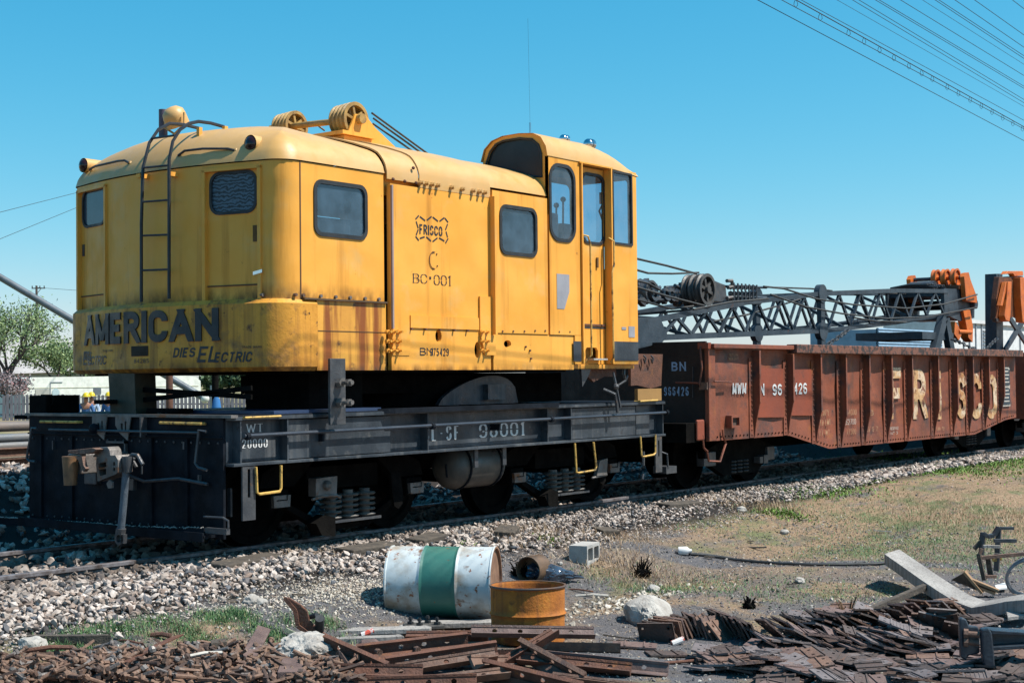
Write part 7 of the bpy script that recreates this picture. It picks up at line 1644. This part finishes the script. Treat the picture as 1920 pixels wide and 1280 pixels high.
# --- planks
def plank(px_, py_, L, w, t, yaw, lb, mt=WOD, tilt=0, dz=.02):
    p = G(px_, py_); m_ = MB(); n = 10; rr = random.Random(px_)
    for k in range(n):
        a, b_ = -L/2+L*k/n, -L/2+L*(k+1)/n
    pts = [(-L/2, -w/2), (-L/4, -w/2+rr.uniform(-.01, .01)), (L/4, -w/2+rr.uniform(-.01, .01)), (L/2, -w/2+.02), (L/2+rr.uniform(-.03, .03), 0), (L/2-.02, w/2), (0, w/2+rr.uniform(-.012, .012)), (-L/2+.03, w/2)]
    m_.prism(pts, lambda u, v, d: Vector((u, v, d)), 0, t); o = m_.build('plank', mt, bevel=.004)
    o.location = p+Vector((0, 0, dz)); o.rotation_euler = (math.radians(tilt), 0, math.atan2(rgt.y, rgt.x)+math.radians(yaw)); return tag(o, lb, 'plank')
plank(860, 1178, .85, .17, .04, 4, 'grey weathered plank running under the foot of the orange drum')
plank(715, 1190, .75, .16, .035, 6, 'grey weathered plank left of the bolted plate')
plank(690, 1205, .55, .09, .05, 8, 'bluish grey board end behind the joint bars', dz=0)
plank(120, 1206, .60, .05, .06, -2, 'dark burnt board in the grass at lower left', mt=TIM, dz=0)
plank(455, 1128, .3, .08, .02, 30, 'small bark strip on the bare dirt', mt=TIM, dz=0)
p = G(795, 1188); bp_ = thing('bolted_plate', tuple(p), 'dark flat plate with four upright bolts lying on the grey planks', 'steel plate')
ya = math.atan2(rgt.y, rgt.x)+.2; A_ = Vector((math.cos(ya), math.sin(ya), 0)); B_ = Vector((-math.sin(ya), math.cos(ya), 0))
def bpf(u, v, d): return p+A_*u+B_*v+Vector((0, 0, .05+d))
MB().prism([(-.15, -.09), (.15, -.09), (.15, .12), (-.15, .12)], bpf, 0, .025).build('plate', mat('dark_flat_iron', (.07, .065, .06), (.12, .11, .10), rough=.5), bp_, bevel=.003)
for u, v in ((-.10, .05), (-.04, -.04), (.04, .07), (.10, -.03)): MB().cyl(bpf(u, v, .025), bpf(u, v, .085), .011, 8).cyl(bpf(u, v, .025), bpf(u, v, .045), .026, 6).cyl(bpf(u, v, .06), bpf(u, v, .075), .018, 6).build('bolt', RUB, bp_)
# --- tie plates
def make_plate(L, W_, nm, mt, ribs=False):
    root = bpy.data.objects.new(nm, None); COL.objects.link(root)
    hl = []
    for sx in (-.36, .36):
        for sy in (-.26, .26): cx_, cy_ = sx*L, sy*W_; hl.append([(cx_-.0105, cy_-.0105), (cx_+.0105, cy_-.0105), (cx_+.0105, cy_+.0105), (cx_-.0105, cy_+.0105)])
    o = sheet([(-L/2, -W_/2), (L/2, -W_/2), (L/2, W_/2), (-L/2, W_/2)], hl, lambda u, v, d: Vector((u, v, d)), .014, 'plate_body', mt, None); o.parent = root
    for sx in (-.22, .22): MB().bx(sx*L-.006, sx*L+.006, -W_/2, W_/2, .0005, .008).build('plate_shoulder', mt, None).parent = root
    if ribs:
        m_ = MB()
        for k in range(5): m_.bx(-L*.16+k*L*.08-.003, -L*.16+k*L*.08+.003, -W_*.4, W_*.4, .0005, .004)
        m_.build('plate_ribs', mt, None, kind='stuff').parent = root
    return root
PLD = mat('dark_plate_rust', (.10, .065, .055), (.06, .045, .04), sc=8, rough=.7, bump=.4, bsc=60)
PLG = mat('lavender_plate_steel', (.20, .165, .16), (.14, .11, .105), sc=6, rough=.55, bump=.3, bsc=60, spots=[((.26, .12, .06), 8, .6, .72)])
plates = {'p0': make_plate(.33, .20, 'tie_plate', RST3), 'p1': make_plate(.29, .19, 'tie_plate', PLD), 'p2': make_plate(.34, .21, 'tie_plate', PLG, True), 'p3': make_plate(.30, .19, 'tie_plate', RST2)}
rp_ = random.Random(17); a0_ = math.atan2(rgt.y, rgt.x)
def setp(px_, py_, dz, yaw, tx, ty, key, lb, grp):
    p = G(px_, py_); place(key, plates, T(p.x, p.y, p.z+dz) @ Matrix.Rotation(a0_+math.radians(yaw), 4, 'Z') @ RX(tx) @ RY(ty), lb, 'tie plate', grp)
g1 = 'tie plates fanned upright at the left of the heap'
for k in range(22):
    t = k/21; px_ = 1232+t*125; py_ = 1203-math.sin(t*2.6)*16; yaw = 55-100*t
    setp(px_, py_, .065, 90+yaw+rp_.uniform(-8, 8), 64+rp_.uniform(-18, 12), rp_.uniform(-12, 12), rp_.choice(['p0', 'p1', 'p3']), 'rusty tie plate standing on edge in the fan at the left', g1)
for k in range(12):
    setp(1345+k*5.5, 1182+k*2.0, .08, 95+rp_.uniform(-8, 8), 62+rp_.uniform(-8, 8), rp_.uniform(-8, 8), rp_.choice(['p0', 'p1']), 'rusty tie plate leaning in the row right of the fan', g1)
g2 = 'tie plates toppled in leaning rows in the middle of the heap'
rows = [((1440, 1206), (1560, 1188), 9, 30, 20), ((1455, 1224), (1600, 1215), 10, 18, 12), ((1480, 1186), (1640, 1168), 9, 16, -15), ((1520, 1198), (1690, 1180), 11, 26, 25), ((1600, 1215), (1760, 1196), 10, 16, -20), ((1690, 1172), (1790, 1160), 8, 30, 40), ((1620, 1235), (1780, 1222), 10, 12, 10), ((1720, 1190), (1790, 1200), 7, 45, 70)]
for (a, b_, n_, tl_, yw) in rows:
    for k in range(n_):
        t = k/(n_-1); setp(a[0]+(b_[0]-a[0])*t, a[1]+(b_[1]-a[1])*t, .07+.05*math.sin(t*3.1)+rp_.uniform(-.02, .02), yw+rp_.uniform(-16, 16), rp_.uniform(-12, 12), tl_+rp_.uniform(-12, 12), rp_.choice(['p0', 'p0', 'p1', 'p1', 'p2', 'p2', 'p3']), 'rust brown tie plate toppled in the leaning rows of the heap', g2)
g3 = 'tie plates lying loosely around the foot of the heap'
for k in range(120):
    px_ = rp_.uniform(1330, 1850); lo_ = 1222+ (0 if px_ > 1380 else 8); py_ = rp_.uniform(lo_, 1292) if px_ > 1450 else rp_.uniform(1222, 1262)
    if px_ > 1560 and k % 3 == 0: py_ = rp_.uniform(1145, 1200)
    setp(px_, py_, .025+rp_.uniform(0, .05), rp_.uniform(-180, 180) if k % 2 else rp_.uniform(-25, 25), rp_.uniform(-12, 12), rp_.uniform(-14, 14), rp_.choice(['p0', 'p0', 'p1', 'p1', 'p2', 'p2', 'p3']), 'rust brown tie plate lying loosely on the outer heap', g3)
for k in range(22):
    setp(rp_.uniform(1855, 1925), rp_.uniform(1225, 1290), .03+rp_.uniform(0, .06), rp_.uniform(-60, 60), rp_.uniform(-20, 20), rp_.uniform(-20, 20), rp_.choice(['p0', 'p3', 'p1']), 'tie plate heaped in the lower right corner under the black beam', 'tie plates in the lower right corner')
p = G(1215, 1190)
setp(1190, 1212, .02, -6, 0, 3, 'p0', 'single tie plate lying flat left of the fan', g3); setp(1250, 1228, .02, 10, 0, 2, 'p1', 'single tie plate on the bare ground in front of the fan', g3)
# dark mound under the heap so the plates have something to lie on
def mound(pts, h, nm, mt, lb, seed=0, n=46):
    P_ = [G(*q) for q in pts]; cx_ = sum(q.x for q in P_)/len(P_); cy_ = sum(q.y for q in P_)/len(P_)
    m_ = MB(); rings_ = 6; N = 40
    # radial fit to the outline
    def rad(a):
        best = 0
        for i in range(len(P_)):
            A = P_[i]; B = P_[(i+1) % len(P_)]; dx, dy = math.cos(a), math.sin(a); ex_, ey = B.x-A.x, B.y-A.y; den = dx*ey-dy*ex_
            if abs(den) < 1e-9: continue
            t = ((A.x-cx_)*ey-(A.y-cy_)*ex_)/den; s = ((A.x-cx_)*dy-(A.y-cy_)*dx)/den
            if t > 0 and -1e-6 <= s <= 1: best = max(best, t)
        return best or .3
    for i in range(rings_+1):
        for k in range(N):
            a = 2*math.pi*k/N; r_ = rad(a)*i/rings_; x, y = cx_+r_*math.cos(a), cy_+r_*math.sin(a)
            z = H(x, y)-.02+h*(1-(i/rings_)**2)+.02*pnoise(Vector((x*6, y*6, seed))); m_.v.append((x, y, z))
    for i in range(rings_): m_.f += [(i*N+k, i*N+(k+1) % N, (i+1)*N+(k+1) % N, (i+1)*N+k) for k in range(N)]
    return tag(m_.build(nm, mt), lb, 'scrap heap', kind='stuff')
mound([(1300, 1225), (1400, 1190), (1560, 1172), (1700, 1150), (1800, 1165), (1830, 1230), (1800, 1290), (1560, 1270), (1400, 1240)], .055, 'scrap_mound', mat('dark_rusty_scrap', (.05, .03, .025), (.09, .05, .035), sc=20, rough=.9, bump=.8), 'dark rusty scrap and dirt under the tie plates')
# --- spikes and bolts
def make_spike(mt):
    return MB().bx(-.075, .062, -.0075, .0075, -.0075, .0075).bx(-.098, -.075, -.004, .004, -.0075, .0075).prism([(.062, -.010), (.075, -.012), (.078, .004), (.066, .020), (.058, .018)], lambda u, v, d: Vector((u, d, v)), -.013, .013).build('track_spike', mt)
def make_bolt(mt):
    return MB().cyl((-.08, 0, 0), (.07, 0, 0), .0115, 8).ball((.075, 0, 0), .022, 8, (.7, 1, 1)).build('track_bolt', mt)
def make_nut(mt):
    return MB().lathe([(.011, -.012), (.026, -.012), (.026, .012), (.011, .012), (.011, -.012)], I4, 6).build('track_nut', mt)
RSP = mat('tan_rust', (.235, .140, .095), (.15, .085, .060), sc=18, rough=.8, bump=.3, spots=[((.30, .24, .20), 14, .58, .72), ((.10, .05, .035), 11, .6, .7)])
SPG = mat('grey_brown_rust', (.21, .18, .165), (.12, .10, .095), sc=14, rough=.7, bump=.3)
SPD = mat('dark_brown_rust', (.085, .048, .036), (.05, .033, .028), sc=14, rough=.8, bump=.3)
kinds = [make_spike(RSP), make_spike(RST2), make_spike(SPG), make_bolt(RSP), make_bolt(SPD), make_bolt(STL), make_nut(RSP), make_spike(SPD), make_bolt(SPG)]
usedk = set()
def zheap(px_, py_):   # height of the heap above ground
    cyy = 1265-.0009*(px_-330)**2*.35
    return max(0, .07*min(1, (py_-1205+abs(px_-330)*.09)/45))
lbs = {'track_spike': ('rusty track spike in the heap along the lower left edge', 'track spike', 'track spikes heaped at lower left'), 'track_bolt': ('rusty round headed track bolt in the heap along the lower left edge', 'track bolt', 'track bolts heaped at lower left'), 'track_nut': ('rusty nut in the heap along the lower left edge', 'nut', 'nuts in the heap at lower left')}
rk = random.Random(23)
mound([(-60, 1262), (120, 1246), (300, 1215), (440, 1203), (560, 1216), (680, 1240), (700, 1300), (300, 1340), (-60, 1340)], .05, 'spike_mound', RSP, 'packed rusty bolts and dirt under the spike heap', 3)
extra = MB()
for k in range(560):
    t = rk.random(); px_ = rk.uniform(-20, 670)
    top = 1212+abs(px_-400)*.10 if px_ < 400 else 1212+(px_-400)*.10
    py_ = top+rk.random()**.8*(1296-top)
    p = G(px_, py_); z = p.z+.02+zheap(px_, py_)*rk.uniform(.5, 1.1)
    M_ = T(p.x, p.y, z) @ Matrix.Rotation(rk.uniform(0, 6.28), 4, 'Z') @ RY(rk.uniform(-28, 28)) @ RX(rk.uniform(0, 360)) @ Matrix.Scale(rk.uniform(.9, 1.35), 4)
    j = rk.choice([0, 0, 1, 1, 2, 2, 3, 4, 4, 5, 6, 7, 7, 8]); src = kinds[j]
    if k < 290:
        if j not in usedk: usedk.add(j); o = src
        else: o = src.copy(); COL.objects.link(o)
        o.matrix_basis = M_; nm = src.name.split('.')[0]; tag(o, *lbs[nm])
    else:
        me = src.data; extra.add([M_ @ v.co for v in me.vertices], [tuple(q.vertices) for q in me.polygons])
extra.build('small_rusty_fastenings', RSP, kind='stuff')['label'] = 'more rusty spikes, bolts and nuts filling the lower left heap'
bpy.data.objects['small_rusty_fastenings']['category'] = 'fastenings'
def flat(pl, z0, t, nm, mt, lb, cat, tilt=(0, 0), bevel=.003):
    P_ = [G(*q) for q in pl]; c_ = sum(P_, Vector())/len(P_); m_ = MB(); n_ = len(P_)
    v = [Vector((q.x, q.y, c_.z+z0+tilt[0]*((q-c_).dot(rgt))+tilt[1]*((q-c_).dot(fw)))) for q in P_]
    m_.add(v+[q+Vector((0, 0, t)) for q in v], [tuple(range(n_)), tuple(range(2*n_-1, n_-1, -1))]+[(i, i+n_, (i+1) % n_+n_, (i+1) % n_) for i in range(n_)])
    return tag(m_.build(nm, mt, bevel=bevel), lb, cat)
flat([(222, 1262), (268, 1240), (330, 1222), (345, 1224), (300, 1240), (240, 1266)], .09, .014, 'steel_strap', RST, 'flat rusty strap lying across the spike heap', 'steel strap', (.1, .1))
flat([(452, 1252), (478, 1258), (508, 1216), (484, 1206)], .10, .014, 'worn_plate', RST3, 'smooth purplish plate leaning on the spike heap beside the white rock', 'steel plate', (-.1, .25))
flat([(395, 1222), (424, 1222), (426, 1236), (396, 1238)], .04, .07, 'iron_block', TIM, 'small dark iron block behind the spike heap', 'iron block')
flat([(530, 1262), (560, 1262), (575, 1290), (520, 1292)], .06, .05, 'iron_wedge', RST3, 'dark wedge shaped casting below the white rock', 'casting')
for px_, py_, ln, yw, r_, lb in ((380, 1258, .28, 35, .012, 'long pale steel rod slanting across the spike heap'), (90, 1250, .30, 22, .016, 'stout grey bolt at the left part of the heap'), (300, 1196, .16, -8, .018, 'single rusty pin lying in the grass above the heap'), (235, 1205, .25, -25, .008, 'thin rusty rod lying in the grass'), (1300, 1244, .42, 6, .012, 'long rust brown toothed rod on the ground before the heap'), (1525, 1285, .25, 50, .008, 'thin white stick by the heap'), (1110, 1119, .3, -3, .012, 'pale stick right of the orange drum'), (1080, 1108, .35, -28, .008, 'dark rod by the crumpled plastic')):
    p = G(px_, py_); a = a0_+math.radians(yw); d = Vector((math.cos(a), math.sin(a), 0))*ln/2
    o = MB().tube([-d, d*.1+Vector((0, 0, .012)), d], r_, 7).build('metal_rod', {'p': WHT, 't': STL}.get('p' if ('white' in lb or 'pale' in lb) else 'x', RST), smooth=True); o.location = p+Vector((0, 0, r_+(.10 if 'heap' in lb and 'before' not in lb and 'above' not in lb and 'by' not in lb else .0))); tag(o, lb, 'rod')
# --- pale limestone lump beside the spikes
def lump(pl, h, nm, mt, lb, cat, seed):
    P_ = [G(*q) for q in pl]; c_ = sum(P_, Vector())/len(P_); ex_ = max(abs((q-c_).dot(rgt)) for q in P_); ey = max(abs((q-c_).dot(fw)) for q in P_)
    bm = bmesh.new(); bmesh.ops.create_icosphere(bm, subdivisions=5, radius=1)
    for v in bm.verts:
        q = v.co.copy(); k = 1+.28*pnoise(q*1.5+Vector((seed, 0, 0)))+.13*pnoise(q*4+Vector((seed, 3, 0)))+.06*pnoise(q*10)
        v.co = (rgt*q.x*ex_+fw*q.y*ey)*k+Vector((0, 0, q.z*h*k))
    me = bpy.data.meshes.new(nm); bm.to_mesh(me); bm.free(); me.materials.append(mt); o = bpy.data.objects.new(nm, me); COL.objects.link(o); o.location = c_+Vector((0, 0, h*.45)); return tag(o, lb, cat)
lump([(508, 1240), (640, 1236), (570, 1225), (580, 1256)], .13, 'limestone_lump', CONL, 'large white rough rock between the spikes and the joint bars', 'rock', 4)
lump([(1190, 1168), (1238, 1168), (1214, 1160), (1214, 1174)], .12, 'limestone_lump', CONL, 'white rough boulder left of the fanned tie plates', 'rock', 9)
# --- bent rusty casting standing up
def up(px_, py_, base): # point on the vertical plane through a base point, facing the camera
    v = ray(px_, py_); n_ = fw; t = (base-EYE).dot(n_)/v.dot(n_); return EYE+v*t
b_ = G(585, 1200)
cst = thing('bent_casting', tuple(b_), 'twisted rusty casting rearing out of the grass, with a dark cylinder', 'scrap metal')
def strip(pl, w, th, nm, mt, par, base):
    P_ = [up(a, c_, base) for a, c_ in pl]; m_ = MB()
    for a, c_ in zip(P_[:-1], P_[1:]): m_.bar(a, c_, w, th, upv=fw)
    return m_.build(nm, mt, par, bevel=.004)
MB().prism([(0, 0)]*0+[( (up(a, c_, b_)-b_).dot(rgt), up(a, c_, b_).z) for a, c_ in ((533, 1116), (545, 1118), (565, 1130), (578, 1142), (582, 1160), (595, 1175), (612, 1186), (622, 1204), (608, 1206), (590, 1192), (560, 1172), (552, 1140))], lambda u, v, d: Vector((b_.x, b_.y, 0))+rgt*u-fw*(d+.10*(v-b_.z))+Vector((0, 0, v)), 0, .03).build('casting_plate', RST, cst, bevel=.008)
m_ = MB()
for (a, c_) in (((536, 1118), (556, 1142)), ((556, 1142), (560, 1170)), ((560, 1170), (600, 1200))): m_.bar(up(*a, b_)-fw*.06, up(*c_, b_)-fw*.06, .03, .02, upv=fw)
m_.build('casting_flange', RST, cst)
q = up(600, 1168, b_); MB().cyl(q-fw*.02-Vector((0, 0, .045)), q-fw*.12+Vector((.02, 0, .055)), .034, 14).cyl(up(582, 1156, b_), up(596, 1150, b_)-fw*.05, .02, 10).build('dark_cylinder', RUB, cst, smooth=True)
strip([(536, 1180), (548, 1186), (575, 1196), (612, 1208)], .035, .012, 'pale_green_edge_strip', mat('chalky_green_paint', (.40, .42, .28), (.25, .27, .20), rough=.8), cst, G(560, 1208))
# --- curved weathered timber
b_ = G(1790, 1150)
ctl = [(1672, 1033, 1.6), (1700, 1052, 1.35), (1740, 1080, .95), (1775, 1103, .6), (1805, 1121, .35), (1835, 1132, .1), (1865, 1127, -.1), (1900, 1120, -.3), (1945, 1116, -.5)]
def up2(px_, py_, off):
    v = ray(px_, py_); bb_ = b_+fw*off; t = (bb_-EYE).dot(fw)/v.dot(fw); return EYE+v*t
P_ = [up2(a, c_, o_) for a, c_, o_ in ctl]
wv = (rgt*.55+fw*.83).normalized()*.44
m_ = MB(); tn = Vector((0, 0, -.105))
for q in P_: m_.v += [tuple(q-wv*.5), tuple(q+wv*.5), tuple(q+wv*.5+tn), tuple(q-wv*.5+tn)]
for i in range(len(P_)-1):
    for k in range(4): m_.f.append((i*4+k, i*4+(k+1) % 4, (i+1)*4+(k+1) % 4, (i+1)*4+k))
n_ = len(P_)-1; m_.f += [(0, 1, 2, 3), (n_*4+3, n_*4+2, n_*4+1, n_*4)]
tag(m_.build('curved_timber', WOD, bevel=.006), 'thick grey timber bending up from the scrap heap towards the left', 'timber')
tag(MB().bar(up2(1612, 1152, -.2), up2(1738, 1098, .7), .05, .05).build('propping_stick', TIM), 'thin dark stick propped under the curved timber', 'timber')
flat([(1715, 1143), (1748, 1136), (1750, 1146), (1722, 1150)], .02, .03, 'white_board', WHT2, 'small white board under the curved timber', 'board')
# --- triangular wooden brace
b2 = G(1830, 1118)
tb_ = thing('wooden_brace', tuple(b2), 'small brown triangular wooden frame behind the curved timber', 'wooden frame')
for a, c_ in (((1808, 1071), (1838, 1109)), ((1821, 1086), (1868, 1105)), ((1829, 1097), (1862, 1110))):
    A_, B_ = up(*a, b2), up(*c_, b2)-fw*.06; MB().bar(A_, B_, .12, .022, upv=Vector((0, 0, 1))).build('brace_board', simple('brown_board', (.32, .19, .10)), tb_)
MB().add([up(1809, 1073, b2), up(1834, 1107, b2), up(1800, 1094, b2)+fw*.25, up(1809, 1073, b2)+fw*.02, up(1834, 1107, b2)+fw*.02, up(1800, 1094, b2)+fw*.27], [(0, 1, 2), (5, 4, 3), (0, 3, 4, 1), (1, 4, 5, 2), (2, 5, 3, 0)]).build('brace_panel', TIM, tb_)
flat([(1865, 1106), (1888, 1100), (1888, 1110), (1868, 1112)], .03, .02, 'white_board', WHT2, 'white board lying behind the timber near the wire coil', 'board')
# --- heap of iron frames at the right edge
b3 = G(1880, 1108)
fr_ = thing('scrap_rack', tuple(b3), 'dark open iron frame with worn light edges standing at the right edge', 'iron frame')
def fb(pl, w, nm, mt, off=0, th=.03): 
    P2 = [up(a, c_, b3)+fw*off for a, c_ in pl]; m_ = MB()
    for a, c_ in zip(P2[:-1], P2[1:]): m_.bar(a, c_, th, w, upv=Vector((0, 0, 1)))
    return m_.build(nm, mt, fr_, bevel=.003)
fb(((1841, 1040), (1852, 1090)), .04, 'frame_leg', TIM, .1); fb(((1842, 1048), (1930, 1040)), .035, 'frame_rail', RST2, .1)
fb(((1847, 1030), (1842, 1047)), .03, 'frame_corner', RST2, .1); fb(((1875, 1008), (1872, 1052)), .05, 'frame_post', GRS, .5); fb(((1906, 1000), (1903, 1048)), .05, 'frame_post', GRS, .5)
fb(((1876, 1010), (1884, 1016), (1896, 1014), (1906, 998)), .04, 'frame_saddle', GRS, .5, .06); fb(((1886, 1021), (1930, 1021)), .035, 'frame_rail', GRS, .35); fb(((1858, 1040), (1872, 1026)), .04, 'frame_brace', TIM, .5)
fb(((1862, 1046), (1868, 1086)), .05, 'frame_leg', TIM, .15); fb(((1890, 1044), (1888, 1078)), .05, 'frame_leg', GRS, .3); fb(((1872, 1034), (1905, 1035)), .03, 'frame_rail', WOD, .45); fb(((1880, 1055), (1898, 1052)), .05, 'frame_block', YST, .3); fb(((1843, 1060), (1850, 1062)), .03, 'frame_rail', RST2, .1); fb(((1853, 1083), (1875, 1083)), .03, 'frame_foot', RST2, .1); fb(((1906, 1000), (1935, 1000)), .03, 'frame_rail', GRS, .5)
cl_ = up(1912, 1075, b3); m_ = MB(); rr = random.Random(3)
for k in range(11):
    R_ = .20+k*.006; tl = rr.uniform(-.06, .06); m_.tube([cl_-fw*.25+rgt*(R_*math.cos(a))+(Vector((0, 0, 1))*.95-fw*(.3+tl))*(R_*.85*math.sin(a))+fw*rr.uniform(-.004, .004)+rgt*(k*.004) for a in [2*math.pi*j/26 for j in range(27)]], .006, 5)
tag(m_.build('wire_coil', mat('galvanised_wire', (.34, .37, .41), (.20, .22, .25), rough=.35, metal=.5, bump=0), smooth=True), 'coil of grey wire leaning in the iron frame at the right edge', 'wire coil')
# --- black steel beam with end plates and bolts
b4 = G(1850, 1262)
bk = thing('black_steel_beam', tuple(b4), 'black painted steel beam with a forked end plate and bolts at the lower right edge', 'steel beam')
BK2 = mat('glossy_blue_black_paint', (.022, .03, .042), (.045, .058, .075), sc=6, rough=.3, bump=.2, spots=[((.16, .08, .04), 9, .68, .74)])
def kf(u, v, d): return Vector((b4.x, b4.y, 0))+rgt*u-fw*d+Vector((0, 0, v))
def kp(pl): return [((up(a, c_, b4)-b4).dot(rgt), up(a, c_, b4).z) for a, c_ in pl]
MB().prism(kp(((1795, 1158), (1800, 1155), (1808, 1158), (1813, 1170), (1830, 1172), (1833, 1182), (1833, 1222), (1812, 1226), (1808, 1235), (1798, 1230))), kf, 0, .05).build('end_plate', BK2, bk, bevel=.012)
MB().prism(kp(((1828, 1172), (1842, 1170), (1848, 1180), (1852, 1215), (1854, 1245), (1848, 1250), (1836, 1247), (1831, 1225))), kf, .08, .14).build('end_plate', BK2, bk, bevel=.012)
MB().prism(kp(((1850, 1176), (1935, 1182), (1935, 1186), (1850, 1184))), kf, -.05, .10).prism(kp(((1850, 1184), (1935, 1187), (1935, 1201), (1850, 1208))), kf, .0, .03).prism(kp(((1850, 1206), (1935, 1201), (1935, 1208), (1850, 1213))), kf, -.02, .12).build('beam_body', BK2, bk, bevel=.005)
for py_ in (1184, 1199): q0 = up(1802, py_, b4)-fw*.06; q1 = up(1828, py_+1, b4)-fw*.09; MB().cyl(q0, q1, .020, 10).cyl(q0, q0+(q1-q0)*.3, .034, 8).build('bolt', RST2, bk)
flat([(1885, 1165), (1930, 1158), (1930, 1176), (1890, 1178)], .09, .03, 'board_scrap', WOD, 'pale board scrap on the beam at the right edge', 'board', (0, .1))
# --- odds and ends
p = G(1283, 1040); jg = thing('white_jug', tuple(p), 'small white plastic jug lying at the end of the dark shadow streak', 'jug')
M_ = T(p.x, p.y, p.z+.045) @ Matrix.Rotation(a0_, 4, 'Z') @ RY(90); MB().lathe([(.001, -.07), (.04, -.065), (.045, -.05), (.045, .03), (.02, .06), (.016, .08), (.001, .08)], M_, 14).build('jug_body', WHT2, jg, smooth=True)
hp_ = [G(*q)+Vector((0, 0, .02)) for q in ((1292, 1041), (1320, 1043), (1350, 1047), (1380, 1052), (1420, 1056), (1460, 1059), (1520, 1061), (1580, 1061), (1640, 1060), (1670, 1057), (1700, 1056))]
tag(MB().tube(hp_, .015, 8).build('shadow_streak_tube', RUB, smooth=True), 'long dark tube added for a streak of shadow across the dirt track at right', 'shadow streak')  # dark tube added to stand for a streak of shadow on the ground
def weedclump(px_, py_, r_, lb, seed, mt=None):
    p = G(px_, py_); rr = random.Random(seed); m_ = MB()
    for k in range(90):
        a = rr.uniform(0, 6.28); d = rr.random()**.7; b_ = p+Vector((math.cos(a), math.sin(a), 0))*r_*d*.7; t_ = b_+Vector((math.cos(a)*rr.uniform(-.2, .9), math.sin(a)*rr.uniform(-.2, .9), rr.uniform(.5, 1.5)))*r_*(1.1-d)
        m_.tube([b_, b_.lerp(t_, .6)+Vector((0, 0, .01)), t_], .006, 4)
    m_.ball(p+Vector((0, 0, r_*.25)), r_*.6, 8, (1, 1, .6)); return tag(m_.build('root_clump', mt or TIM), lb, 'root clump')
weedclump(1203, 1080, .13, 'black tangled root clump on the dirt right of the block', 1, UND)
weedclump(975, 1078, .12, 'dark tangle of roots left of the small can', 2, UND)
weedclump(1590, 1160, .13, 'dry root ball behind the tie plates', 3, STR)
weedclump(1405, 1140, .08, 'small dark clod between heap and track', 4, UND)
for px_, py_, lb, c_ in ((690, 1192, 'crushed red and white can by the plank', (.65, .10, .06)), (1272, 1208, 'red and white can scrap under the fan of tie plates', (.70, .14, .08))):
    p = G(px_, py_); o = MB().cyl((-.05, 0, .02), (.05, 0, .03), .025, 10).build('crushed_can', mat('red_white_print', c_, (.75, .72, .70), sc=18, lo=.48, hi=.52, rough=.4)); o.location = p; o.rotation_euler = (0, -.2, a0_+.3); tag(o, lb, 'can')
rj = random.Random(77)
lbd = ['thin dark bark chip on the dry grass', 'splinter of dark wood on the cinders', 'bent scrap of rusty strip on the cinders']
for k, (px_, py_, ln, yw) in enumerate(((1420, 1030, .22, -25), (1655, 999, .24, 8), (1408, 1018, .08, 10), (1330, 1048, .12, 5), (1195, 1240, .3, 2), (1030, 1200, .2, 5), (1160, 1200, .25, -4), (1485, 1100, .1, 20), (560, 1120, .12, 30), (1700, 1245, .1, 0), (420, 1092, .12, 70), (290, 1092, .1, 60), (345, 1085, .15, 55))):
    p = G(px_, py_); o = MB().prism([(-ln/2, -.01), (ln*.1, -.016), (ln/2, -.004), (ln/2.2, .012), (-ln*.2, .018), (-ln/2, .006)], lambda u, v, d: Vector((u, v, d)), 0, .012).build('wood_chip' if k != 1 else 'pale_board_scrap', TIM if k not in (1, 4) else WOD); o.location = p+Vector((0, 0, .02)); o.rotation_euler = (rj.uniform(-.2, .2), rj.uniform(-.15, .15), a0_+math.radians(yw))
    tag(o, ['dark bark slab on the dirt track at centre right', 'pale board scrap on the green grass at right', 'short dark chip near the bark slab', 'dark chip beside the shadow streak tube', 'long thin splinter on the cinders before the fan', 'splinter right of the orange drum foot', 'low dark splinter on the cinders left of the boulder', 'dark chip on the cinders above the heap', 'chip above the bent casting', 'white chip in the lower right plates', 'dark stick in the ballast, upper one', 'dark stick in the ballast, leftmost one', 'dark stick in the ballast between two others'][k], 'wood scrap')
